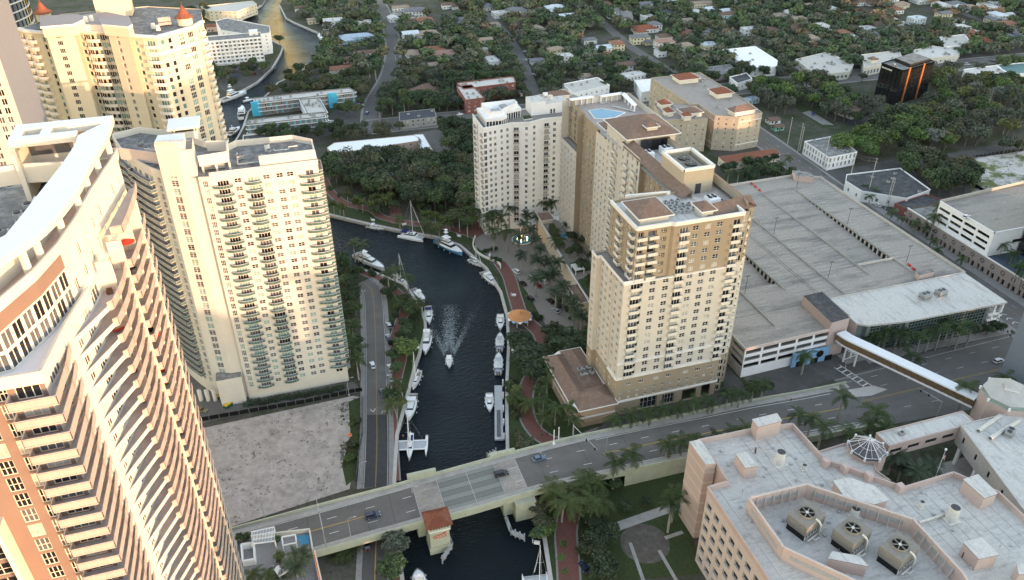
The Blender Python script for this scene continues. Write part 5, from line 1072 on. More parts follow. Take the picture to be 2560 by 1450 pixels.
for a, b in (((243, 218, 14.3), (249, 221, 14.3)), ((249, 217.5, 14.3), (257, 217.5, 14.3)), ((243, 224, 14.3), (243, 218, 14.3))): m = MB(); m.tube([a, b], .14, M['duct_white'], 6); B.part('pipe', m, True)
B.done(keep=300, wname='glass_pane'); lm(245, 210, 'the green glass office')
sk = thing('skywalk', 'white roofed enclosed footbridge with bronze truss windows over the avenue', 'footbridge', (215, 185, 0)); SO = (215, 185)
SK = smooth_line([(202.5, 211.5), (203.2, 207.5), (205.4, 202.5), (207.6, 197.8), (223.6, 162.8)], 4)
m = MB(); R = ribbon(SK, 4.6); n = len(SK)
for i in range(n-1):
    a, b, c, d = R[i], R[2*n-1-i], R[2*n-2-i], R[i+1]
    m.face([(*a, 12.6), (*b, 12.6), (*c, 12.6), (*d, 12.6)], M['roof_pale']); m.face([(*b, 12.), (*c, 12.), (*c, 12.6), (*b, 12.6)], M['white']); m.face([(*d, 12.), (*a, 12.), (*a, 12.6), (*d, 12.6)], M['white'])
bpart('roof', m, SO, sk); m = MB(); g2 = MB(); R = ribbon(SK, 3.8)
br2 = mat('bronze_glass', (.20, .13, .07), rough=.2, spec=.6, var=.15)
for i in range(n-1):
    a, b, c, d = R[i], R[2*n-1-i], R[2*n-2-i], R[i+1]
    for p, q in ((b, c), (d, a)): g2.face([(*p, 9.2), (*q, 9.2), (*q, 12), (*p, 12)], br2); m.face([(*p, 8.3), (*q, 8.3), (*q, 9.2), (*p, 9.2)], M['white'])
    m.face([(*a, 9.2), (*b, 9.2), (*c, 9.2), (*d, 9.2)], M['concrete']); m.face([(*d, 8.3), (*c, 8.3), (*b, 8.3), (*a, 8.3)], M['white'])
bpart('floor_beam', m, SO, sk); bpart('glazing', g2, SO, sk)
a0 = Vector((207.6, 197.8)); a1 = Vector((223.6, 162.8)); dd = (a1-a0); nrm = Vector((dd.y, -dd.x)).normalized()
for k in range(14):
    for s_ in (1, -1):
        p = a0+dd*k/14-nrm*1.95*s_*-1; q = a0+dd*(k+.5)/14-nrm*1.95*s_*-1; r = a0+dd*(k+1)/14-nrm*1.95*s_*-1
        m = MB(); m.bar((*p, 9.2), (*q, 12), .16, .16, M['steel_dark']); m.bar((*q, 12), (*r, 9.2), .16, .16, M['steel_dark']); bpart('truss_brace', m, SO, sk)
m = MB()
for (x, y) in ((203.4, 207.5), (205.6, 203.5), (207.5, 208.5)): m.box(x, y, 0, x+.5, y+.5, 8.3, M['white']);
m.bar((203.6, 207.7, 1), (205.8, 203.7, 6), .25, .25, M['white']); m.bar((203.6, 207.7, 6), (205.8, 203.7, 6), .25, .25, M['white']); bpart('support_frame', m, SO, sk); lm(214, 182, 'the skywalk')
FOOT.append([(200, 212), (212, 212), (226, 160), (218, 160)])
pc = (125, 130); pk = M['pink']; pl_ = M['pink_light']
B = Bld('courthouse_building', 'nearest pink office block with streaked white flat roof and big roof fans', 'building', pc)
RP = L([(1740, 1112), (1887, 1083), (1976, 1074), (2056, 1164), (2252, 1236), (2376, 1200), (2487, 1250), (2640, 1400), (2760, 1640), (2050, 1700), (1901, 1443), (1763, 1230), (1814, 1216), (1783, 1166)], 30)
RPc = RP[::-1]   # ccw
HT = 30.6
for i in range(len(RPc)):
    p, q = RPc[i], RPc[(i+1) % len(RPc)]; Ln = math.dist(p, q)
    west = p[0] < 104 and q[1] < p[1]
    if i == 2: pass
    n = int(Ln/4.1)
    if p == RP[11] or q == RP[10] or (p == RP[10]) :
        B.W(p, q, 0, HT, [((j+.5)*Ln/n, 2.7) for j in range(n)], 6, .6, 4.45, pl_, 'three', M['steel_dark'], [M['glass_dark']], .75, 1.1, 2.3, M['concrete_pale'])
    else: B.W(p, q, 0, HT, [], 0, 0, 1, pk)
ins = [(p[0]+(pc[0]-p[0])*.0, p[1]) for p in RPc]; sheet(B.roofs, RPc, 29.4, M['roof_white2'])
m = MB()
for i in range(len(RPc)): m.bar((*RPc[i], 30.3), (*RPc[(i+1) % len(RPc)], 30.3), .5, 1.9, pk)
B.part('parapet', m)
NB = L([(1719, 1109), (1746, 1103), (1785, 1164), (1759, 1166)], 31.5); m = MB(); m.prism(NB, 0, 31.5, pk, M['roof_white'])
for k in range(7): m.prism([(sum(p[0] for p in NB)/4+(x-sum(p[0] for p in NB)/4)*1.012, sum(p[1] for p in NB)/4+(y-sum(p[1] for p in NB)/4)*1.012) for x, y in NB], 2.4+k*4.2, 3.4+k*4.2, pl_, False)
B.part('stair_wing', m)
for p4, z, cap in (([(1835, 1141), (1859, 1136), (1889, 1171), (1859, 1176)], 34, 'roof_white'), ([(1878, 1055), (1938, 1041), (1950, 1060), (1892, 1074)], 35, 'roof_white'), ([(2404, 1212), (2440, 1200), (2487, 1247), (2455, 1258)], 34, 'roof_white'), ([(2402, 1369), (2447, 1357), (2489, 1400), (2440, 1410)], 34, 'roof_white'), ([(2080, 1212), (2120, 1205), (2180, 1226), (2213, 1260), (2177, 1270), (2104, 1247)], 34, 'roof_white'), ([(2075, 1388), (2140, 1400), (2160, 1425), (2065, 1405)], 33.5, 'roof_white'), ([(2535, 1425), (2580, 1420), (2600, 1450), (2540, 1450)], 34, 'roof_white')):
    P = ccw(L(p4, z)); m = MB(); m.prism(P, 29.4, z-.15, pk); B.part('roof_room', m); m = MB(); m.prism([(sum(p[0] for p in P)/len(P)+(x-sum(p[0] for p in P)/len(P))*1.06, sum(p[1] for p in P)/len(P)+(y-sum(p[1] for p in P)/len(P))*1.06) for x, y in P], z-.15, z, M['rust'], M['roof_white'], True); B.part('roof_room_cap', m)
for px, py in ((1885, 1130), (2414, 1238), (2400, 1395), (2078, 1232)):
    x, y = G(px, py, 31); m = MB(); m.box(-.45, -.08, 0, .45, .08, 2., M['rust']); m.build('door', B.root, False, (x-pc[0], y-pc[1], 29.5), 1.3)
bx = L([(1951, 1036), (1976, 1064), (1950, 1066), (1930, 1042)], 35)
EN = L([(1866, 1252), (2011, 1219), (2277, 1310), (2400, 1446), (2440, 1520), (2250, 1520), (1952, 1376)], 34.5)
m = MB(); lv = MB()
for i in range(len(EN)):
    a, b = EN[i], EN[(i+1) % len(EN)]; m.bar((*a, 32), (*b, 32), .3, 5, pk); m.bar((*a, 34.6), (*b, 34.6), .6, .2, pl_)
    Ln = math.dist(a, b); A = Vector(a); D_ = (Vector(b)-A)/Ln
    if Ln > 6: p1 = A+D_*2.; p2 = A+D_*(Ln-2); lv.bar((*p1, 32.2), (*p2, 32.2), .42, 1.5, M['ac_unit'])
B.part('roof_screen', m); B.part('louvre_band', lv)
cen = Vector((sum(p[0] for p in EN)/7, sum(p[1] for p in EN)/7))
for i in range(5):
    a, b = Vector(EN[i]), Vector(EN[(i+1) % 7]); Ln = (b-a).length; n = int(Ln/2.5)
    for k in range(1, n):
        c = a.lerp(b, k/n); d = (b-a).normalized(); inn = Vector((-d.y, d.x)); inn = inn if (cen-c).dot(inn) > 0 else -inn
        m = MB(); p = c+inn*.3; q = c+inn*1.9; m.bar((*p, 29.4), (*p, 34.4), .14, .14, M['pink_light']); m.bar((*q, 29.4), (*p, 33.6), .12, .12, M['pink_light']); B.part('brace', m)
for px, py in ((2011, 1291), (2125, 1331), (2242, 1374)):
    x, y = G(px, py, 35.2); t = MB(); t.box(-4., -3.2, 2.2, 4., 3., 5.6, M['tower_beige']); t.box(-3.7, -2.9, 0, 3.7, 2.7, 2.2, M['black'])
    for k in range(7): t.box(-3.9+k*1.25, -3.15, 0, -3.7+k*1.25, -3., 2.2, M['duct_white'])
    t.box(-4, -3.25, 1, 4, -3.1, 1.2, M['duct_white']); lx, ly = x-pc[0], y-pc[1]; ct = t.build('cooling_tower', B.root, False, (lx, ly, 29.4), .33)
    t = MB(); t.cyl((0, 0), 2.05, 5.6, 6.2, M['tower_beige'], 24, 1.95, mt=False); t.cyl((0, 0), 1.9, 5.65, 5.7, M['black'], 24)
    for k in range(6):
        a = k*PI/3+.3; t.face([(.3*math.cos(a), .3*math.sin(a), 6.05), (1.85*math.cos(a-.1), 1.85*math.sin(a-.1), 6.0), (1.85*math.cos(a+.1), 1.85*math.sin(a+.1), 6.1)], M['tower_beige'])
        t.bar((0, 0, 6.05), (1.85*math.cos(a), 1.85*math.sin(a), 6.05), .3, .05, M['tower_beige'])
    t.cyl((0, 0), .4, 6, 6.25, M['duct_white'], 10); t.build('fan', ct)
    t = MB(); t.tube([(.4, -2.6, 5.6), (.4, -3.8, 5.4), (.8, -4.2, 4.2), (.8, -4.2, .4)], .28, M['duct_white'], 8); t.tube([(-3.8, -4., 1.2), (3.8, -4., 1.2)], .22, M['duct_white'], 8); t.tube([(-1.8, -4, 1.2), (-1.8, -5, 1.2), (-.2, -5, 1.2)], .2, M['duct_white'], 8); t.build('pipe', ct, True)
for px, py, r, h in ((1942, 1166, 1.45, 4.6), (2004, 1182, .7, 1.8), (2295, 1280, .7, 2.2), (2370, 1312, 1.45, 4.8), (2128, 1300, 1.2, 3)):
    x, y = G(px, py, 29.4); m = MB(); m.cyl((0, 0), r*1.15, 0, h, M['duct_white'], 16, r*.85, mt=M['steel_dark']); m.box(-r*1.3, -r*1.3, 0, r*1.3, r*1.3, .35, M['duct_white']); m.build('exhaust_stack', B.root, False, (x-pc[0], y-pc[1], 29.4))
for px, py in ((1930, 1130), (1798, 1135), (1985, 1155), (1905, 1200), (2350, 1290), (2300, 1245), (2375, 1340), (2520, 1380), (1845, 1275), (1870, 1310), (2418, 1435), (1815, 1170), (1985, 1210), (1910, 1180), (2090, 1290), (1950, 1310), (1940, 1340)):
    x, y = G(px, py, 29.4); m = MB(); m.cyl((0, 0), .38, 0, .5, M['ac_unit'], 8, .3); m.cyl((0, 0), .5, .5, .7, M['galv'], 8, .1); m.build('roof_vent', B.root, False, (x-pc[0], y-pc[1], 29.4))
m = MB(); m.tube([(*G(2290, 1318, 30), 30), (*G(2360, 1297, 30), 30)], .35, M['duct_white'], 8); B.part('duct', m, True)
m = MB()
for i, (a, b) in enumerate(((2058, 1163), (2105, 1177), (2165, 1199), (2243, 1228))[0:4]): x, y = G(a, b, 31); m = MB(); m.box(x-.9, y-1.2, 29, x+.9, y+.6, 32.1, pk); B.part('buttress', m)
B.done(keep=60); FOOT.append([(95, 90), (180, 90), (180, 165), (95, 165)]); lm(115, 135, 'the pink office block')
P = L([(2035, 1142), (2107, 1121), (2173, 1157), (2185, 1190), (2220, 1215), (2060, 1160)], 14); B = block('low link roof between the pink office and the glass atrium', 'building', P, 14, pk, M['roof_white2'], 'link_building', 1, 9, 3, 9, acs=0, foot=False)
ax, ay = G(2166, 1124, 17); at_ = thing('atrium', 'octagonal pink drum with glass pyramid skylight and white finials', 'building', (ax, ay, 0)); m = MB(); m.cyl((0, 0), 6., 0, 15.2, pk, 8, mt=pk); m.build('wall', at_)
m = MB(); m.cyl((0, 0), 5.6, 15.2, 16.2, M['glass_mid'], 8, mt=False); m.cyl((0, 0), 5.6, 16.2, 19.6, mat('atrium_glass', (.09, .075, .08), rough=.1, spec=.7, var=.3), 8, .3); m.build('glazing', at_)
for k in range(8):
    a = k*PI/4; m = MB(); m.bar((5.62*math.cos(a), 5.62*math.sin(a), 16.2), (.3*math.cos(a), .3*math.sin(a), 19.7), .2, .2, M['white']); a2 = a+PI/8; m.bar((5.2*math.cos(a2), 5.2*math.sin(a2), 16.3), (.3*math.cos(a2), .3*math.sin(a2), 19.65), .1, .1, M['white'])
    a3 = a+PI/4; m.bar((3.2*math.cos(a), 3.2*math.sin(a), 17.75), (3.2*math.cos(a3), 3.2*math.sin(a3), 17.75), .1, .1, M['white']); m.bar((5.7*math.cos(a), 5.7*math.sin(a), 16.2), (5.7*math.cos(a3), 5.7*math.sin(a3), 16.2), .14, .14, M['white']); m.build('glazing_bar', at_)
    m = MB(); m.cyl((5.95*math.cos(a), 5.95*math.sin(a)), .35, 15.2, 16.6, M['white'], 8); m.build('finial', at_)
lm(ax, ay, 'the octagonal atrium')
B = block('elevated pink corridor with white roof crossing to the clinic', 'building', [(175.5, 150.2), (211, 150.8), (211, 156.8), (175.5, 156.6)], 14, pk, M['roof_white'], 'link_corridor', 1, 9.6, 3, 6.5, 4.6, 1.4, 'four', [M['glass_dark']], M['steel_dark'], .5, acs=1, z0=8.6)
B = block('raised white panelled clinic wing on columns with stained cream roof', 'building', [(204.2, 150.6), (193.9, 113.1), (186, 86), (250, 80), (252, 150)], 15, M['concrete_pale'], M['roof_white'], 'clinic_wing', 1, 9.5, 4, 7.2, 1., 2.4, 'two', [M['glass_dark']], M['steel_dark'], .5, acs=0, z0=7.4, done=False, phrase='the clinic wing')
for k in range(7):
    t = k/6; x = 203.5+(187-203.5)*t; y = 147+(88-147)*t; m = MB(); m.box(x, y, 0, x+1, y+1, 7.4, M['white']); B.part('column', m)
m = MB(); P_ = [(197, 149), (190, 108), (205, 106), (210, 149)]; m.prism(P_, .02, .1, M['concrete'], M['concrete']); m.box(210, 90, 0, 248, 148, 7.4, M['tower_beige']); B.part('undercroft', m)
for (x, y) in ((216, 142), (222, 138), (232, 140)): hvac(B.root, x, y, 15, 4, 2.4, 2, .5, 2, (sum([204.2, 193.9, 186, 250, 252])/5, sum([150.6, 113.1, 86, 80, 150])/5))
for a, b in (((207, 146, 15.5), (220, 150, 15.5)), ((208, 142, 15.5), (224, 146, 15.5))):
    m = MB(); m.tube([a, b], .7, M['duct_white'], 10); B.part('duct', m, True)
B.done()
ox, oy = 229, 156; ot = thing('rotunda', 'octagonal pink rotunda with pale green glass band and white cupola roof', 'building', (ox, oy, 0)); m = MB(); m.cyl((0, 0), 9., 0, 17, pk, 8, mt=M['concrete_pale']); m.build('wall', ot)
m = MB(); m.cyl((0, 0), 8.2, 17, 18.6, mat('glass_palegreen', (.30, .38, .34), rough=.2), 8, 8.4); m.build('glazing', ot); m = MB(); m.cyl((0, 0), 8.6, 18.6, 20.6, M['concrete_pale'], 8, 3.2); m.cyl((0, 0), 3.2, 20.6, 21.4, M['white'], 4); m.cyl((0, 0), 3.6, 21.4, 22.6, M['concrete_pale'], 4, .1); m.build('roof', ot)
for k in range(8): a = k*PI/4; m = MB(); m.cyl((9*math.cos(a), 9*math.sin(a)), .4, 17, 18.2, M['white'], 8); m.build('finial', ot)
lm(ox, oy, 'the octagonal rotunda')
block('smooth pale grey office tower cut by the picture edge beyond the rotunda', 'tower', [(251, 160), (280, 160), (280, 178), (251, 178)], 34, mat('grey_smooth', (.46, .46, .46)), M['roof_grey'], 'office_tower', 1, 30, 3, 40, acs=0)
FOOT.append([(160, 80), (255, 80), (255, 168), (160, 168)])
x, y = G(2322, 1232, 0); fp = thing('flagpole', 'white flagpole with striped flag among the date palms', 'flagpole', (x, y, 0)); m = MB(); m.tube([(0, 0, 0), (0, 0, 17)], [.15, .07], M['white'], 7); m.build('pole', fp); m = MB(); m.cyl((0, 0), .35, 17, 17.6, M['white'], 8); m.build('finial', fp)
for k in range(7):
    m = MB(); z = 16-k*.34
    for i in range(5): m.face([(.1+i*.2, .12*math.sin(i*1.3), z-.34-i*.35), (.1+(i+1)*.2, .12*math.sin((i+1)*1.3), z-.34-(i+1)*.35), (.1+(i+1)*.2, .12*math.sin((i+1)*1.3), z-(i+1)*.35), (.1+i*.2, .12*math.sin(i*1.3), z-i*.35)], M['red'] if k % 2 == 0 else M['white'])
    m.build('flag_stripe', fp)
m = MB(); m.face([(.1, -.05, 14.9), (.6, -.1, 14.2), (.6, -.1, 15.2), (.1, -.05, 16)], M['canvas_blue']); m.build('flag_canton', fp)
B = Bld('parking_garage', 'white garage above a taupe shop arcade with square motifs across the avenue', 'building', (340, 265)); gc2 = (340, 265)
taupe = mat('taupe', (.33, .26, .23), var=.06)
ops = [(round(j*8.3+.6, 2), round((j+1)*8.3-.6, 2), z, z+1.5) for j in range(4) for z in (10.2, 13.4, 16.6)]
wall(B.walls, (310, 282), (310, 247.5), 8, 20.8, ops, M['white'], .5); wall(B.walls, (310, 247.5), (400, 247.5), 8, 20.8, [(13, 19, 13, 15)], M['white'], .5)
wall(B.walls, (420, 292), (310, 282), 0, 20.8, [], M['concrete_pale']); sheet(B.roofs, [(310, 247.5), (420, 247.5), (420, 292), (310, 282)], 19.8, M['deck_concrete'])
aops = []
for j in range(16): aops += [(round(j*6.1+1.2, 2), round(j*6.1+2.4, 2), .3, 3.2), (round(j*6.1+3.6, 2), round(j*6.1+5.2, 2), .2, 3.)]
wall(B.walls, (309.4, 300), (309.4, 200), 0, 8.4, aops, taupe, 1.); wall(B.walls, (309.4, 200), (330, 200), 0, 8.4, [], taupe); wall(B.walls, (330, 300), (309.4, 300), 0, 8.4, [], taupe)
B.walls.box(310.6, 202, 0, 311, 299, 4, M['glass_dark']); B.roofs.box(310, 201, 7.8, 330, 247, 8., M['blue_tarp'], mat('roof_bluegrey', (.07, .10, .14), var=.2)); B.roofs.box(310, 282, 7.8, 325, 299, 8., M['roof_grey'])
m = MB(); m.box(309.1, 200, 8.2, 309.8, 300, 8.7, M['trim']); m.box(309.8, 247.3, 20.4, 400, 247.8, 21, M['white']); m.box(309.8, 247.3, 20.4, 310.3, 282, 21, M['white']); m.bar((310, 282, 20.7), (420, 292, 20.7), .4, 1.5, M['concrete_pale']); B.part('parapet', m)
for j in range(16):
    y = 297-j*6.1; m = MB()
    for k in range(8):
        a = k*PI/4+PI/8; m.box(309.26, y+.95*math.cos(a)-.2, 5.8+.95*math.sin(a)-.2, 309.36, y+.95*math.cos(a)+.2, 5.8+.95*math.sin(a)+.2, M['black'])
    B.part('square_motif', m)
B.done(); FOOT.append([(306, 198), (420, 198), (420, 300), (306, 304)]); lm(320, 265, 'the white garage over the shop arcade')
lamp_post(2492, 562, 19.8, 8, 'dark lamp post on the roof of the far garage', 'single')
block('black glass tower at the edge of the view behind the arcade palms', 'tower', [(327, 205), (370, 205), (370, 246.5), (327, 246.5)], 60, M['glass_dark'], M['roof_dark'], 'office_tower', 19, 1, 3.1, 4, 3.6, 2.6, 'two', [M['glass_dark']], M['steel_dark'], acs=0, keep=150, phrase='the black glass tower')
B = block('black glass office cube with copper stripes rising out of the trees', 'tower', [(423.3, 469.7), (425.2, 450.3), (461.5, 460.6), (458.9, 481.5)], 24.6, mat('black_glass', (.006, .006, .007), rough=.05, spec=1., var=.1), M['roof_grey'], 'office_tower', 7, .6, 3.3, 3.1, 2.9, 3.0, 'one', [M['glass_dark']], M['black'], acs=2, done=False, par=1.2, keep=200, sill=.1, d=.08, phrase='the black and copper office')
cp = mat('copper', (.75, .25, .09), rough=.35, metal=.6, var=.1)
for t in (.22, .66):
    p = Vector((425.2, 450.3)).lerp(Vector((461.5, 460.6)), t); m = MB(); m.obox((p.x, p.y-.15), (36.3, 10.3), .9, .25, .5, 25.9, cp); B.part('copper_stripe', m)
m = MB(); m.prism([(436, 456), (459, 462.5), (457.5, 478), (436, 472)], 24.6, 27, M['black'], M['roof_grey']); m.bar((425.3, 450.5, 25.4), (461.5, 460.7, 25.4), .3, .2, cp); m.bar((461.5, 460.7, 25.4), (458.9, 481.5, 25.4), .3, .2, cp); B.part('plant_room', m)
m = MB()
for k in range(9): y = 468-k*1.1; m.box(423.0-.02+(k*.1), y-.35, 22.3, 423.15+k*.1, y+.35, 23.2, M['line_white'])
B.part('sign_lettering', m); B.done(keep=200)
GREYED = .3
def leafy(lobes, n, size, seed, flat=.9, aspect=1.):
    """leaf-sized faces spread through the lobes of a crown. lobes: (x,y,z,r,rz)"""
    r = np.random.default_rng(seed); V = []; tot = sum(l[3]**2 for l in lobes)
    for (x, y, z, rad, rz) in lobes:
        k = int(n*rad**2/tot); d = r.normal(size=(k, 3)); d /= np.linalg.norm(d, axis=1)[:, None]; d[:, 2] = np.where(d[:, 2] < -.35, -d[:, 2], d[:, 2])
        bump_ = 1+.16*np.sin(d[:, 0]*7+seed)+.13*np.sin(d[:, 1]*9+2*seed)+.10*np.sin(d[:, 2]*11)
        rr = (.62+.38*r.random(k)**.5)*bump_; c = np.stack([x+d[:, 0]*rad*rr, y+d[:, 1]*rad*rr, z+d[:, 2]*rz*rr], 1)
        nrm = d*.8+r.normal(size=(k, 3))*.55+np.array([0, 0, .5]); nrm /= np.linalg.norm(nrm, axis=1)[:, None]
        a = np.cross(nrm, r.normal(size=(k, 3))); a /= np.linalg.norm(a, axis=1)[:, None]; b = np.cross(nrm, a); s = size*(.55+.9*r.random(k))[:, None]
        q = np.stack([c-a*s-b*s*.5*aspect, c+a*s*.2-b*s*aspect*.8, c+a*s+b*s*.4*aspect, c-a*s*.3+b*s*.9*aspect], 1); V.append(q)
    return np.concatenate(V)
def leaf_mesh(name, Q, m, core=None):
    n = len(Q); me = bpy.data.meshes.new(name); v = Q.reshape(-1, 3); faces = np.arange(4*n).reshape(-1, 4)
    if core is not None:
        cv, cf = core; faces2 = [tuple(f) for f in faces.tolist()]+[tuple(i+4*n for i in f) for f in cf]; me.from_pydata(np.vstack([v, cv]).tolist(), [], faces2)
    else: me.from_pydata(v.tolist(), [], faces.tolist())
    me.materials.append(m); me.update(); return me
def core_mesh(lobes, f=.66):
    mb = MB()
    for (x, y, z, rad, rz) in lobes:
        rows = []; b = len(mb.v)
        for i in range(5):
            ph = PI*i/4;
            for j in range(7): a = 2*PI*j/7; mb.v.append((x+rad*f*math.sin(ph)*math.cos(a), y+rad*f*math.sin(ph)*math.sin(a), z+rz*f*math.cos(ph)))
        for i in range(4):
            for j in range(7): mb.f.append((b+i*7+j, b+(i+1)*7+j, b+(i+1)*7+(j+1) % 7, b+i*7+(j+1) % 7)); mb.m.append(0)
    return np.array(mb.v), mb.f
def crown_lobes(R, Hh, nl, seed):
    r = random.Random(seed); L_ = [(0, 0, Hh*.72, R*.62, R*.5)]
    for k in range(nl): a = 2*PI*k/nl+r.random()*.7; d = R*(.42+.22*r.random()); q = R*(.34+.2*r.random()); L_.append((d*math.cos(a), d*math.sin(a), Hh*(.55+.3*r.random()), q, q*(.7+.25*r.random())))
    return L_
CROWN = []; TRUNKM = []
for s_ in range(7):
    R, Hh = 5., 8.6; lb = crown_lobes(R, Hh, 5+s_ % 3, 31+s_); CROWN.append(leaf_mesh('crown', leafy(lb, 1500, .36, 40+s_), M['leaf'], core_mesh(lb)))
    t = MB(); t.tube([(0, 0, 0), (.1, .05, 2.2), (0, .1, 4.4)], [.38, .3, .2], M['trunk'], 7)
    for l in lb[1:]: t.tube([(0, .05, 2.4+random.Random(s_).random()), (l[0]*.5, l[1]*.5, l[2]*.75), (l[0], l[1], l[2])], [.18, .12, .05], M['trunk'], 5)
    TRUNKM.append(t.mesh('trunk', True))
lbw = crown_lobes(6, 9, 8, 77); CROWN_SPARSE = leaf_mesh('crown', leafy(lbw, 900, .34, 9), M['leaf'])
FAR = []
for s_ in range(5):
    lb = crown_lobes(5., 7.6, 4+s_ % 3, 131+s_); FAR.append((leafy(lb, 330, .75, 60+s_), core_mesh(lb, .72)))
def frond_mesh(L_, droop, wdt, n=9, seed=0, notch=.6):
    mb = MB(); r = random.Random(seed); pts = []
    for i in range(n+1): t = i/n; pts.append(Vector((L_*t*(1-.18*t*droop), 0, L_*(.34*t-droop*.75*t*t))))
    for i in range(n):
        a, b = pts[i], pts[i+1]; t = (i+.5)/n; w_ = wdt*math.sin(PI*min(1, .12+t*.95))**.7; dz = -w_*.35
        for s2 in (-1, 1):
            for k in (0, .5):
                p = a.lerp(b, k); q = a.lerp(b, k+.36); tip = p.lerp(q, .5)+Vector((w_*.45, s2*w_, dz-.1*r.random())); mb.face([p, q, tip+Vector((.1, 0, 0)), tip], M['frond'])
    mb.tube(pts[::3]+[pts[-1]], [.06, .05, .03, .02, .01][:len(pts[::3])+1], M['frond'], 3, False)
    return mb
FRM = [frond_mesh(3.9, 1., .75, 9, k) for k in range(1)][0]; FR_ROYAL = FRM.mesh('frond'); FR_DATE = frond_mesh(3.4, .62, .55, 9, 4).mesh('frond'); FR_COCO = frond_mesh(4.4, 1.15, .7, 9, 5).mesh('frond')
def palm_trunk(h, r0, r1, lean=0., royal=False, boots=False):
    mb = MB(); n = 7; mb.tube([(lean*(i/n)**2, 0, h*i/n) for i in range(n+1)], [r0+(r1-r0)*i/n+(.06 if royal and i in (2, 3) else 0) for i in range(n+1)], M['palm_trunk'], 7)
    if royal: mb.tube([(lean, 0, h-.1), (lean, 0, h+1.3)], [r1*1.1, r1*.5], mat('crownshaft', (.10, .16, .05), rough=.5), 7)
    if boots: mb.tube([(lean, 0, h-.9), (lean, 0, h+.2)], [r1*1.2, r1*1.9], M['trunk'], 8)
    return mb.mesh('trunk', True)
PT = {k: v for k, v in (('royal', palm_trunk(9, .26, .16, .0, True)), ('date', palm_trunk(9.5, .26, .24, 0, False, True)), ('coco', palm_trunk(7.2, .2, .13, 1.1)), ('sabal', palm_trunk(6., .2, .19, .2)))}
def joined_palm(kind, nf, fr, seed):
    r = random.Random(seed); mb = MB(); src = {'royal': FRM, 'date': frond_mesh(3.3, .62, .42, 9, 4), 'coco': frond_mesh(4.4, 1.15, .7, 9, 5)}[kind]
    for k in range(nf): a = 2*PI*k/nf*1.6+r.random()*.3; e = -.75+1.3*r.random(); mb.add(src, Matrix.Rotation(a, 4, 'Z') @ Matrix.Rotation(-e*.75, 4, 'Y'))
    return mb.mesh('crown')
JP = {'royal': joined_palm('royal', 15, None, 1), 'date': joined_palm('date', 26, None, 2), 'coco': joined_palm('coco', 17, None, 3)}
SAB = leaf_mesh('crown', leafy([(0, 0, 0, 1.75, 1.55)], 360, .42, 5, aspect=.4), M['leaf'], core_mesh([(0, 0, 0, 1.6, 1.4)], .6))
SHR = [leaf_mesh('foliage', leafy([(0, 0, .8, 1., .9), (.5, .3, .6, .7, .6)], 320, .16, 15+k), M['leaf'], core_mesh([(0, 0, .8, 1., .9)], .75)) for k in range(3)]
GREENS = {'dark green': (.030, .052, .018), 'deep green': (.024, .058, .020), 'mid green': (.045, .080, .020), 'olive': (.062, .068, .026), 'grey-green': (.060, .072, .042), 'bright green': (.060, .115, .014), 'yellow-green': (.085, .10, .018), 'russet': (.12, .075, .034), 'sunset-tinted': (.20, .105, .04), 'pale grey': (.12, .125, .09)}
GREENS = {k: tuple(x*(1-GREYED)+GREYED*sum(c)/3*1.05 for x in c) for k, c in GREENS.items()}
def tree(x, y, r, h, tone, grp, z=0, sparse=False, label=None, cat='tree', parts=True, name='broadleaf_tree'):
    s_ = r/5.; sz = h/8.9; i = random.randrange(7); c = GREENS[tone]; v = random.uniform(1.1, 1.7); col = (c[0]*v*random.uniform(.92, 1.08), c[1]*v, c[2]*v)
    t = ob(name, None, None, (x, y, z), random.random()*6.28); tag(t, label, cat, grp)
    cr = ob('crown', CROWN_SPARSE if sparse else CROWN[i], t, (0, 0, 0), 0, (s_, s_, sz), col)
    ob('trunk', TRUNKM[i], t, None, 0, (s_*.9, s_*.9, sz*.95))
    if not label: AUTO.append((t, ('wide ' if r > 5.6 else 'small ' if r < 3.4 else '')+tone, 'leafless-looking tree' if sparse else 'broadleaf tree', cat, grp, x, y))
    return t
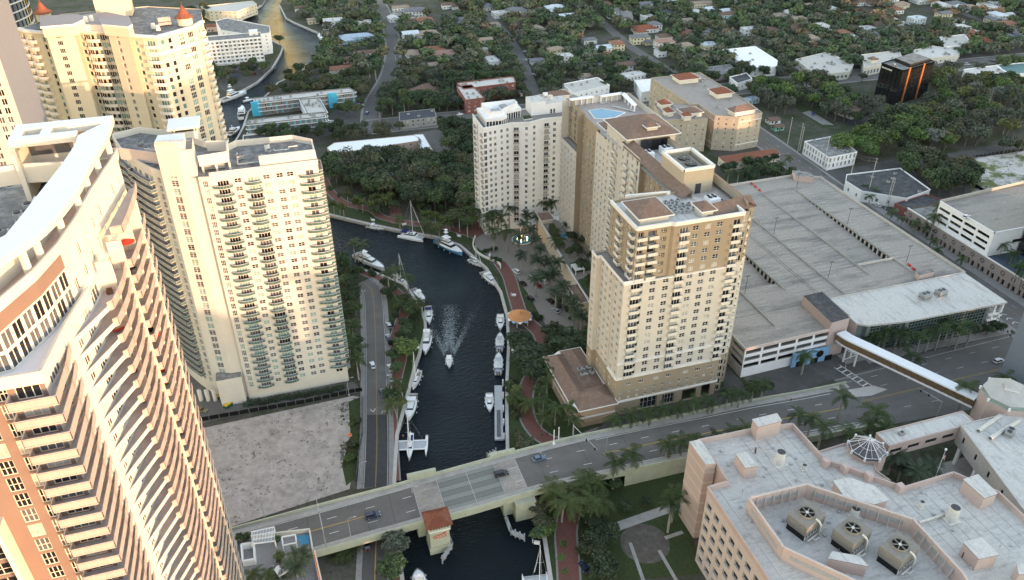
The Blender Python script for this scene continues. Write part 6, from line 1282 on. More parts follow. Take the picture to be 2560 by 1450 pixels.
def palm(x, y, kind='royal', sc_=1., hs=1., grp='palms', z=0, tone=None, detail=True, label=None, noun=None):
    nf = {'royal': 12, 'date': 24, 'coco': 16, 'sabal': 0}[kind]; base = {'royal': (.034, .060, .018), 'date': (.05, .075, .042), 'coco': (.050, .070, .022), 'sabal': (.07, .09, .025)}[kind]; v = random.uniform(.8, 1.25)*(tone or 1); col = tuple(c*v for c in base)
    nm = {'royal': 'royal_palm', 'date': 'date_palm', 'coco': 'coconut_palm', 'sabal': 'cabbage_palm'}[kind]
    sc_ = sc_*(1.45 if kind in ('royal', 'coco') and z == 0 else 1.15); hs = hs/1.2 if z == 0 else hs; t = ob(nm, None, None, (x, y, z), random.random()*6.28, sc_); tag(t, label, 'palm tree', grp)
    ob('trunk', PT[kind], t, None, 0, (1, 1, hs)); top = {'royal': 10.1, 'date': 9.6, 'coco': 7.2, 'sabal': 7.1}[kind]; zt = top*hs if kind != 'royal' else 9*hs+1.1; lx = {'coco': 1.1, 'sabal': .2}.get(kind, 0)
    if kind == 'sabal': ob('crown', SAB, t, (lx, 0, 6*hs+.9), 0, None, col)
    elif detail:
        fm = {'royal': FR_ROYAL, 'date': FR_DATE, 'coco': FR_COCO}[kind]
        for k in range(nf):
            a = 2*PI*k/nf*(1 if k % 2 else 1.03)+random.random()*.25; e = random.uniform(-.2, .7)-(.6 if k % 3 == 0 else 0)
            f = ob('frond', fm, t, (lx, 0, zt), 0, random.uniform(.85, 1.1), col); f.rotation_euler = (random.uniform(-.3, .3), -e, a)
    else: ob('crown', JP[kind], t, (lx, 0, zt), 0, None, col)
    if not label: AUTO.append((t, {'royal': 'dark', 'date': 'stout feathery', 'coco': 'leaning yellow-green', 'sabal': 'round-headed'}[kind] if (tone or 1) > .7 else 'very dark', noun or {'royal': 'royal palm', 'date': 'date palm', 'coco': 'coconut palm', 'sabal': 'cabbage palm'}[kind], 'palm tree', grp, x, y))  # low tone values give a darker frond colour
    return t
def P_(px, py, kind, sc_=1., hs=1., grp='palms', z=0, tone=None, top=None, detail=True):
    x, y = G(px, py, z if top is None else top); return palm(x, y, kind, sc_, hs, grp, z, tone, detail)
def T_(px, py, r, h, tone, grp, sparse=False, zc=None):
    x, y = G(px, py, h*.7 if zc is None else zc); return tree(x, y, r, h, tone, grp, 0, sparse)
for nm, px, py in (('the fountain plaza', 1300, 600), ('the sandy lot', 680, 1120), ('the riverside road', 940, 900), ('the west riverwalk', 1000, 870), ('the east riverwalk', 1320, 1000), ('the orange gazebo', 1300, 790), ('the river bend', 960, 560), ('the park grove', 1000, 450), ('the circular lawn pad', 1600, 1370), ('the glass office corner', 2480, 840), ('the courtyard date palms', 2240, 1170), ('the sandy field', 2480, 440)): lm(*G(px, py), nm)
rt = random.Random(21)
g1 = 'royal palms along the tan tower frontage'
for px, py in ((1530, 1062), (1572, 1055), (1614, 1048), (1650, 1038), (1690, 1036), (1732, 1022), (1772, 1020), (1815, 1004), (1846, 1000), (1880, 985), (1905, 975)): P_(px, py, 'royal', .95, .85, g1, top=8.2)
g1 = 'royal palms along the avenue beside the pink office'
for px, py, s_ in ((1992, 1058, 1.), (2024, 1062, .9), (2050, 1095, 1.1), (2100, 1020, 1.1), (2118, 1100, 1.), (2180, 1070, 1.25), (2205, 1095, 1.), (2165, 1085, 1.), (1663, 1130, 1.), (1700, 1125, 1.), (1530, 1175, 1.), (1575, 1160, 1.1), (1670, 1285, 1.1), (1735, 1112, .9), (1790, 1098, .8), (1830, 1085, .8), (1860, 1078, .8), (2505, 972, 1.), (2405, 1000, 1.1), (1680, 1260, 1.)): P_(px, py, 'royal', s_, .95, g1, top=9)
g1 = 'palms in front of the glass office'
for px, py, s_, t_ in ((2245, 848, .9, 1), (2270, 855, .9, .8), (2215, 845, .9, 1), (2180, 845, .8, 1), (2200, 860, .8, .8), (2300, 858, .9, 1), (2350, 845, 1., 1), (2372, 830, 1, .8), (2400, 845, 1, 1.1), (2385, 838, .9, .8), (2428, 838, 1, 1), (2275, 895, .7, .9), (2298, 905, .7, .9), (2325, 850, .9, .8), (2260, 875, .8, .6), (2170, 855, .7, .9)): P_(px, py, 'royal', s_, .9, g1, top=8.5, tone=t_)
g1 = 'palms along the avenue west pavement'
for px, py in ((2165, 478), (2178, 505), (2230, 545), (2258, 560), (2290, 572), (2318, 585), (2335, 618), (2345, 640), (2405, 665), (2192, 490)): P_(px, py, 'royal', .75, .6, g1, top=5)
g1 = 'royal palms lining the shop arcade'
for px, py in ((2338, 565), (2385, 565), (2410, 575), (2440, 590), (2470, 598), (2482, 620), (2505, 635), (2530, 660), (2545, 690), (2350, 540), (2560, 700)): P_(px, py, 'royal', 1.05, 1.05, g1, top=11)
g1 = 'palms round the fountain plaza'
for px, py, k_ in ((1298, 525, 'date'), (1275, 535, 'royal'), (1255, 560, 'royal'), (1320, 540, 'date'), (1345, 545, 'date'), (1312, 560, 'date'), (1330, 575, 'date'), (1380, 525, 'royal'), (1345, 505, 'royal'), (1225, 560, 'royal'), (1235, 590, 'royal'), (1270, 592, 'royal'), (1300, 610, 'royal'), (1305, 640, 'date'), (1340, 600, 'date'), (1352, 625, 'date'), (1372, 655, 'date'), (1360, 520, 'royal'), (1385, 510, 'royal'), (1300, 515, 'royal'), (1260, 530, 'royal'), (1395, 620, 'royal'), (1232, 545, 'royal')): P_(px, py, k_, 1.15, .9, g1, top=9)
g1 = 'date palms along the drive below the courtyard wall'
for px, py in ((1340, 700), (1365, 690), (1385, 690), (1390, 735), (1425, 752), (1435, 770), (1455, 800), (1395, 660), (1480, 810), (1345, 655), (1408, 720), (1445, 790)): P_(px, py, 'date', 1.3, .85, g1, top=9)
for px, py in ((1395, 575), (1440, 610), (1415, 560)): P_(px, py, 'date', .7, .5, 'palms in the raised garden', z=8.6, top=13)
for px, py, r_ in ((1430, 590, 3.5), (1445, 625, 3.2), (1460, 600, 3), (1455, 660, 3.2), (1475, 700, 2.8), (1425, 630, 2.4), (1470, 560, 3), (1440, 570, 3), (1480, 640, 2.6)):
    x, y = G(px, py, 12); tree(x, y, r_, 5.2, 'dark green', 'trees in the raised garden', 8.6)
g1 = 'palms by the foot of the pavilion'
for px, py, k_ in ((1350, 1040, 'coco'), (1385, 1030, 'royal'), (1420, 1030, 'royal'), (1345, 985, 'royal'), (1365, 960, 'royal'), (1310, 1000, 'coco'), (1285, 985, 'coco'), (1375, 930, 'royal'), (1360, 910, 'royal'), (1430, 1060, 'royal'), (1355, 1010, 'royal')): P_(px, py, k_, .85, .8, g1, top=6.5)
g1 = 'big live oaks east of the river'
for px, py, r_ in ((1330, 890, 10), (1425, 855, 10), (1300, 850, 6), (1385, 832, 6.5), (1465, 845, 6), (1330, 930, 5)): T_(px, py, r_, 8.5, 'dark green', g1)
for px, py, r_, tn in ((1290, 975, 3, 'yellow-green'), (1280, 1000, 3, 'bright green'), (1312, 1110, 3.6, 'olive'), (1300, 1095, 3., 'olive'), (1270, 960, 2.2, 'mid green'), (1345, 1270, 3.5, 'olive'), (1350, 1305, 3.5, 'olive'), (1365, 1320, 3., 'bright green'), (1340, 1330, 3, 'mid green'), (1480, 1360, 5, 'dark green'), (1500, 1420, 5, 'dark green'), (1480, 1300, 4, 'dark green'), (1560, 1270, 2.2, 'dark green'), (1605, 1255, 2.2, 'dark green'), (1530, 1210, 3, 'mid green'), (1510, 1330, 4, 'dark green'), (1475, 1250, 4, 'dark green'), (1395, 1395, 1.4, 'bright green'), (1402, 1430, 1.4, 'yellow-green'), (1400, 1360, 1.3, 'bright green')): T_(px, py, r_, max(3., r_*1.5), tn, 'trees on the south-east bank')
g1 = 'coconut palms beside the bridge'
for px, py, s_ in ((1400, 1262, 1.3), (1385, 1225, 1.1), (1450, 1225, 1.1), (1495, 1215, 1.1), (1462, 1265, 1.1), (1500, 1250, 1.), (1430, 1235, 1.), (1470, 1205, 1.)): P_(px, py, 'coco', s_, 1., g1, top=8)
g1 = 'date palms in the pink office courtyard'
for px, py, s_ in ((2172, 1180, 1.5), (2230, 1148, 1.6), (2130, 1225, 1.4), (2290, 1185, 1.5), (2140, 1190, 1.2), (2330, 1165, 1.3), (2255, 1165, 1.1), (2196, 1205, 1.2)): P_(px, py, 'date', s_, .62, g1, top=9)
g1 = 'trees on the west bank'
for px, py, r_, tn in ((1012, 862, 5.6, 'bright green'), (985, 880, 3.6, 'mid green'), (975, 985, 4.5, 'mid green'), (1025, 760, 3.2, 'mid green'), (995, 745, 3., 'mid green'), (965, 725, 3, 'dark green'), (975, 705, 2.6, 'mid green'), (870, 690, 3.6, 'dark green'), (880, 730, 3.4, 'dark green'), (870, 770, 3., 'dark green'), (850, 640, 6, 'deep green'), (1040, 775, 2.2, 'mid green'), (875, 830, 3., 'mid green'), (845, 675, 4, 'dark green'), (880, 860, 2.5, 'mid green'), (1015, 820, 3.5, 'mid green'), (960, 700, 2, 'dark green'), (985, 1350, 4.6, 'grey-green'), (973, 1412, 5.2, 'mid green'), (855, 800, 2.6, 'dark green'), (990, 915, 3, 'mid green'), (1000, 1000, 2.4, 'yellow-green')):
    if py > 1300 and px < 1000: px, py = px, py
    T_(px, py, r_, max(4, r_*1.45), tn, g1)
for px, py, k_ in ((1045, 745, 'coco'), (885, 615, 'royal'), (905, 620, 'royal'), (985, 670, 'coco'), (970, 690, 'royal'), (870, 850, 'royal'), (880, 820, 'royal'), (890, 905, 'royal'), (862, 880, 'royal'), (985, 1000, 'coco'), (1000, 950, 'coco'), (825, 895, 'royal'), (895, 880, 'royal'), (1020, 700, 'royal'), (820, 800, 'royal')): P_(px, py, k_, .95, .9, 'palms along the west bank', top=8)
g1 = 'cabbage palms on the north bank lawn'
for px, py in ((870, 480), (893, 495), (907, 500), (935, 490), (945, 488), (958, 490), (965, 495), (975, 490), (930, 505), (850, 510), (835, 505), (860, 515), (1090, 535), (1075, 530), (1110, 545), (1125, 550), (980, 485), (948, 500)): P_(px, py, 'sabal', 1., .95, g1, top=6.5)
for px, py, k_ in ((1000, 540, 'coco'), (1060, 555, 'coco'), (1078, 560, 'coco'), (1145, 520, 'coco'), (1165, 510, 'royal'), (1180, 530, 'royal'), (1150, 545, 'royal'), (1200, 535, 'royal'), (1130, 525, 'coco'), (1190, 510, 'royal'), (1120, 540, 'coco'), (1100, 560, 'coco'), (1170, 560, 'royal'), (1215, 520, 'royal')): P_(px, py, k_, .9, .9, 'palms along the north riverwalk', top=7.5)
def scatter(pixpoly, n, rr, tones, grp, dmin=5., hr=1.35, sparse=0., avoid=True):
    P = L(pixpoly, 3); xs = [p[0] for p in P]; ys = [p[1] for p in P]; pts = []; tr_ = 0
    while len(pts) < n and tr_ < n*60:
        tr_ += 1; x = rt.uniform(min(xs), max(xs)); y = rt.uniform(min(ys), max(ys))
        if not inside(P, x, y) or any((x-a)**2+(y-b)**2 < dmin**2 for a, b in pts): continue
        if avoid and (inside(R2, x, y) or any(inside(f, x, y) for f in FOOT)): continue
        pts.append((x, y)); r_ = rt.uniform(*rr); tn = rt.choice(tones); tree(x, y, r_, r_*hr*1.45, tn, grp, 0, rt.random() < sparse, name='dark_broadleaf_tree' if tn in ('dark green', 'olive', 'deep green') else 'broadleaf_tree')  # same broadleaf trees, named apart by crown tone only
    return pts
scatter([(815, 400), (880, 430), (880, 395), (940, 395), (1050, 410), (1120, 395), (1200, 420), (1205, 520), (1100, 520), (1000, 500), (900, 470), (830, 440)], 100, (4.2, 6.8), ['dark green', 'olive', 'dark green', 'mid green', 'deep green', 'grey-green'], 'trees of the park grove', 4.3)
T_(862, 385, 6.5, 11, 'olive', 'trees of the park grove', True); T_(845, 415, 4, 7, 'dark green', 'trees of the park grove'); T_(1000, 375, 5.5, 8, 'mid green', 'trees of the park grove')
scatter([(815, 460), (870, 505), (1000, 545), (1100, 560), (1190, 575), (1195, 520), (1000, 500), (900, 475)], 26, (1.8, 3.6), ['mid green', 'dark green', 'bright green', 'olive'], 'small trees of the north bank', 4)
scatter([(848, 640), (900, 655), (905, 700), (895, 760), (900, 860), (872, 880), (855, 760)], 16, (2.4, 4), ['dark green', 'mid green'], 'trees between the cream tower and the road', 3.6)
scatter([(965, 715), (1000, 720), (1045, 790), (1030, 850), (1010, 900), (985, 900), (1000, 800)], 10, (1.8, 3), ['mid green', 'dark green'], 'trees on the west bank', 3.4)
x, y = G(1055, 405); t = thing('pine_tree', 'tall slim conifer standing in front of the long white roof', 'tree', (x, y, 0)); m = MB(); m.tube([(0, 0, 0), (0, 0, 17)], [.3, .05], M['trunk'], 6); m.build('trunk', t)
Q = []; r_ = np.random.default_rng(3)
for k in range(18): z = 3+k*.78; rad = 3.1*(1-k/20)+.3; n = 46-k*2; a = r_.random(n)*6.28; rr = rad*r_.random(n)**.6; c = np.stack([rr*np.cos(a), rr*np.sin(a), z+.25*r_.random(n)], 1); s_ = .3; d1 = np.stack([np.cos(a), np.sin(a), 0*a], 1)*s_; d2 = np.stack([-np.sin(a), np.cos(a), .2+0*a], 1)*s_*.5; Q.append(np.stack([c-d1-d2, c+d1-d2, c+d1+d2, c-d1+d2], 1))
o = ob('crown', leaf_mesh('crown', np.concatenate(Q), M['leaf']), t); o.color = (.035, .055, .03, 1)
g1 = 'hedge palms at the foot of the cream tower'
for k in range(26):
    px = 612+k*9.6; py = 998-k*1.55+rt.uniform(-3, 3); x, y = G(px, py, 1.5); palm(x, y, 'date', .55, .16, g1, 0, .8, False)
for k in range(9):
    x, y = G(790+rt.uniform(0, 85), 1392-rt.uniform(0, 30)); palm(x, y, 'coco', .6, .3, 'palm thicket under the bridge', 0, .8, False)
g1 = 'trees beside the red roofed arcade'
scatter([(1790, 400), (1850, 395), (1980, 390), (1995, 440), (1900, 460), (1820, 455)], 16, (2.6, 4), ['dark green', 'deep green'], g1, 3.4)
for px, py in ((1850, 440), (1875, 430), (1905, 425), (1930, 430), (1955, 420), (1975, 405), (1870, 405), (1945, 440), (1825, 440)): P_(px, py, 'royal', .8, .8, 'palms beside the red roofed arcade', top=7)
gr_ = 'trees between the avenue and the sandy field'
scatter([(2180, 345), (2260, 300), (2330, 330), (2300, 380), (2210, 410), (2110, 400), (2090, 380)], 22, (5.5, 8), ['mid green', 'bright green', 'dark green', 'bright green'], gr_, 7)
scatter([(2250, 420), (2330, 410), (2440, 450), (2440, 500), (2330, 500), (2260, 460)], 17, (4.5, 7), ['mid green', 'dark green', 'olive'], gr_, 7)
scatter([(1860, 200), (2000, 190), (2100, 240), (2200, 275), (2130, 330), (2010, 260), (1950, 300), (1900, 260)], 52, (4, 7), ['mid green', 'olive', 'dark green', 'bright green', 'grey-green'], 'trees round the beige blocks', 5)
scatter([(2340, 200), (2420, 215), (2560, 230), (2560, 390), (2350, 390), (2280, 330), (2220, 300), (2330, 270)], 92, (4.4, 7), ['mid green', 'grey-green', 'olive', 'yellow-green', 'pale grey', 'bright green', 'grey-green'], 'trees around the black cube', 5.)
scatter([(1930, 420), (2040, 440), (2140, 500), (2120, 500), (1990, 460)], 3, (2, 3), ['mid green'], gr_, 5)
for px, py in ((2470, 835), (2495, 828)): T_(px, py, 3.4, 5, 'dark green', 'trees at the glass office corner')
P_(2010, 905, 'royal', 1., .8, 'palms at the parking entrance', top=8)
for px, py in ((1870, 970), (1890, 985), (1800, 965), (1805, 985)): T_(px, py, 1.6, 2.4, 'deep green', 'shrubs by the parking entrance')
scatter([(600, 210), (700, 175), (820, 160), (930, 200), (960, 215), (880, 225), (640, 232)], 30, (3.6, 5.6), ['dark green', 'mid green', 'olive'], 'trees north of the blue hotel', 5)
scatter([(620, 330), (700, 318), (830, 310), (900, 330), (830, 350), (700, 345)], 16, (3.4, 5), ['dark green', 'mid green'], 'trees south of the blue hotel', 4.6)
scatter([(820, 220), (930, 260), (900, 290), (850, 270)], 5, (3, 5), ['mid green', 'olive'], 'trees by the hotel car park', 5)
scatter([(930, 260), (1000, 240), (1120, 250), (1120, 280), (1020, 270), (960, 300)], 14, (4, 6.2), ['dark green', 'mid green', 'deep green'], 'trees along the boulevard', 5)
scatter([(1100, 300), (1180, 285), (1200, 400), (1110, 380)], 14, (4.4, 7), ['dark green', 'deep green'], 'dark trees left of the zigzag tower', 5)
scatter([(860, 320), (1000, 300), (1010, 330), (880, 350)], 9, (2.8, 4.6), ['olive', 'grey-green'], 'trees along the brick drive', 5, sparse=.4)
scatter([(500, 130), (560, 160), (690, 150), (710, 110), (690, 90), (720, 100), (700, 165), (600, 215), (560, 200)], 22, (3, 5), ['dark green', 'mid green', 'olive'], 'trees around the waterside car park', 4.6)
scatter([(560, 30), (490, 40), (470, 10), (560, 8)], 9, (4, 6), ['dark green', 'olive'], 'trees behind the yellow tower', 5)
def bl(pix, z, *a, **k): return block(a[0], 'building', L(pix, z), z, *a[1:], **k)
rw_ = M['roof_white']
WL = (1, 1, 1)
HB = {}
for pix, z in (([(640, 239), (880, 216), (895, 226), (648, 251)], 9), ([(756, 243), (802, 240), (822, 276), (775, 280)], 9), ([(620, 305), (628, 293), (812, 276), (818, 287)], 9)):
    i = len(HB); HB[i] = block(['long north wing of the blue-doored hotel with white flat roof', 'cross wing of the blue-doored hotel joining its two long wings', 'long south wing of the blue-doored hotel with balcony corridors'][i], 'building', L(pix, z), z, mat('grey_wall', (.20, .20, .19), var=.08), M['roof_white2'], name='hotel_wing', floors=3, z1=.4, fh=2.9, sp=3.4, ww=1.1, wh=2.1, sill=.1, style='one', glass=[M['blue_wall'], M['glass_dark'], M['glass_mid']], acs=10, keep=60, done=False, phrase=['the north hotel wing', 'the cross hotel wing', 'the south hotel wing'][i])
    P = ccw(L(pix, z));
    for k in range(3):
        m = MB()
        for a, b in zip(P, P[1:]+P[:1]): m.bar((*a, .3+2.9*k+2.7), (*b, .3+2.9*k+2.7), 1.8, .22, M['white'])
        HB[i].part('corridor_slab', m)
    HB[i].done(keep=60)
for px, py, h_ in ((646, 268, 10), (838, 250, 10.5)):
    x, y = G(px, py, 4); o = MB(); o.box(-3, -1, 0, 3, 1, h_, M['blue_wall']); tag(o.build('stair_panel_wall', None, False, (x, y, 0), 0), 'bright turquoise end wall of the hotel %s' % ('by the water' if px < 700 else 'facing the car park'), 'wall')
block('long pink-walled house with bright white metal roof behind the park trees', 'building', L([(822, 364), (840, 352), (1040, 335), (1058, 348), (835, 380)], 7), 7, mat('pink_beige', (.48, .36, .29), var=.08), M['roof_pale'], floors=2, z1=.5, fh=3, sp=4.5, acs=0, par=.3, phrase='the long white roof')
block('white gabled wing turning the corner of the long pale roof', 'building', L([(1040, 334), (1062, 333), (1098, 395), (1070, 398)], 6), 6, MATS['pink_beige'], M['roof_pale'], floors=1, acs=0, par=.3)
block('red brick apartment block with white flat roof, long back wing', 'building', L([(1148, 207), (1290, 192), (1295, 207), (1165, 222)], 10), 10, M['brick_red'], M['roof_white2'], 'apartment_block', 3, .5, 3, 4, acs=8, phrase='the brick apartment block')
block('red brick apartment block with white flat roof, side wing towards the river', 'building', L([(1148, 215), (1185, 212), (1216, 245), (1170, 250)], 10), 10, M['brick_red'], M['roof_white2'], 'apartment_block', 3, .5, 3, 4, acs=4)
B = block('white seven-storey waterside apartments with balcony grid above the car park', 'building', [(-47, 700), (3, 700), (3, 716), (-47, 716)], 20, M['white'], M['roof_grey'], 'apartment_block', 6, 1.6, 3, 3.1, 2, 1.7, keep=120, acs=4, done=False, phrase='the waterside apartments')
m = MB(); m.box(-6, 708, 20, 1, 714, 23.5, M['white'])
for k in range(7): m.box(-47, 699, 1.4+3*k, 3, 700, 1.6+3*k, M['white'])
for k in range(9): m.box(-47+k*6.2, 698.9, 0, -46.7+k*6.2, 700, 20, M['white'])
B.part('balcony_frame', m); B.done(keep=120)
block('white angular apartments with blank side wall at the river point', 'building', L([(547, 45), (575, 38), (682, 60), (682, 76), (640, 82), (560, 68)], 17), 17, M['white'], M['roof_grey'], 'apartment_block', 5, 1.5, 3, 5, 1.2, 1.2, acs=3)
block('pale yellow apartments on the far river bank at the top of the view', 'building', L([(510, 8), (640, -4), (650, 4), (600, 22), (530, 20)], 9), 9, M['yellow_cream'], M['roof_white2'], 'apartment_block', 3, .5, 2.9, 4, acs=0)
block('small low dark-roofed building with white rim by the cream tower', 'building', L([(613, 332), (688, 326), (692, 338), (612, 346)], 4), 4, M['white'], M['roof_dark'], acs=2)
block('row of dark sloped-roof townhouses with white party walls by the boulevard', 'building', L([(1003, 278), (1090, 270), (1096, 290), (1004, 300)], 6), 6, M['concrete'], mat('roof_slate', (.045, .05, .065), var=.2), 'townhouse_row', 2, .4, 2.8, 3.2, 1.4, 1.6, acs=3, par=.4, phrase='the dark townhouse row')
block('two-storey cream motel with pale flat roof behind the rooftop pool', 'building', L([(1412, 213), (1500, 197), (1530, 217), (1440, 236)], 8), 8, M['white'], M['concrete_pale'], 'building', 2, .5, 3.4, 4, acs=3, phrase='the cream motel')
block('bright white shed with sloping roof left of the beige blocks', 'building', L([(1592, 206), (1690, 198), (1692, 222), (1610, 236)], 7), 7, M['white'], M['white'], 'building', 1, .5, 3, 6, acs=1, phrase='the bright white shed')
block('white flat-roofed showroom with long parapet near the upper street', 'building', L([(1812, 132), (1895, 124), (1950, 160), (1948, 175), (1880, 178)], 7), 7, M['white'], M['white'], 'building', 1, .5, 3, 8, acs=5, phrase='the white showroom')
block('small white office with dark sunken roof beside the showroom', 'building', L([(1830, 200), (1872, 190), (1886, 205), (1850, 216)], 6), 6, M['white'], M['roof_dark'], acs=0)
block('low grey double house in trees beside the boulevard', 'building', L([(1750, 178), (1830, 168), (1850, 186), (1790, 196)], 4.5), 4.5, M['concrete'], M['roof_grey'], acs=3)
block('curved-front bank with cluttered flat roof on the boulevard corner', 'building', L([(1995, 158), (2075, 140), (2140, 172), (2128, 190), (2050, 198)], 5.5), 5.5, M['cream_white'], M['concrete_pale'], 'bank_building', 1, .5, 3, 3, 2, 2.2, acs=14, phrase='the corner bank')
B = block('cream mission-style shop with arches and square bell tower', 'building', L([(2160, 148), (2255, 138), (2262, 160), (2168, 180)], 7), 7, M['cream_white'], M['concrete_pale'], 'shop', 1, .4, 4, 3.4, 1.8, 3, acs=2, done=False, phrase='the mission-style shop')
x, y = G(2188, 160, 9); m = MB(); m.box(x-2.6, y-2.6, 0, x+2.6, y+2.6, 10, M['cream_white']); m.hip([(x-2.6, y-2.6), (x+2.6, y-2.6), (x+2.6, y+2.6), (x-2.6, y+2.6)], 10, 2, M['roof_brown'], .5); B.part('bell_tower', m); B.done()
block('white flat-roofed store strip with roof plant facing a car park', 'building', L([(2282, 140), (2340, 128), (2410, 140), (2400, 152), (2310, 160)], 5), 5, M['cream_white'], rw_, 'shop_row', 1, .4, 3.4, 4, acs=8, phrase='the white store strip')
block('pale long-roofed hall behind the white store strip', 'building', L([(2356, 106), (2418, 100), (2440, 128), (2370, 130)], 6), 6, M['white'], M['concrete_pale'], 'shop_row', 1, .4, 3.4, 6, acs=3)
block('white angular diner with many roof units at the edge of the boulevard', 'building', L([(2415, 188), (2500, 178), (2530, 205), (2500, 222), (2430, 212)], 5), 5, M['white'], rw_, 'restaurant', 1, .4, 3.4, 4, acs=12, phrase='the white diner')
block('teal metal roofed store beyond the diner', 'building', L([(2495, 178), (2600, 170), (2620, 198), (2530, 200)], 5), 5, M['white'], mat('roof_teal', (.12, .22, .22), var=.1), 'shop', 1, .4, 3, 6, acs=0)
block('stepped white workshop with broken stained roof beside the palm street', 'building', [(309, 349), (344, 347), (340, 318), (320, 313), (303, 328), (303, 342)], 6, M['white'], M['roof_dark'], 'workshop', 1, .6, 3.2, 5, 1.4, 2, acs=5, phrase='the stained-roof workshop')
B = block('dark flat-roofed brick shop with white posts by the palm street', 'building', [(312, 312), (336, 316), (344, 300), (318, 294)], 4.6, M['brick_red'], M['roof_dark'], 'shop', 1, .5, 3, 4, acs=0, phrase='the brick shop')
block('two-storey white office with louvred windows and roof units by the tall poles', 'building', [(312, 395), (336, 397), (332, 371), (311, 369)], 8, M['white'], M['roof_grey'], 'office_building', 2, .6, 3.6, 2.6, 1.3, 2.6, acs=6, phrase='the louvred white office')
RC = {'grey': (.17, .17, .18), 'dark grey': (.06, .065, .075), 'terracotta': (.27, .125, .08), 'red': (.26, .085, .05), 'brown': (.16, .10, .075), 'tan': (.33, .25, .19), 'white': (.56, .55, .53), 'pale metal': (.55, .60, .64), 'pink-brown': (.33, .20, .16), 'teal': (.20, .36, .36), 'pale blue': (.38, .46, .54)}
WC = {'white': (.72, .72, .70), 'cream': (.62, .55, .40), 'grey': (.4, .4, .4), 'pink': (.6, .42, .36), 'pale blue': (.40, .58, .62), 'green': (.2, .45, .36)}
HM = {}
def house_mesh(w_, d_, h_, kind):
    key = (w_, d_, h_, kind)
    if key in HM: return HM[key]
    P = [(-w_/2, -d_/2), (w_/2, -d_/2), (w_/2, d_/2), (-w_/2, d_/2)]; a = MB()
    ops = [(x, x+1.3, 1., 2.2) for x in np.arange(1.2, w_-2, 3.2)]+([(x, x+1.3, 3.9, 5.1) for x in np.arange(1.2, w_-2, 3.2)] if h_ > 5 else [])
    for i in range(4): Ln = math.dist(P[i], P[(i+1) % 4]); wall(a, P[i], P[(i+1) % 4], 0, h_, [o for o in ops if o[1] < Ln-.3], M['wall_tint'], .15)
    a.box(-w_/2+.2, -d_/2+.2, .5, w_/2-.2, d_/2-.2, h_-.3, M['glass_dark'], False) if False else None
    g = MB(); g.prism([(x*(1-.34/abs(x*1.)), y*(1-.34/abs(y*1.))) for x, y in P], .3, h_-.2, M['glass_dark'], False)
    b = MB()
    if kind == 'hip': b.hip(P, h_, min(w_, d_)*.2, M['roof_tint'], .6)
    elif kind == 'gable':
        o = .5; r_ = d_*.2; A = [(-w_/2-o, -d_/2-o, h_), (w_/2+o, -d_/2-o, h_), (w_/2+o, d_/2+o, h_), (-w_/2-o, d_/2+o, h_)]; R0, R1 = (-w_/2-o, 0, h_+r_), (w_/2+o, 0, h_+r_)
        b.face([A[0], A[1], R1, R0], M['roof_tint']); b.face([A[2], A[3], R0, R1], M['roof_tint']); b.face([A[1], A[2], R1], M['wall_tint']); b.face([A[3], A[0], R0], M['wall_tint'])
        for p, q in ((A[0], A[1]), (A[2], A[3])): b.bar(p, q, .2, .25, M['wall_tint'])
    else:
        b.prism(P, h_, h_+.1, M['wall_tint'], M['roof_tint'])
        for i in range(4): b.bar((*P[i], h_+.3), (*P[(i+1) % 4], h_+.3), .3, .8, M['wall_tint'])
        b.box(-1, -1, h_+.1, .6, .4, h_+1.1, M['ac_unit'])
    c = MB(); c.box(-.5, -d_/2-.06, 0, .5, -d_/2+.02, 2.1, M['trunk'])
    HM[key] = (a.mesh('wall'), g.mesh('window'), b.mesh('roof'), c.mesh('door')); return HM[key]
def house(px, py, w_, d_, h_, kind, rc, wc2='white', rot=None, wing=True):
    x, y = G(px, py, h_); rot = rot if rot is not None else (rt.choice([0, 0, PI/2])+rt.uniform(-.08, .08)); ms = house_mesh(w_, d_, h_, kind)
    t = ob('house', None, None, (x, y, 0), rot); ob('wall', ms[0], t, color=WC[wc2]); ob('window', ms[1], t); ob('roof', ms[2], t, color=RC[rc]); ob('door', ms[3], t)
    if wing and w_ > 13:
        m2 = house_mesh(round(w_*.45), round(d_*.7), 3, kind); sx = rt.choice((-1, 1)); e = ob('wing', m2[0], t, (sx*w_*.35, -d_*.55, 0), 0, None, WC[wc2]); ob('roof', m2[2], e, None, 0, None, RC[rc])
    AUTO.append((t, ('two-storey ' if h_ > 5 else 'one-storey ')+wc2+' '+rc+'-roofed '+kind, 'house', 'house', 'houses of the leafy suburb', x, y))
    FOOT.append([(x-w_*.55-3, y-w_*.5-9), (x+w_*.5, y-w_*.5-6), (x+w_*.5, y+w_*.5), (x-w_*.5, y+w_*.5)])
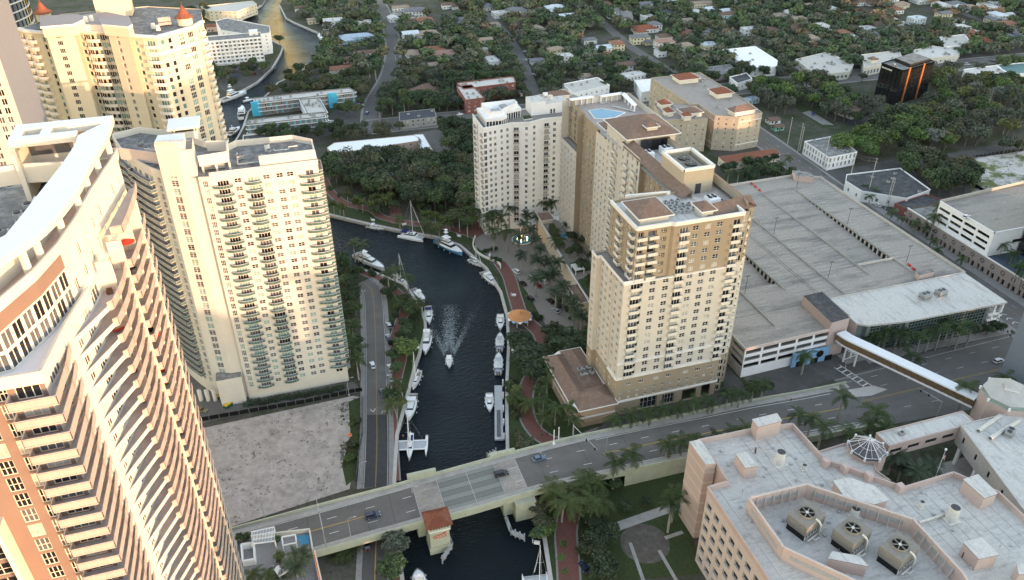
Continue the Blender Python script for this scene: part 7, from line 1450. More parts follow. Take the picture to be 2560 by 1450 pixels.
for a in ((840, 45, 18, 12, 6, 'flat', 'white'), (919, 50, 12, 9, 4, 'flat', 'white'), (897, 85, 28, 11, 4, 'hip', 'pale blue', 'pale blue', 0), (1045, 22, 20, 14, 6, 'hip', 'grey'), (1066, 46, 17, 12, 5.5, 'hip', 'terracotta', 'cream', 0), (1075, 80, 22, 14, 4.5, 'hip', 'tan', 'cream', 0), (1165, 47, 15, 12, 4, 'hip', 'grey'), (1217, 97, 14, 8, 5.5, 'gable', 'tan', 'cream', 0), (1217, 120, 10, 8, 5, 'flat', 'white', 'pink', 0), (1115, 130, 22, 12, 3.2, 'hip', 'pink-brown', 'cream', 0), (851, 115, 8, 8, 3.5, 'gable', 'tan', 'cream', 1.57), (928, 125, 25, 8, 3.2, 'gable', 'brown', 'white', 0), (878, 141, 10, 8, 3.2, 'hip', 'brown', 'pink', 0), (865, 162, 21, 7, 3.2, 'gable', 'terracotta', 'white', 0), (822, 190, 19, 10, 3.5, 'gable', 'dark grey', 'white', 0), (890, 197, 14, 8, 3.2, 'flat', 'grey'), (1050, 222, 22, 12, 4, 'gable', 'brown', 'cream', .6), (1088, 158, 12, 8, 3.2, 'hip', 'tan', 'cream'), (1236, 148, 16, 9, 4, 'flat', 'white'), (536, 55, 9, 8, 5, 'hip', 'red', 'pink', 0), (506, 75, 9, 8, 4, 'hip', 'red', 'cream', 0), (790, 42, 10, 7, 4, 'hip', 'tan', 'cream'), (1290, 22, 14, 11, 5, 'hip', 'grey'),
    (1302, 24, 18, 12, 6, 'hip', 'grey', 'white', 0), (1317, 38, 13, 10, 4, 'hip', 'brown', 'cream'), (1395, 18, 18, 12, 5, 'hip', 'pale metal', 'white', 0), (1424, 40, 20, 10, 5, 'gable', 'pale metal', 'white', 0), (1355, 70, 13, 8, 3.4, 'gable', 'tan'), (1525, 12, 18, 10, 3.6, 'hip', 'brown'), (1575, 42, 22, 10, 7, 'gable', 'grey', 'white', 1.2), (1620, 72, 22, 13, 3.8, 'hip', 'red', 'white', 0), (1668, 106, 15, 11, 6.6, 'hip', 'pink-brown', 'white', 0), (1658, 132, 9, 8, 4, 'flat', 'white'), (1514, 120, 14, 10, 3.6, 'gable', 'pale metal'), (1527, 136, 9, 7, 3.4, 'hip', 'terracotta', 'cream'), (1395, 122, 13, 9, 6, 'hip', 'tan', 'cream'), (1420, 140, 11, 9, 5.5, 'flat', 'white'), (1428, 163, 9, 7, 3.4, 'gable', 'brown'), (1408, 173, 9, 7, 3.2, 'hip', 'terracotta'), (1573, 163, 13, 10, 5.8, 'hip', 'brown', 'white', 0), (1588, 190, 18, 10, 5.8, 'flat', 'white', 'white', .2), (1724, 54, 10, 8, 3.6, 'gable', 'tan', 'cream'), (1742, 68, 16, 9, 3.6, 'hip', 'red'), (1670, 34, 14, 11, 4.4, 'hip', 'dark grey'), (1765, 12, 24, 10, 4, 'flat', 'tan', 'cream', 0), (1782, 26, 10, 8, 4.4, 'gable', 'pale metal'), (1770, 83, 14, 10, 3.6, 'flat', 'grey'), (1827, 48, 12, 9, 3.6, 'hip', 'teal', 'cream'), (1880, 78, 13, 9, 5.4, 'flat', 'white'), (1930, 80, 15, 10, 3.6, 'hip', 'brown'), (1918, 22, 14, 10, 4, 'hip', 'dark grey'),
    (1955, 44, 16, 9, 3.5, 'flat', 'tan', 'white', .2), (2002, 54, 18, 11, 3.6, 'hip', 'tan', 'cream', 0), (2053, 72, 17, 11, 6.2, 'flat', 'white', 'white', 0), (1938, 84, 16, 9, 3.6, 'hip', 'brown', 'cream', .1), (2083, 27, 11, 9, 3.8, 'hip', 'white'), (2130, 44, 13, 8, 3.6, 'hip', 'pink-brown', 'white'), (2175, 48, 10, 8, 3.4, 'gable', 'brown'), (2305, 6, 16, 10, 5, 'gable', 'pale metal'), (2202, 70, 16, 11, 3.6, 'hip', 'brown', 'pink', 0), (2248, 80, 10, 8, 3.4, 'gable', 'brown', 'cream'), (2480, 28, 22, 10, 4, 'flat', 'white'), (2525, 50, 11, 9, 4, 'gable', 'white'), (2522, 72, 20, 12, 5.6, 'hip', 'terracotta', 'cream', 0), (2550, 92, 18, 10, 4, 'hip', 'grey'), (2452, 112, 20, 11, 4, 'hip', 'red', 'white', -.2), (2425, 106, 12, 8, 4, 'hip', 'red', 'white', 0), (2090, 240, 18, 9, 3.6, 'gable', 'brown', 'white', 1.2), (2112, 272, 30, 10, 3.8, 'gable', 'brown', 'white', 1.9), (2125, 285, 14, 9, 3.8, 'hip', 'brown', 'white', 1.9), (1950, 322, 7, 5, 2.8, 'gable', 'brown', 'green', 0), (1938, 305, 8, 6, 2.8, 'gable', 'brown', 'white', 0), (1884, 254, 10, 6, 3, 'flat', 'pale blue', 'pale blue', .2), (1480, 100, 12, 8, 3.6, 'hip', 'grey'), (1240, 60, 12, 9, 3.6, 'hip', 'tan'), (990, 40, 11, 9, 3.6, 'gable', 'white'), (1130, 8, 14, 10, 4, 'hip', 'brown'), (1470, 190, 10, 8, 3.5, 'gable', 'tan'), (1350, 150, 11, 8, 3.5, 'hip', 'grey'), (2030, 20, 12, 9, 3.6, 'hip', 'tan'), (2400, 60, 12, 9, 3.6, 'hip', 'brown'), (1840, 10, 14, 9, 3.8, 'hip', 'white'), (1620, 12, 14, 9, 4.4, 'gable', 'grey'), (1230, 12, 13, 9, 4, 'hip', 'grey'), (1500, 165, 11, 8, 3.6, 'flat', 'grey'), (760, 12, 12, 9, 4, 'hip', 'brown'), (950, 85, 9, 7, 3.4, 'hip', 'tan')): house(*a)
for k in range(70):
    px = rt.uniform(960, 2540); py = rt.uniform(6, 150 if px < 1800 else 110); x, y = G(px, py, 3)
    if any(inside(f, x, y) for f in FOOT) or inside(R2, x, y): continue
    house(px, py, rt.choice([12, 14, 16]), 10, rt.choice([3.6, 3.6, 6]), rt.choice(['hip', 'hip', 'gable', 'flat']), rt.choice(['grey', 'white', 'tan', 'brown', 'pale metal', 'terracotta', 'white']), rt.choice(['white', 'cream', 'white']))
SUB = [L([(700, 175), (800, 150), (830, 60), (760, 30), (730, 0), (2560, -30), (2700, 120), (2560, 180), (2200, 205), (1900, 215), (1850, 240), (1500, 250), (1300, 285), (1150, 300), (930, 300), (950, 250), (880, 222), (720, 232)], 3)]
SUBT = []
tones_s = ['mid green', 'dark green', 'olive', 'grey-green', 'deep green', 'mid green', 'olive', 'grey-green']
xs = [p[0] for p in SUB[0]]; ys = [p[1] for p in SUB[0]]; cell = {}
def road_near(x, y): return any(inside(f, x, y) for f in FOOT)
fb = [(min(p[0] for p in f), max(p[0] for p in f), min(p[1] for p in f), max(p[1] for p in f), f) for f in FOOT]
def blocked(x, y): return any(a <= x <= b and c <= y <= d and inside(f, x, y) for a, b, c, d, f in fb)
k = 0
while k < 26000 and len(SUBT) < 3300:
    k += 1; x = rt.uniform(min(xs), max(xs)); y = rt.uniform(min(ys), max(ys)); g = (int(x//6.2), int(y//6.2))
    if any((g[0]+i, g[1]+j) in cell and math.dist(cell[(g[0]+i, g[1]+j)], (x, y)) < 6.2 for i in (-1, 0, 1) for j in (-1, 0, 1)): continue
    if not inside(SUB[0], x, y) or inside(R2, x, y) or blocked(x, y): continue
    if math.sin(x*.021+1.3)*math.sin(y*.017)+.35*math.sin(x*.09)*math.sin(y*.08) < -.62: continue
    cell[g] = (x, y); SUBT.append((x, y))
SUBT.sort(key=lambda p: depth(*p))
NI = 200
for i, (x, y) in enumerate(SUBT[:NI]):
    tn = rt.choice(tones_s); r_ = rt.uniform(3.2, 6.2)
    if rt.random() < .16: palm(x, y, 'royal', .9, .9, 'palms of the suburb', 0, .8, False)
    else: tree(x, y, r_, r_*1.7, tn, 'trees of the leafy suburb', name='shade_tree')
VV = []; FF = []; CC = []; nb = 0; rg_ = np.random.default_rng(8)
for (x, y) in SUBT[NI:]:
    Q, (cv, cf) = FAR[rt.randrange(5)]; far_ = depth(x, y) > 640;
    if far_: Q = Q[::2]
    r_ = rt.uniform(3., 6.4)*(1.05 if far_ else 1.); s_ = r_/5; sz = s_*rt.uniform(.85, 1.15); a = rt.random()*6.28; ca, sa = math.cos(a), math.sin(a)
    V = np.vstack([Q.reshape(-1, 3), cv])*np.array([s_, s_, sz]); V = np.stack([V[:, 0]*ca-V[:, 1]*sa+x, V[:, 0]*sa+V[:, 1]*ca+y, V[:, 2]], 1); n = len(Q)*4
    F1 = (np.arange(n).reshape(-1, 4)+nb); F2 = np.array(cf)+n+nb; VV.append(V); FF += [F1, F2]
    tn = rt.choice(tones_s); g_ = math.sin(x*.013)+math.sin(y*.011+x*.004)
    if 560 < x < 700 and 620 < y < 860 and rt.random() < .6: tn = 'sunset-tinted' if rt.random() < .5 else 'russet'  # low sun on these far crowns is put into the leaf colour
    elif rt.random() < .02: tn = 'russet'
    c = np.array(GREENS[tn])*rt.uniform(1.25, 2.); col = np.tile(np.append(c, 1.), (len(V), 1)); col[:n, :3] *= np.repeat(rg_.uniform(.7, 1.35, len(Q)), 4)[:, None]; CC.append(col); nb += len(V)
me = bpy.data.meshes.new('distant_woodland'); V = np.vstack(VV); F_ = np.vstack(FF); me.vertices.add(len(V)); me.vertices.foreach_set('co', V.ravel()); me.loops.add(F_.size); me.loops.foreach_set('vertex_index', F_.ravel().astype(np.int32)); me.polygons.add(len(F_)); me.polygons.foreach_set('loop_start', np.arange(0, F_.size, 4, dtype=np.int32)); me.polygons.foreach_set('loop_total', np.full(len(F_), 4, np.int32)); me.update(calc_edges=True)
ca_ = me.color_attributes.new('tint', 'FLOAT_COLOR', 'POINT'); ca_.data.foreach_set('color', np.vstack(CC).ravel().astype(np.float32))
mf = bpy.data.materials.new('leaf_mass'); mf.use_nodes = True; nf_ = mf.node_tree.nodes; at2 = nf_.new('ShaderNodeAttribute'); at2.attribute_name = 'tint'; mf.node_tree.links.new(at2.outputs['Color'], nf_['Principled BSDF'].inputs['Base Color']); nf_['Principled BSDF'].inputs['Roughness'].default_value = .8
me.materials.append(mf); tag(ob('distant_woodland', me), 'mass of mixed green tree crowns filling the suburb out to the top of the view', 'woodland', kind='stuff')
WZ = -1.6
def hull(L_, B_, fb, m, sheer=.35, n=12, tran=.82):
    """hull pointing +x, origin amidships at the waterline"""
    mb = MB(); rings = []
    for i in range(n+1):
        t = i/n; x = -L_/2+L_*t; w = B_/2*(tran+(1-tran)*math.sin(min(1, t*2.2)*PI/2))*(1 if t < .5 else math.cos((t-.5)*2*PI/2)**.72); zt = fb*(1+sheer*max(0, t-.3)**1.6); w = max(w, .02)
        rings.append([(x, -w, zt), (x-.0, -w*.86, zt*.35), (x, -w*.5, -.25), (x, w*.5, -.25), (x, w*.86, zt*.35), (x, w, zt)])
    b = 0
    for r in rings: mb.v += r
    for i in range(n):
        for j in range(5): mb.f.append((i*6+j, (i+1)*6+j, (i+1)*6+j+1, i*6+j+1)); mb.m.append(mb.mi(m))
    mb.f.append((0, 1, 2, 3, 4, 5)); mb.m.append(mb.mi(m))
    return mb, rings
def deckm(rings, m, dz=-.08, a=0, b=None, inset=.94):
    mb = MB(); R = rings[a:b]
    for p, q in zip(R, R[1:]): mb.face([(p[0][0], p[0][1]*inset, p[0][2]+dz), (q[0][0], q[0][1]*inset, q[0][2]+dz), (q[5][0], q[5][1]*inset, q[5][2]+dz), (p[5][0], p[5][1]*inset, p[5][2]+dz)], m)
    return mb
def cab(x0, x1, w, z0, z1, m, rake=.5, gl=None, taper=.8):
    """cabin with raked front and a dark window band"""
    mb = MB(); L_ = x1-x0; zt = z1; P0 = [(x0, -w/2), (x1, -w/2*taper), (x1, w/2*taper), (x0, w/2)]; P1 = [(x0+L_*.05, -w/2*.86), (x1-rake, -w/2*taper*.8), (x1-rake, w/2*taper*.8), (x0+L_*.05, w/2*.86)]
    def lerp(z): t = (z-z0)/(z1-z0); return [(a[0]+(b[0]-a[0])*t, a[1]+(b[1]-a[1])*t, z) for a, b in zip(P0, P1)]
    zs = [z0, z0+(z1-z0)*.35, z0+(z1-z0)*.85, z1]
    for k in range(3):
        A, B_ = lerp(zs[k]), lerp(zs[k+1])
        for i in range(4): j = (i+1) % 4; mb.face([A[i], A[j], B_[j], B_[i]], (gl or M['car_glass']) if k == 1 else m)
    mb.face(lerp(z1), m); return mb
def rail(rings, a, b, h=.6):
    mb = MB(); R = rings[a:b]
    for s_ in (0, 5):
        for p, q in zip(R, R[1:]): mb.bar((p[s_][0], p[s_][1]*.96, p[s_][2]+h), (q[s_][0], q[s_][1]*.96, q[s_][2]+h), .05, .05, M['metal'])
        for p in R: mb.bar((p[s_][0], p[s_][1]*.96, p[s_][2]), (p[s_][0], p[s_][1]*.96, p[s_][2]+h), .04, .04, M['metal'])
    return mb
def boat(stern, bow, B_, kind, label, hm='boat_white', mast=0, canvas=None, uvs=None):
    a = Vector(uvs[0] if uvs else G(*stern, -1.2)); b = Vector(uvs[1] if uvs else G(*bow, -1.)); L_ = (b-a).length; c = (a+b)/2; rz = math.atan2(b.y-a.y, b.x-a.x)
    nm = {'sail': 'sailboat', 'cat': 'sailing_catamaran', 'tri': 'sailing_trimaran'}.get(kind, 'motor_yacht' if L_ > 10 else 'motorboat'); t = thing(nm, label, 'sailboat' if kind in ('sail', 'cat', 'tri') else 'yacht' if L_ > 10 else 'motorboat', (c.x, c.y, WZ), rz)
    W = M['boat_white']; fb = max(.8, L_*.095)
    def part(n, m, par=t, sm=False): return m.build(n, par, sm)
    if kind in ('cat', 'tri'):
        offs = [-B_/2+.7, B_/2-.7] if kind == 'cat' else [-B_/2+.5, B_/2-.5]
        for y in offs:
            h_, r_ = hull(L_*(1 if kind == 'cat' else .78), 1.7 if kind == 'cat' else 1.1, 1.1, W); h_.v = [(x-(0 if kind == 'cat' else L_*.03), yy+y, z) for x, yy, z in h_.v]; part('hull', h_)
            d_ = deckm(r_, W, -.02); d_.v = [(x, yy+y, z) for x, yy, z in d_.v]; part('deck', d_)
        if kind == 'tri':
            h_, r_ = hull(L_, 2.5, 1.3, W); part('hull', h_); part('deck', deckm(r_, W)); m = MB()
            m.box(-L_*.18, -B_/2+.5, .95, L_*.12, B_/2-.5, 1.12, M['boat_grey']); part('trampoline', m)
            m = MB();
            for x in (-L_*.2, L_*.13): m.bar((x, -B_/2+.5, 1.15), (x, B_/2-.5, 1.15), .5, .3, W)
            part('crossbeam', m); part('cabin', cab(-L_*.15, L_*.15, 1.9, 1.2, 1.9, W, 1)); m = MB(); m.box(-L_*.4, -.8, 1.2, -L_*.2, .8, 1.5, M['canvas_blue']); part('cockpit', m)
        else:
            m = MB(); m.box(-L_*.42, -B_/2+1, .7, L_*.18, B_/2-1, 1.35, W); part('bridge_deck', m); m = MB(); m.box(L_*.18, -B_/2+1, .95, L_*.42, B_/2-1, 1.0, M['boat_grey']); part('trampoline', m)
            m = MB(); m.bar((L_*.43, -B_/2+.7, 1.15), (L_*.43, B_/2-.7, 1.15), .3, .3, M['metal']); part('crossbeam', m)
            part('cabin', cab(-L_*.25, L_*.16, B_*.62, 1.35, 2.5, W, 1.2)); m = MB(); m.box(-L_*.42, -B_*.3, 2.9, -L_*.2, B_*.3, 3.02, M['canvas_blue'] if canvas else W)
            for y in (-B_*.28, B_*.28): m.bar((-L_*.4, y, 1.3), (-L_*.4, y, 2.9), .1, .1, M['metal'])
            part('bimini', m)
            for i in range(5): m = MB(); m.box(-.45, -.8, 0, .45, .8, .04, M['car_glass']); o = part('deck_hatch', m); o.location = (L_*(-.15+i*.05), (-1)**i*B_*.16, 2.54 if i < 4 else 1.4)
        mb_ = -L_*.0
    elif kind == 'sail':
        h_, r_ = hull(L_, B_, fb, W, .25, tran=.55); part('hull', h_, sm=False); part('deck', deckm(r_, M['seat'], -.04)); part('cabin', cab(-L_*.12, L_*.22, B_*.5, fb, fb+.65, W, .8)); part('handrail', rail(r_, 1, 12, .55))
        m = MB(); m.box(-L_*.38, -B_*.22, fb-.02, -L_*.16, B_*.22, fb+.02, M['teak']); m.cyl((-L_*.33, 0), .45, fb+.4, fb+.46, M['metal'], 12); part('cockpit', m); mb_ = L_*.08
    else:
        h_, r_ = hull(L_, B_, fb, M[hm]); part('hull', h_); part('deck', deckm(r_, W, -.03, 3)); m = MB(); m.box(-L_*.47, -B_*.38, fb*.45, -L_*.25, B_*.38, fb*.5, M['teak']); m.box(-L_*.5-.5, -B_*.36, .25, -L_*.49, B_*.36, .35, M['teak']); part('cockpit', m)
        part('handrail', rail(r_, 6, 13, .5))
        if kind == 'sport':
            part('cabin', cab(-L_*.22, L_*.2, B_*.76, fb*1.0, fb+1.9, W, 1.8)); part('flybridge', cab(-L_*.2, L_*.06, B_*.6, fb+1.9, fb+2.9, W, .8)); m = MB(); m.box(-L_*.2, -B_*.28, fb+4.3, L_*.0, B_*.28, fb+4.42, W)
            for x in (-L_*.19, -L_*.02):
                for y in (-B_*.26, B_*.26): m.bar((x, y, fb+2.9), (x, y, fb+4.3), .08, .08, M['metal'])
            part('hardtop', m); m = MB()
            for y in (-1, 1):
                m.bar((-L_*.16, y*.7, fb+4.4), (-L_*.12, y*.35, fb+8.4), .07, .07, M['metal']); m.bar((-L_*.04, y*.7, fb+4.4), (-L_*.08, y*.35, fb+8.4), .07, .07, M['metal']); m.bar((-L_*.15, y*B_*.4, fb+2), (-L_*.32, y*B_*.6, fb+9.5), .05, .05, M['metal'])
            m.box(-L_*.15, -.9, fb+7, -L_*.05, .9, fb+7.1, W); m.box(-L_*.14, -.7, fb+8.4, -L_*.06, .7, fb+8.5, W); part('tuna_tower', m)
        elif kind == 'fly':
            part('cabin', cab(-L_*.26, L_*.2, B_*.78, fb*1.0, fb+1.6, W, 1.5)); part('flybridge', cab(-L_*.24, L_*.04, B_*.62, fb+1.6, fb+2.4, W, .7, M['boat_grey'])); m = MB(); m.box(-L_*.24, -B_*.3, fb+3.5, -L_*.1, B_*.3, fb+3.6, M[canvas] if canvas else W);
            for y in (-B_*.28, B_*.28): m.bar((-L_*.17, y, fb+2.3), (-L_*.17, y, fb+3.5), .08, .08, W)
            m.cyl((-L_*.14, 0), .35, fb+3.6, fb+4., W, 8); part('radar_arch', m)
        elif kind == 'express':
            m = cab(-L_*.12, L_*.22, B_*.66, fb*1.02, fb+.75, W, 1.2); part('cabin', m); m = MB(); m.box(-L_*.36, -B_*.3, fb*.75, -L_*.14, B_*.3, fb*.8, M['seat'])
            for y in (-B_*.25, B_*.12): m.box(-L_*.3, y, fb*.8, -L_*.22, y+B_*.14, fb*1.2, M['seat'])
            part('seat', m); m = MB(); m.bar((-L_*.2, -B_*.42, fb), (-L_*.16, -B_*.34, fb+1.3), .15, .2, W); m.bar((-L_*.2, B_*.42, fb), (-L_*.16, B_*.34, fb+1.3), .15, .2, W); m.box(-L_*.26, -B_*.38, fb+1.3, -L_*.1, B_*.38, fb+1.4, M[canvas] if canvas else W); part('radar_arch', m)
        else:  # centre console
            m = MB(); m.box(-.5, -.5, fb*.6, .5, .5, fb+1., W); part('console', m); m = MB(); m.box(-1.3, -B_*.33, fb+1.9, 1.1, B_*.33, fb+2., M[canvas] if canvas else W)
            for x in (-1, .9):
                for y in (-B_*.3, B_*.3): m.bar((x, y, fb*.8), (x, y, fb+1.9), .06, .06, M['metal'])
            part('t_top', m); m = MB(); m.box(-L_*.42, -B_*.34, fb*.5, L_*.3, B_*.34, fb*.55, M['boat_grey']); part('floor', m); m = MB(); m.box(L_*.12, -B_*.28, fb*.55, L_*.3, B_*.28, fb*.9, M['seat']); part('seat', m)
            for y in (-.45, .45): m = MB(); m.box(-L_*.5-.55, y-.2, -.1, -L_*.5, y+.2, fb+.7, M['steel_dark']); part('outboard_motor', m)
        mb_ = 0
    if mast:
        m = MB(); zb = fb+.6 if kind == 'sail' else 1.6; m.tube([(mb_, 0, zb), (mb_, 0, mast)], [.16, .09], W, 7); part('mast', m); m = MB(); m.tube([(mb_, 0, zb+1.3), (mb_-L_*.38, 0, zb+1.5)], .13, W, 6); m.tube([(mb_-.1, 0, zb+1.55), (mb_-L_*.37, 0, zb+1.7)], .26, M['canvas_blue'] if canvas else M['boat_white'], 6); part('boom', m)
        m = MB()
        for z in (mast*.45, mast*.7): m.bar((mb_, -1.1, z), (mb_, 1.1, z), .07, .05, M['metal'])
        hw = B_*.45
        for p, q in (((mb_, 0, mast), (L_*.49, 0, fb)), ((mb_, 0, mast), (-L_*.49, 0, fb)), ((mb_, 0, mast*.95), (mb_-.3, hw, fb)), ((mb_, 0, mast*.95), (mb_-.3, -hw, fb))): m.bar(p, q, .05, .05, M['metal'])
        part('rigging', m); m = MB(); m.tube([(mb_+.2, 0, mast*.93), (L_*.47, 0, fb+.4)], [.05, .16], W, 5); part('furled_sail', m)
    m = MB()
    for k in range(3):
        for s_ in (-1, 1): m.cyl((L_*(-.25+.22*k), s_*(B_*.5+.12)), .14, .15, .75, W, 6)
    if kind not in ('tri', 'cat'): part('fender', m)
    return t
boat((919, 562), (967, 568), 3.6, 'express', 'small white cabin cruiser moored first along the north bank by the lawn')
boat((1003, 582), (1066, 594), 7.4, 'cat', 'white sailing catamaran with blue boom cover on the north bank', mast=21, canvas=1)
boat((1093, 602), (1157, 636), 5.6, 'sport', 'big light-blue hulled sportfishing yacht with tall tower at the river bend', hm='hull_blue')
boat((1171, 649), (1206, 664), 3., 'sail', 'small white sloop with its cover up just past the blue yacht', mast=11)
boat((1207, 682), (1245, 716), 4.6, 'express', 'sleek white express yacht alone below the plaza lawn')
boat((1250, 787), (1250, 824), 3.6, 'express', 'white open cruiser moored beside the orange gazebo')
boat((1247, 878), (1249, 834), 3.6, 'console', 'grey-decked centre-console boat, upper of the pair below the gazebo', canvas='boat_grey')
boat((1243, 936), (1245, 884), 3.7, 'console', 'long grey-decked boat with twin outboards, lower of the pair below the gazebo', canvas='boat_grey')
boat((1220, 984), (1221, 1028), 3.4, 'express', 'small white cruiser tied outside the floating dock')
boat((1121, 887), (1121, 917), 2.8, 'console', 'white motorboat under way in mid-river trailing a foaming wake')
boat((1070, 766), (1072, 808), 3.7, 'express', 'white cruiser with dark blue canvas on the west bank', canvas='canvas_blue')
boat((1069, 828), (1061, 883), 4.6, 'fly', 'white flybridge yacht on the west bank beside the bright green trees')
boat((1048, 926), (1029, 970), 3.4, 'sail', 'white sloop with tall mast on the west bank above the large cruiser', mast=15)
boat((1029, 985), (1018, 1048), 4.8, 'express', 'large white express cruiser nose to the trimaran on the west bank')
boat((1024, 1084), (1018, 1148), 12.5, 'tri', 'wide white sailing trimaran moored just above the bridge', mast=17)
boat((889, 636), (962, 672), 5., 'fly', 'long white motor yacht behind palms on the west side of the bend')
boat((980, 686), (1021, 713), 3.3, 'sail', 'white sloop with bare mast at the west side of the bend', mast=16)
boat((1034, 721), (1062, 752), 3.2, 'console', 'small white boat half hidden by palms on the west bank')
boat(None, None, 8.6, 'cat', 'big white sailing catamaran with many deck hatches south of the bridge', mast=24, uvs=[(49.5, 131), (52.5, 149)])
boat((1042, 1475), (1036, 1422), 4.2, 'fly', 'white motor yacht bow just entering the view south of the bridge')
boat((560, 247), (622, 224), 6., 'sport', 'large white sportfishing yacht beyond the yellow tower at the waterside car park')
boat((612, 247), (637, 240), 3.2, 'console', 'small open boat beside the sportfishing yacht off the hotel lawn')
boat((608, 291), (612, 262), 5.4, 'fly', 'white flybridge yacht at the end of the hotel lawn')
boat((577, 330), (604, 311), 5., 'fly', 'white motor yacht with blue canopy behind the yellow tower', canvas='canvas_blue')
boat((803, 82), (812, 97), 3., 'console', 'small white boat tied to the far private seawall')
wk = MB(); c0 = Vector(G(1121, 888, -1.6)); c1 = Vector(G(1124, 760, -1.6)); dv_ = (c1-c0); Lw = dv_.length; dv_.normalize(); nv_ = Vector((-dv_.y, dv_.x)); rw2 = random.Random(5)
mfo = mat('foam', (.40, .45, .47), rough=.6, var=.2, scale=2.)
for k in range(5200):
    s = Lw*rw2.random()**1.5; arm = rw2.random()
    if arm < .55: w_ = rw2.gauss(0, .8+s*.04); sz = rw2.uniform(.06, .34)*(1-.5*s/Lw)
    else: w_ = (1 if arm < .78 else -1)*(1.3+s*.30)+rw2.gauss(0, .35+.03*s); sz = rw2.uniform(.05, .26)*(1-.8*s/Lw)
    if sz < .03: continue
    p = c0+dv_*s+nv_*w_; a = rw2.random()*3; q = [(p.x+sz*rr*math.cos(a+t), p.y+sz*rr*.6*math.sin(a+t), -1.575) for t, rr in ((0, 1.6), (1.6, .8), (3.1, 1.4), (4.7, .7))]; wk.face(q, mfo)
tag(wk.build('wake_foam'), 'foam flecks of the wake behind the moving motorboat', 'wake', kind='stuff')
t = thing('floating_dock', 'long narrow grey floating dock with white pilings on the east bank', 'dock', (*G(1242, 1020), WZ)); x0, y0 = G(1242, 1020)
A = Vector(G(1243, 965, -1.2))-Vector((x0, y0)); B2 = Vector(G(1243, 1100, -1.2))-Vector((x0, y0)); d = (B2-A).normalized()
m = MB(); m.obox(((A.x+B2.x)/2, (A.y+B2.y)/2), (d.x, d.y), (B2-A).length/2, 1.5, .1, .8, M['boat_grey'], M['galv']); m.build('deck', t)
m = MB(); c = A.lerp(B2, .72); m.obox((c.x, c.y), (d.x, d.y), 7., .7, .95, 1.15, M['steel_dark'], mat('ramp_dark', (.12, .12, .12))); m.build('gangway', t)
for k in range(5): c = A.lerp(B2, k/4)+Vector((1.9, 0)); m = MB(); m.cyl((c.x, c.y), .28, -1, 3.2, M['white'], 8); m.build('piling', t)
def fender(pts, label):
    t = thing('fender_walkway', label, 'fender', (pts[0][0], pts[0][1], WZ)); m = MB()
    for a, b in zip(pts, pts[1:]): m.bar((a[0]-pts[0][0], a[1]-pts[0][1], 2.2), (b[0]-pts[0][0], b[1]-pts[0][1], 2.2), 1.1, .2, M['galv']); m.bar((a[0]-pts[0][0], a[1]-pts[0][1], 1.2), (b[0]-pts[0][0], b[1]-pts[0][1], 1.2), .3, 1., M['boat_grey'])
    m.build('walkway', t)
    for a, b in zip(pts, pts[1:]):
        for k in range(4): x = a[0]+(b[0]-a[0])*k/3-pts[0][0]; y = a[1]+(b[1]-a[1])*k/3-pts[0][1]; m = MB(); m.cyl((x, y), .22, -1, 3.6, M['galv'], 7); m.build('piling', t)
fender(L([(1108, 1325), (1122, 1362), (1098, 1398)], 0), 'bent grey fender walkway below the tender house'); fender(L([(1258, 1295), (1270, 1330), (1304, 1345)], 0), 'bent grey fender walkway below the east bridge pier')
fender(L([(1235, 1130), (1213, 1142)], 0), 'short grey fender stub above the east bridge pier')
for i, (px, py, l_) in enumerate(((1050, 775, 'by the blue-canvas cruiser'), (1040, 870, 'by the flybridge yacht'), (1225, 640, 'below the white sculpture wall'), (1280, 880, 'opposite the grey-decked boats'), (1012, 560, 'beside the catamaran'), (935, 548, 'beside the small cabin cruiser'), (1285, 740, 'by the express yacht'), (1150, 590, 'beside the blue yacht'), (1350, 1335, 'south of the bridge on the east bank'), (991, 1000, 'by the large west bank cruiser'), (1335, 1360, 'near the big catamaran on the east bank'))):
    x, y = G(px, py); t = thing('dock_box', f'white dock locker and post {l_}', 'dock box', (x, y, .1), random.random()*3, 'white dock lockers'); m = MB(); m.box(-.9, -.4, 0, .9, .4, .9, M['white']); m.build('locker', t); m = MB(); m.cyl((1.3, 0), .12, 0, 1.6, M['white'], 6); m.build('post', t)
CP = {'white': (.75, .75, .75), 'black': (.012, .012, .014), 'dark blue': (.02, .035, .08), 'silver': (.38, .39, .40), 'grey': (.12, .125, .13), 'blue-grey': (.10, .17, .25), 'red': (.35, .02, .015), 'gold': (.24, .19, .10), 'blue': (.02, .09, .35)}
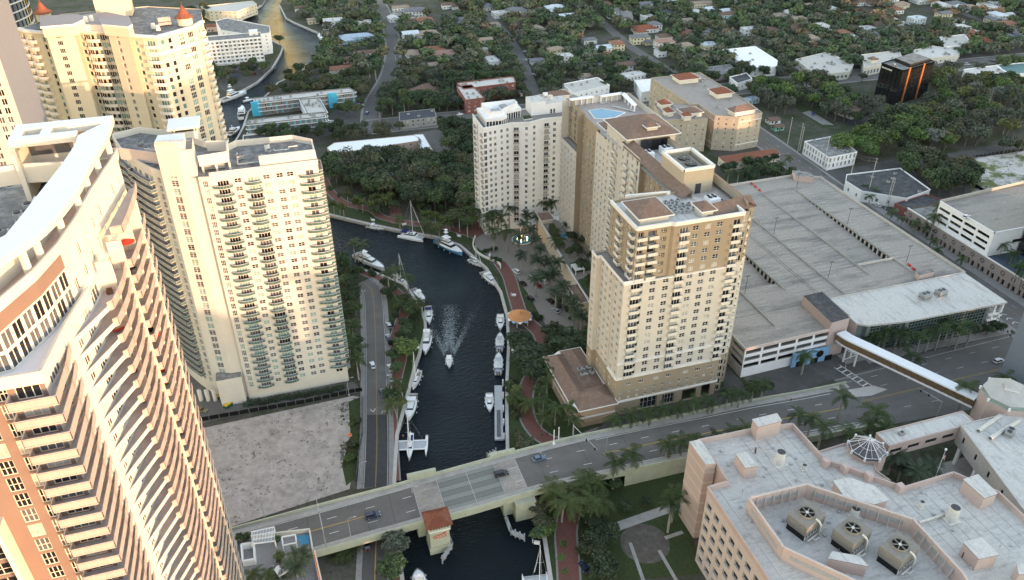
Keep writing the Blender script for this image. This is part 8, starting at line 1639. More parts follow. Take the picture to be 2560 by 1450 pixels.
def car_parts(suv):
    Lc, Wc, Hc = (4.8, 1.95, 1.72) if suv else (4.7, 1.85, 1.45); b = MB(); hb = .98 if suv else .86
    prof = [(-Lc/2, .45), (-Lc/2, hb-.08), (-Lc/2+.25, hb+.0), (-Lc*.2, hb+.02), (Lc*.22, hb), (Lc/2-.35, hb-.14), (Lc/2, hb-.32), (Lc/2, .4), (Lc/2-.1, .25), (-Lc/2+.1, .25)]
    def loft(w0, w1, pr, m, zt):
        A = [(x, -w0/2 if z < zt else -w1/2, z) for x, z in pr]; B_ = [(x, -y, z) for x, y, z in A]; n = len(pr)
        for i in range(n): j = (i+1) % n; b.face([A[i], A[j], B_[j], B_[i]][::-1], m)
        b.face(A, m); b.face(B_[::-1], m)
    loft(Wc, Wc*.94, prof, M['paint'], hb-.05)
    xr0, xr1 = (-Lc*.46, Lc*.06) if suv else (-Lc*.30, Lc*.05); x0, x1 = (-Lc*.49, Lc*.2) if suv else (-Lc*.42, Lc*.2); g = MB()
    P0 = [(x0, -Wc*.45, hb), (x1, -Wc*.45, hb), (x1, Wc*.45, hb), (x0, Wc*.45, hb)]; P1 = [(xr0, -Wc*.37, Hc-.06), (xr1, -Wc*.37, Hc-.06), (xr1, Wc*.37, Hc-.06), (xr0, Wc*.37, Hc-.06)]
    for i in range(4): j = (i+1) % 4; g.face([P0[i], P0[j], P1[j], P1[i]], M['car_glass'])
    r = MB(); r.prism([(p[0], p[1]) for p in P1], Hc-.07, Hc, M['paint']);
    for i in range(4): r.bar(P0[i], P1[i], .09, .09, M['paint'])
    for y in (-1, 1): r.bar(((x0+x1)/2, y*Wc*.45, hb), ((xr0+xr1)/2, y*Wc*.37, Hc-.05), .1, .06, M['paint'])
    w_ = MB(); w_.v = [];
    wm_ = MB()
    n = 14;
    for k in range(n):
        a, c = 2*PI*k/n, 2*PI*(k+1)/n; wm_.face([(.34*math.cos(a), -.1, .34*math.sin(a)), (.34*math.cos(c), -.1, .34*math.sin(c)), (.34*math.cos(c), .1, .34*math.sin(c)), (.34*math.cos(a), .1, .34*math.sin(a))][::-1], M['rubber'])
    for y in (-.1, .1): wm_.face([(.34*math.cos(2*PI*k/n), y, .34*math.sin(2*PI*k/n)) for k in range(n)], M['rubber']); wm_.face([(.2*math.cos(2*PI*k/n), y*1.05, .2*math.sin(2*PI*k/n)) for k in range(n)], M['galv'])
    h = MB(); h.box(Lc/2-.12, -.2, -.08, Lc/2+.02, .2, .08, M['seat']); tl = MB(); tl.box(-Lc/2-.02, -.18, -.08, -Lc/2+.1, .18, .08, M['red'])
    return dict(body=b.mesh('body'), glass=g.mesh('window'), roof=r.mesh('roof'), wheel=wm_.mesh('wheel'), head=h.mesh('headlight'), tail=tl.mesh('taillight'), W=Wc, L=Lc, hb=hb)
CM = {True: car_parts(True), False: car_parts(False)}
def car(x, y, rz, col, suv, label=None, z=.07, grp='parked cars', where=None):
    q = CM[suv]; c = CP[col]; t = ob('car', None, None, (x, y, z), rz); tag(t, label, 'car', grp)
    ob('body', q['body'], t, color=c); ob('window', q['glass'], t); ob('roof', q['roof'], t, color=c)
    for sx in (-.3, .3):
        for sy in (-1, 1): ob('wheel', q['wheel'], t, (q['L']*sx, sy*(q['W']/2-.08), .34))
    for sy in (-.68, .68): ob('headlight', q['head'], t, (0, sy, q['hb']-.3)); ob('taillight', q['tail'], t, (0, sy, q['hb']-.2))
    if not label: AUTO.append((t, col, 'SUV' if suv else 'sedan', 'car', grp, x, y))
    return t
def cpx(px, py, col, suv, ang, label=None, z=.07, grp='parked cars'): x, y = G(px, py, z+.8); return car(x, y, ang, col, suv, label, z, grp)
AB = .02
for px, py, c_, s_, u_, l_ in ((925, 1283, 'dark blue', True, 10, 'dark blue SUV driving on the bridge near the tender house'), (1248, 1182, 'black', True, 53, 'black SUV crossing the east end of the steel grating'), (1343, 1145, 'blue-grey', False, 67, 'blue-grey sedan driving down the east bridge ramp'), (1550, 1147, 'grey', False, 93, 'dark grey car half hidden behind a palm on the bridge ramp')):
    z = float(np.interp(u_, zu_, zz_)); cpx(px, py, c_, s_, AB, l_, z+.02, 'cars driving on the bridge')
cpx(929, 907, 'white', False, PI/2+.05, 'white sedan driving up the riverside road alone in its lane', .06, None)
cpx(952, 977, 'dark blue', False, -PI/2+.05, 'dark blue car driving down the riverside road just before the dark asphalt', .06, None)
for px, py, c_, s_, l_ in ((971, 808, 'silver', True, 'silver SUV parked furthest up the riverside road'), (969, 838, 'grey', False, 'dark grey car parked second down the riverside road'), (973, 914, 'white', False, 'white car parked on the riverside road under the bright green tree'), (973, 940, 'silver', False, 'silver car parked on the riverside road above the round dark tree')): cpx(px, py, c_, s_, PI/2+.05, l_, .06)
cpx(909, 1356, 'black', False, PI/2, 'black car on the road emerging from under the bridge', .06, None)
cpx(1452, 1418, 'dark blue', False, PI/2+.1, 'dark blue car standing at the edge of the south-east brick path', .06, None); cpx(1452, 1360, 'black', False, PI/2+.1, 'black car under trees beside the south-east brick path', .06, None)
for px, py, c_, s_ in ((1291, 677, 'white', True), (1307, 707, 'black', False), (1325, 745, 'black', True), (1341, 674, 'silver', False), (1333, 688, 'white', False), (1360, 703, 'white', False), (1345, 712, 'red', False), (1385, 738, 'black', False), (1376, 752, 'black', True), (1389, 776, 'silver', False), (1500, 980, 'black', False)): cpx(px, py, c_, s_, PI/2+.25, None, .05, 'cars along the plaza drive')
cpx(2496, 915, 'white', True, .05, 'white SUV with black roof driving on the avenue by the glass office', .07, None); cpx(2550, 943, 'white', False, .05, 'white car at the very edge of the avenue', .07, None)
cpx(2418, 553, 'white', False, .3, 'lone white sedan parked on the far garage roof', 19.85, None); cpx(500, 1014, 'gold', False, -.6, 'gold sedan in the driveway beside the cream tower', .05, None)
for px, py, c_, s_, a_ in ((2163, 486, 'black', False, 1.6), (2180, 496, 'black', True, 1.6), (2196, 522, 'white', False, 1.6), (1340, 186, 'white', False, 1.9), (1318, 128, 'white', False, 1.9), (1320, 150, 'white', True, 1.9), (2383, 172, 'silver', False, 0), (2425, 173, 'white', True, 0), (2492, 166, 'black', False, 0), (994, 183, 'silver', False, 1.8), (1107, 291, 'black', False, .1), (1085, 303, 'black', False, .1), (1008, 311, 'white', True, .1), (2038, 292, 'blue', False, 1.), (868, 315, 'white', True, .5), (838, 425, 'black', True, 1.2), (832, 298, 'white', False, .2), (905, 258, 'white', True, .3), (910, 252, 'grey', False, .3), (908, 262, 'black', False, .3), (923, 277, 'blue', False, 1.2), (1155, 283, 'white', False, .1)): cpx(px, py, c_, s_, a_, None, .07, 'cars on the side streets')
for k in range(9): cpx(1302+k*1.1, 200+k*5, ['black', 'grey', 'silver', 'dark blue', 'black', 'black', 'white', 'grey', 'black'][k], k % 3 == 0, .05, None, .05, 'cars in the lot by the brick block')
for k in range(11): cpx(540+k*11.5, 173-k*1.2+(k % 2)*14, ['white', 'silver', 'black', 'white', 'grey', 'blue', 'white', 'black', 'silver', 'red', 'white'][k], k % 3 == 1, 1.5, None, .05, 'cars in the waterside car park')
for k in range(8): cpx(2282+(k % 4)*22, 168+(k//4)*9, ['black', 'white', 'grey', 'silver', 'white', 'black', 'blue', 'grey'][k], k % 2 == 0, .8, None, .05, 'cars in the boulevard store car park')
for k in range(9): cpx(2370+k*12, 252+k*5-(k % 2)*14, ['black', 'dark blue', 'white', 'silver', 'black', 'grey', 'blue', 'white', 'black'][k], k % 2 == 0, .8, None, .05, 'cars under the trees by the black cube')
x, y = G(1298, 788, 3.4); t = thing('gazebo', 'round gazebo with orange canvas roof and pale scalloped edge', 'gazebo', (x, y, 0));
for k in range(12):
    a, b = 2*PI*k/12, 2*PI*(k+1)/12; m = MB(); m.face([(5.2*math.cos(a), 5.2*math.sin(a), 3.1), (5.2*math.cos(b), 5.2*math.sin(b), 3.1), (.7*math.cos(b), .7*math.sin(b), 4.7), (.7*math.cos(a), .7*math.sin(a), 4.7)], M['umbrella_orange']); m.build('canvas_panel', t)
    m = MB(); m.face([(5.2*math.cos(a), 5.2*math.sin(a), 3.1), (5.9*math.cos((a+b)/2), 5.9*math.sin((a+b)/2), 2.5), (5.2*math.cos(b), 5.2*math.sin(b), 3.1)], M['blue_pale'] if k % 2 else M['white']); m.build('valance', t)
    if k % 2 == 0: m = MB(); m.cyl((4.8*math.cos(a), 4.8*math.sin(a)), .14, 0, 3.1, M['white'], 6); m.build('post', t)
m = MB(); m.cyl((0, 0), 1., 4.7, 5.5, M['umbrella_orange'], 12, .1); m.build('finial', t); lm(x, y, 'the gazebo')
x, y = G(1307, 600); t = thing('fountain', 'lit round blue fountain pool with white spray in the plaza circle', 'fountain', (x, y, 0)); m = MB(); m.cyl((0, 0), 5.4, 0, .5, M['trim'], 24, mt=M['trim']); m.build('basin', t); m = MB(); m.cyl((0, 0), 4.9, .5, .56, M['pool'], 24); m.build('water', t)
ms = mat('spray', (.8, .85, .9), rough=.4)
for k in range(9): a = k*.7; m = MB(); m.tube([(2.6*math.cos(a), 2.6*math.sin(a), .5), (2.5*math.cos(a), 2.5*math.sin(a), 1.5)], [.28, .1], ms if k % 2 else M['light_bulb'], 6); m.build('spray', t)
rp2 = MB()
for r0, r1 in ((10.4, 10.9), (7.0, 7.3)):
    for k in range(40): a, b = 2*PI*k/40, 2*PI*(k+1)/40; rp2.face([(x+r0*math.cos(a), y+r0*math.sin(a), .03), (x+r1*math.cos(a), y+r1*math.sin(a), .03), (x+r1*math.cos(b), y+r1*math.sin(b), .03), (x+r0*math.cos(b), y+r0*math.sin(b), .03)], M['sidewalk'])
struct('paving_band', rp2)
wl_ = smooth_line(L([(1190, 592), (1184, 612), (1192, 630), (1215, 645), (1248, 660), (1252, 672)]), 4); t = thing('plaza_wall', 'curved low pale wall edging the plaza above the river lawn', 'wall', (*wl_[8], 0)); m = MB()
for a, b in zip(wl_, wl_[1:]): m.bar((a[0]-wl_[8][0], a[1]-wl_[8][1], .6), (b[0]-wl_[8][0], b[1]-wl_[8][1], .6), .5, 1.2, M['trim'])
m.build('wall', t)
for i, (px, py) in enumerate(((1215, 630), (1235, 650), (1245, 655), (1330, 790), (1345, 798), (1235, 625))):
    x, y = G(px, py); t = ob('hedge', SHR[i % 3], None, (x, y, 0), 0, (2.2, 1.4, 1.), (.03, .06, .015)); AUTO.append((t, 'low clipped', 'hedge', 'hedge', 'plaza hedges', x, y))
rs_ = random.Random(12)
for i in range(70):   # shrubs under the trees and at edges
    reg = rs_.choice([[(1268, 940), (1300, 950), (1300, 1110), (1270, 1100)], [(1340, 700), (1420, 800), (1480, 830), (1370, 690)], [(960, 730), (1040, 790), (1000, 900), (970, 880)], [(1380, 1250), (1500, 1220), (1480, 1400), (1440, 1390)], [(870, 640), (960, 700), (940, 690), (870, 680)], [(880, 1010), (902, 1000), (890, 1150), (860, 1180)], [(1860, 975), (1960, 955), (1965, 968), (1880, 990)]]); P = L(reg); x = y = 0
    for _ in range(40):
        x = rs_.uniform(min(p[0] for p in P), max(p[0] for p in P)); y = rs_.uniform(min(p[1] for p in P), max(p[1] for p in P))
        if inside(P, x, y) and not inside(R2, x, y): break
    g_ = GREENS[rs_.choice(['dark green', 'mid green', 'bright green', 'olive'])]; s_ = rs_.uniform(.6, 1.7); t = ob('shrub', SHR[i % 3], None, (x, y, 0), rs_.random()*6, s_, g_); AUTO.append((t, 'rounded' if s_ > 1.1 else 'small', 'shrub', 'shrub', 'garden shrubs', x, y))
def pole(px, py, h, label, r=.22, m_='concrete_pale', arms=True, rz=1.6, z=0):
    x, y = G(px, py, z); t = thing('utility_pole', label, 'utility pole', (x, y, z), rz, 'tall utility poles'); m = MB(); m.tube([(0, 0, 0), (0, 0, h)], [r, r*.55], M[m_], 8); m.build('pole', t)
    if arms:
        for zz in (h-.6, h-2.2): m = MB(); m.bar((-.9, 0, zz), (.9, 0, zz), .1, .1, M[m_]); m.build('crossarm', t)
    return Vector((x, y, z+h-.6))
pts_ = []
for px, py, h_, l_ in ((1972, 372, 19, 'pale concrete utility pole at the upper end of the palm street'), (1998, 388, 19, 'pale utility pole beside the green shrub, first of a close pair'), (2003, 386, 16, 'thinner utility pole, second of a close pair'), (2060, 432, 20, 'tall pale utility pole before the louvred white office'), (2125, 468, 19, 'tall pale utility pole before the stained-roof workshop'), (2170, 505, 24, 'tallest pale utility pole with a head fitting by the workshop corner'), (2215, 535, 19, 'tall utility pole before the brick shop'), (2222, 528, 17, 'shorter utility pole before the brick shop')): pts_.append(pole(px, py, h_, l_))
t = thing('power_line', 'thin power lines strung between the tall poles of the palm street', 'power line', tuple(pts_[0]));
for off_ in (-.7, 0, .7):
    for z_ in (0, -1.6):
        m = MB(); Q = [pts_[0], pts_[1], pts_[3], pts_[4], pts_[5], pts_[6]]
        for a, b in zip(Q, Q[1:]): m.tube([a-pts_[0]+Vector((off_, 0, z_)), (a+b)/2-pts_[0]+Vector((off_, 0, z_-.8)), b-pts_[0]+Vector((off_, 0, z_))], .035, M['steel_dark'], 3)
        m.build('wire', t)
for px, py, h_, l_ in ((996, 150, 12, 'white utility pole at the kink of the northern street'), (947, 200, 9, 'white T-shaped utility pole left of the northern street'), (1455, 30, 11, 'thin white pole among the suburb trees')): pole(px, py, h_, l_)
for i, (px, py, z, l_, rz) in enumerate(((1105, 1000, 0, '', 0),)): pass
for px, py, z, h_, l_ in ((1025, 1230, 6.4, 8, 'grey street lamp on the bridge parapet above the riverside road'), (655, 1285, 3, 8, 'grey street lamp leaning over the sandy lot from the bridge'), (900, 1205, 0, 9, 'double-armed grey street lamp beside the riverside road at the bridge'), (905, 770, 0, 9, 'grey street lamp at the bend of the riverside road'), (1330, 1265, 7, 8, 'grey street lamp by the east bascule pier'), (1510, 1140, 6.6, 8, 'slim street lamp on the middle of the east ramp'), (2140, 1050, 0, 9, 'white street lamp between the avenue palms'), (870, 1340, 5.5, 8, 'pale street lamp on the south parapet west of the tender house'), (2400, 560, 0, 9, 'street lamp on the arcade pavement'), (2035, 235, 0, 10, 'white street lamp beside the dark striped car park'), (1700, 160, 0, 9, 'street lamp at the foot of the upper street'), (2110, 930, 0, 8, 'dark signal-height street lamp at the ladder crossing'), (870, 985, 0, 8, 'street lamp at the corner of the sandy lot'), (2440, 130, 0, 9, 'street lamp beside the boulevard grass')): lamp_post(px, py, z, h_, l_, 'single', 'street_lamp')
def signal(px, py, z, h, arm, rz, label):
    x, y = G(px, py, z); t = thing('traffic_signal', label, 'traffic signal', (x, y, z), rz); m = MB(); m.tube([(0, 0, 0), (0, 0, h)], [.2, .14], M['galv'], 8); m.build('pole', t); m = MB(); m.tube([(0, 0, h-.4), (arm, 0, h)], [.14, .08], M['galv'], 7); m.build('mast_arm', t)
    for k in (.55, .9): m = MB(); m.box(arm*k-.25, -.15, h-1.2, arm*k+.25, .15, h-.1, M['black']); m.build('signal_head', t)
signal(808, 1362, 5.2, 7.5, 13.5, 1.62, 'long grey mast arm with two black signal heads across the bridge'); signal(1428, 1102, 7.4, 7, 14, -1.35, 'white mast arm leaning over the bridge near the salmon pavilion'); signal(2335, 1062, 0, 9, 9, 1.9, 'pale signal mast with diagonal arm on the avenue corner'); signal(2525, 900, 0, 7, 8, 1.2, 'grey signal mast at the glass office corner')
for px, py, l_ in ((1380, 1112, 'first tall white gate post by the brick path at the bridge'), (1392, 1105, 'second tall white gate post by the brick path at the bridge')): x, y = G(px, py, 7); t = thing('gate_post', l_, 'post', (x, y, 7)); m = MB(); m.cyl((0, 0), .16, 0, 6.5, M['white'], 8); m.box(-.4, -.4, 0, .4, .4, .8, M['white']); m.build('post', t)
def fence(pix, h, m_, label, z=0, name='fence', step=3.):
    P = L(pix, z); x0, y0 = P[0]; t = thing(name, label, 'fence', (x0, y0, z))
    for a, b in zip(P, P[1:]):
        n = max(1, int(math.dist(a, b)/step))
        for k in range(n):
            p = (a[0]+(b[0]-a[0])*k/n-x0, a[1]+(b[1]-a[1])*k/n-y0); q = (a[0]+(b[0]-a[0])*(k+1)/n-x0, a[1]+(b[1]-a[1])*(k+1)/n-y0); m = MB(); m.bar((*p, h/2), (*q, h/2), .06, h*.96, M[m_]); m.build('panel', t); m = MB(); m.cyl(p, .07, 0, h+.1, M['galv'], 5); m.build('post', t)
fence([(495, 1045), (620, 1024), (760, 1002), (885, 976), (903, 974)], 1.9, 'black', 'black screened fence between the cream tower and the sandy lot')
fence([(903, 990), (903, 1080), (893, 1130), (885, 1200)], 1.8, 'steel_dark', 'sagging dark fence between the sandy lot and the riverside road')
fence([(2400, 428), (2440, 408), (2560, 392)], 1.9, 'black', 'dark screened fence behind the sandy field'); fence([(2400, 428), (2440, 480), (2480, 505)], 1.9, 'black', 'dark screened fence along the near side of the sandy field')
for px, py, l_ in ((871, 1085, 'orange water barrel among weeds at the sandy lot fence, upper one'), (867, 1145, 'orange water barrel at the sandy lot fence, lower one')): x, y = G(px, py); t = thing('construction_barrel', l_, 'barrel', (x, y, 0)); m = MB(); m.cyl((0, 0), .75, 0, .9, M['orange'], 12, .6); m.cyl((0, 0), .4, .9, 1.2, M['orange'], 10, .2); m.build('body', t); m = MB(); m.cyl((0, 0), .72, .4, .55, M['white'], 12, .68); m.build('reflective_band', t)
for px, py, c_, l_, rz in ((553, 985, 'green_paint', 'green dumpster with yellow lid behind the cream tower', .1), (568, 1008, 'green_paint', 'dark green dumpster turned askew near the lot fence', .7), (588, 990, 'yellow', 'long yellow skip lying by the hedge palms', .1)):
    x, y = G(px, py); t = thing('dumpster', l_, 'dumpster', (x, y, 0), rz); m = MB(); m.prism([(-1.6, -.8), (1.6, -.8), (1.6, .8), (-1.6, .8)], .1, 1.3, M[c_]); m.build('bin', t); m = MB(); m.box(-1.62, -.85, 1.3, 1.62, .85, 1.42, M['yellow' if c_ != 'yellow' else 'black']); m.build('lid', t)
for px, py, l_ in ((2540, 875, 'small orange traffic sign at the glass office corner'), (2533, 870, 'orange and white traffic drum at the glass office corner')): x, y = G(px, py); t = thing('traffic_cone', l_, 'traffic cone', (x, y, 0)); m = MB(); m.cyl((0, 0), .4, .05, 1., M['orange'], 10, .1); m.build('cone', t); m = MB(); m.box(-.45, -.45, 0, .45, .45, .06, M['orange']); m.build('base', t)
for k in range(6): x, y = G(2500+k*11, 1262+k*17); t = thing('traffic_barrier', f'{"red" if k % 2 else "white"} plastic barrier in the clinic undercroft, {ORD[k]} from the stair box', 'barrier', (x, y, .05), .9-PI/2, 'water-filled barriers'); m = MB(); m.box(-1, -.25, 0, 1, .25, .9, M['red' if k % 2 else 'white']); m.build('barrier_body', t)
pd = MB(); px_, py_ = G(1605, 1362); pd.cyl((px_, py_), 7.6, 0, .05, mat('old_pad', (.115, .10, .085), rough=.95, var=.25, scale=.5, stain=(.3, .5, .7, (.17, .15, .13))), 40)
for a, b, w_ in (((1505, 1330), (1690, 1268), 3.4), ((1568, 1360), (1605, 1470), 1.1), ((1640, 1380), (1690, 1470), 1.1), ((1655, 1350), (1700, 1335), 1.3)): strip(pd, L([a, b]), w_, .07, M['concrete'])
struct('footpath', pd)
pz = 24.; pt = (G(690, 1390, pz)); B = Bld('podium_building', 'white podium with paved roof garden, pergola and blue hot tub beside the bridge', 'building', pt)
PP = L([(585, 1345), (768, 1325), (775, 1372), (795, 1470), (585, 1500)], pz); PPc = ccw(PP)
for p, q in zip(PPc, PPc[1:]+PPc[:1]): wall(B.walls, p, q, 0, pz+1, [], M['white'])
sheet(B.roofs, PPc, pz, mat('terrace_cobble', (.30, .29, .28), rough=.9, var=.35, scale=3.)); m = MB()
for p, q in zip(PPc, PPc[1:]+PPc[:1]): m.bar((*p, pz+.9), (*q, pz+.9), .4, 1.2, M['cream_white'])
B.part('parapet', m)
def lp(px, py, z=pz+.05): return G(px, py, z)
A = L([(622, 1322), (678, 1310), (680, 1345), (623, 1352)], pz+3.2); m = MB(); A_ = [Vector(p) for p in A]
for k in range(16): p = A_[0].lerp(A_[1], k/15); q = A_[3].lerp(A_[2], k/15); m.bar((*p, pz+3.3), (*q, pz+3.3), .12, .18, M['white'])
for k in range(4): p = A_[0].lerp(A_[3], k/3); q = A_[1].lerp(A_[2], k/3); m.bar((*p, pz+3.1), (*q, pz+3.1), .3, .2, M['white'])
for p in A: m.box(p[0]-.15, p[1]-.15, pz, p[0]+.15, p[1]+.15, pz+3.1, M['white'])
B.part('pergola', m)
A = ccw(L([(735, 1336), (766, 1332), (768, 1358), (745, 1360)], pz)); m = MB(); m.prism(A, pz, pz+.35, M['trim'], M['pool']); B.part('hot_tub', m)
A = L([(597, 1358), (628, 1354), (630, 1395), (600, 1400)], pz+1.2); m = MB()
for p, q in zip(A, A[1:]+A[:1]): m.bar((*p, pz+1.1), (*q, pz+1.1), .4, 2.2, M['white'])
B.part('walled_nook', m); A = L([(698, 1337), (732, 1332), (734, 1352), (700, 1358)], pz+2); m = MB()
for p, q in zip(A, A[1:]+A[:1]): m.bar((*p, pz+2.2), (*q, pz+2.2), .3, .3, M['white'])
for p in A: m.box(p[0]-.12, p[1]-.12, pz, p[0]+.12, p[1]+.12, pz+2.2, M['white'])
B.part('trellis', m); A = L([(676, 1418), (700, 1405), (716, 1425), (690, 1440)], pz+1.6); m = MB(); m.prism(ccw(A), pz+2.2, pz+2.3, M['white'], M['white'], True); m.bar((*A[0], pz+1), (*A[0], pz+2.2), .1, 2.2, M['white']); m.cyl(((A[0][0]+A[2][0])/2, (A[0][1]+A[2][1])/2), .1, pz, pz+2.2, M['metal'], 6); B.part('shade_sail', m)
m = MB(); c = L([(777, 1372), (797, 1465)], pz+1.4); m.bar((*c[0], pz+1.), (*c[1], pz+1.), .8, 1.6, M['cream_white']); m.bar((c[0][0]-.1, c[0][1], pz+1.9), (c[1][0]-.1, c[1][1], pz+1.9), .25, .2, M['orange']); B.part('parapet', m)
B.done(); lm(pt[0], pt[1], 'the podium roof terrace')
for px, py, k_, s_ in ((614, 1422, 'coco', .75), (655, 1420, 'coco', .75), (742, 1385, 'date', 1.), (732, 1420, 'date', 1.15), (703, 1408, 'coco', .7), (755, 1345+40, 'date', .7)): P_(px, py, k_, s_, .35, 'palms on the podium roof terrace', z=pz, top=pz+3)
for px, py, r_, tn in ((692, 1385, 1.9, 'yellow-green'), (606, 1338, 1.5, 'mid green'), (592, 1335, 1.3, 'mid green'), (685, 1345, 1.2, 'mid green')): x, y = lp(px, py, pz+1.5); tree(x, y, r_, 2.6, tn, 'small trees on the podium roof terrace', pz, name='broadleaf_tree')
def person(px, py, z, label, top, legs, rz=0, step=.22):
    x, y = G(px, py, z); bm_ = bpy.data.meshes.new('person')
    V = [(0, 0, .98), (0, 0, 1.2), (0, 0, 1.42), (0, 0, 1.53), (.02, 0, 1.64), (.0, .2, 1.42), (.02, .26, 1.15), (.14, .25, .92), (0, -.2, 1.42), (-.06, -.26, 1.15), (.02, -.25, .92), (0, .1, .92), (step*.6, .1, .5), (step, .1, .08), (step+.16, .1, .04), (0, -.1, .92), (-step*.3, -.1, .5), (-step*1.1, -.1, .1), (-step*1.1+.15, -.1, .04)]
    E_ = [(0, 1), (1, 2), (2, 3), (3, 4), (2, 5), (5, 6), (6, 7), (2, 8), (8, 9), (9, 10), (0, 11), (11, 12), (12, 13), (13, 14), (0, 15), (15, 16), (16, 17), (17, 18)]
    R_ = [.14, .13, .15, .06, .105, .06, .045, .035, .06, .045, .035, .09, .065, .045, .045, .09, .065, .045, .045]
    bm_.from_pydata(V, E_, []); o = ob('person', bm_, None, (x, y, z), rz); sk_ = o.modifiers.new('skin', 'SKIN');
    if not bm_.skin_vertices: return
    for i, r_ in enumerate(R_): bm_.skin_vertices[0].data[i].radius = (r_, r_*.85)
    bm_.skin_vertices[0].data[0].use_root = True; s2 = o.modifiers.new('sub', 'SUBSURF'); s2.levels = 1; s2.render_levels = 1
    dg = bpy.context.evaluated_depsgraph_get(); me2 = bpy.data.meshes.new_from_object(o.evaluated_get(dg)); o.modifiers.clear(); o.data = me2
    for m_ in (mat('cloth_'+top[0], top[1]), mat('cloth_'+legs[0], legs[1]), M['skin'], mat('hair', (.03, .02, .015))): me2.materials.append(m_)
    for p in me2.polygons: zc = p.center.z; p.material_index = 3 if zc > 1.68 else 2 if zc > 1.5 or (zc < 1.12 and abs(p.center.y) > .21) else 0 if zc > .95 else 1; p.use_smooth = True
    tag(o, label, 'person'); return o
bpy.context.view_layer.update()
for a in ((1004, 1092, .05, 'person in a pink top walking on the west riverwalk above the bridge', ('pink', (.6, .2, .2)), ('darkgrey', (.05, .05, .05)), 1.6), (1351, 1093, .05, 'person in dark clothes walking on the brick path near the bridge', ('charcoal', (.04, .04, .05)), ('navy', (.02, .03, .08)), 1.2), (1364, 1090, .05, 'person in black walking ahead on the brick path near the bridge', ('black', (.01, .01, .01)), ('black', (.01, .01, .01)), 1.0), (819, 1428, .1, 'person in dark clothes crossing the pale pavement by the podium', ('charcoal', (.04, .04, .05)), ('black', (.01, .01, .01)), .5), (1973, 1012, 5., 'person walking along the bridge pavement beside the avenue palms', ('black', (.01, .01, .01)), ('navy', (.02, .03, .08)), 0)): person(*a)
tf = MB(); r9 = random.Random(31)
def tuft(P, n, mats, s0, s1, z=.02):
    xs = [p[0] for p in P]; ys = [p[1] for p in P]
    for _ in range(n):
        x, y = r9.uniform(min(xs), max(xs)), r9.uniform(min(ys), max(ys))
        if not inside(P, x, y) or math.sin(x*.31)*math.sin(y*.27)+r9.uniform(-.5, .5) < .1: continue
        s = r9.uniform(s0, s1); a = r9.random()*6; m = r9.choice(mats)
        for k in range(3): b = a+k*2.1; tf.face([(x, y, z), (x+s*math.cos(b), y+s*math.sin(b), z+.05), (x+s*.8*math.cos(b+.7), y+s*.8*math.sin(b+.7), z+s*.35)], m)
LOT = L([(500, 1062), (880, 985), (908, 990), (890, 1100), (868, 1218), (560, 1312), (480, 1300)]); tuft(LOT, 1700, [M['grass'], M['soil'], M['soil'], M['mulch']], .12, .5)
tuft(L([(850, 1000), (905, 985), (893, 1190), (845, 1215)]), 2200, [M['grass'], M['grass'], M['mulch']], .2, .7); tuft(L([(2420, 430), (2560, 400), (2600, 480), (2440, 490)]), 900, [M['grass']], .3, .8)
tag(tf.build('weeds'), 'sparse weeds and litter on the sandy lots', 'weeds', kind='stuff')
P30 = [p for p in RP]; m = MB()
for k in range(22):
    x = 100+k*3.4; ys = [y for y in np.arange(95, 160, 1.) if inside(P30, x, y) and not inside(EN, x, y)]
    if len(ys) > 4: m.bar((x, ys[0]+.6, 29.44), (x, ys[-1]-.6, 29.44), .07, .05, M['concrete']) if not any(inside(EN, x, y) for y in np.arange(ys[0], ys[-1], 2)) else None
m.v = [(x-125, y-130, z) for x, y, z in m.v]
if m.v: m.build('roof_seam', bpy.data.objects['courthouse_building'])
for k in range(46):
    x, y = r9.uniform(100, 175), r9.uniform(96, 158)
    if not inside(P30, x, y) or not inside(P30, x+2, y+2): continue
    s = MB();
    if k % 3 == 0: s.tube([(0, 0, .15), (r9.uniform(1, 3), r9.uniform(-1, 1), .15), (r9.uniform(2, 4), r9.uniform(-2, 2), .15)], .07, M['duct_white'], 5); n_2 = 'pipe'
    elif k % 3 == 1: s.box(-.4, -.3, 0, .4, .3, .5, M['galv']); n_2 = 'roof_box'
    else: s.cyl((0, 0), .12, 0, .8, M['galv'], 6); n_2 = 'vent_pipe'
    s.build(n_2, bpy.data.objects['courthouse_building'], False, (x-125, y-130, 29.4))
sm = 0
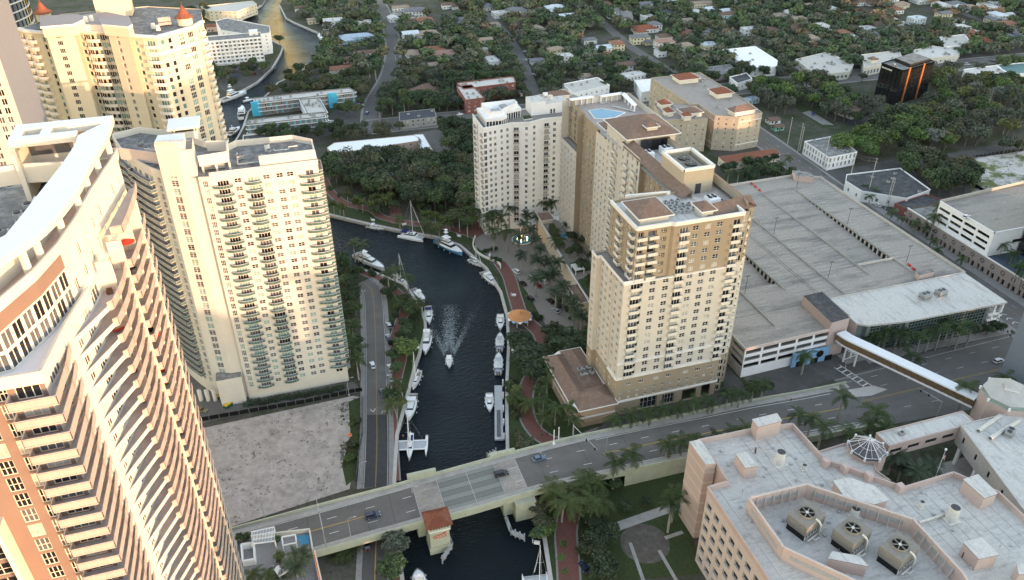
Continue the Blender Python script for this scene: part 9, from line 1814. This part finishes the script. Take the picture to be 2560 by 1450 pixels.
for i, (t0, t1, h) in enumerate([(-60, -8, 30), (-8, 49, 36), (49, 72, 74), (72, 100, 42), (100, 139, 58), (139, 160, 70), (160, 250, 118), (250, 330, 112), (330, 352, 60), (352, 440, 72), (440, 462, 36), (462, 590, 78), (590, 640, 44), (640, 780, 82), (780, 900, 60), (900, 1060, 76), (1060, 1250, 80)]):  # unseen blocks added behind the camera, heights set to shade the scene
    u0, u1 = (t0+66)/.83, (t1+66)/.83-2
    B = Bld('shade_block', 'x', 'building', ((u0+u1)/2, -150), 'added shade blocks'); o = B.root; del o['label']
    AUTO.append((o, '%s-storey concrete' % {0: 'ten', 1: 'twelve', 2: 'twenty-four'}.get(i, ['fifteen', 'eighteen', 'twenty', 'thirty'][i % 4]), 'added sun-blocking block', 'building', 'added shade blocks', (u0+u1)/2, -150))
    wm = [M['concrete_pale'], M['cream'], M['tan_light'], M['white']][i % 4]
    P = [(u0+19.8, -150), (u1+19.8, -150), (u1, -120), (u0, -120)]
    for p, q in zip(P, P[1:]+P[:1]): wall(B.walls, p, q, 0, h, [], wm)
    B.roofs.prism(P, h, h+.6, wm, M['roof_grey']); B.roofs.box(u0+(u1-u0)*.3, -142, h+.6, u0+(u1-u0)*.6, -130, h+3.5, M['ac_unit']); B.done()
from collections import defaultdict
cy_, sy_ = math.cos(YAW), math.sin(YAW)
bk_ = defaultdict(list)
for (o, look, noun, cat, grp, x, y) in AUTO:
    d, lx, ly, ph = min(((x-a)**2+(y-b)**2, a, b, p) for a, b, p in LAND)
    dx, dy = x-lx, y-ly; f = dx*sy_+dy*cy_; s = dx*cy_-dy*sy_
    rel = ('behind' if f > 0 else 'in front of') if abs(f) > abs(s)*.7 else ('just east of' if s > 0 else 'just west of')
    if d < 36: rel = 'beside'
    bk_[(look, noun, rel, ph)].append((d, o, cat, grp))
TN_ = ['', '', 'twenty', 'thirty', 'forty', 'fifty', 'sixty', 'seventy']
def orw(i): return ORD[i] if i < 20 else TN_[(i+1)//10]+('-'+ORD[(i+1)%10-1] if (i+1) % 10 else '')+('th' if (i+1) % 10 == 0 else '')
for (look, noun, rel, ph), Ls in bk_.items():
    Ls.sort(key=lambda a: a[0])
    for i, (d, o, cat, grp) in enumerate(Ls):
        rk = '' if len(Ls) == 1 else (', nearest' if i == 0 else ', %s nearest' % orw(i))
        o['label'] = f'{look} {noun} {rel} {ph}{rk}'; o['category'] = cat
        if grp: o['group'] = grp
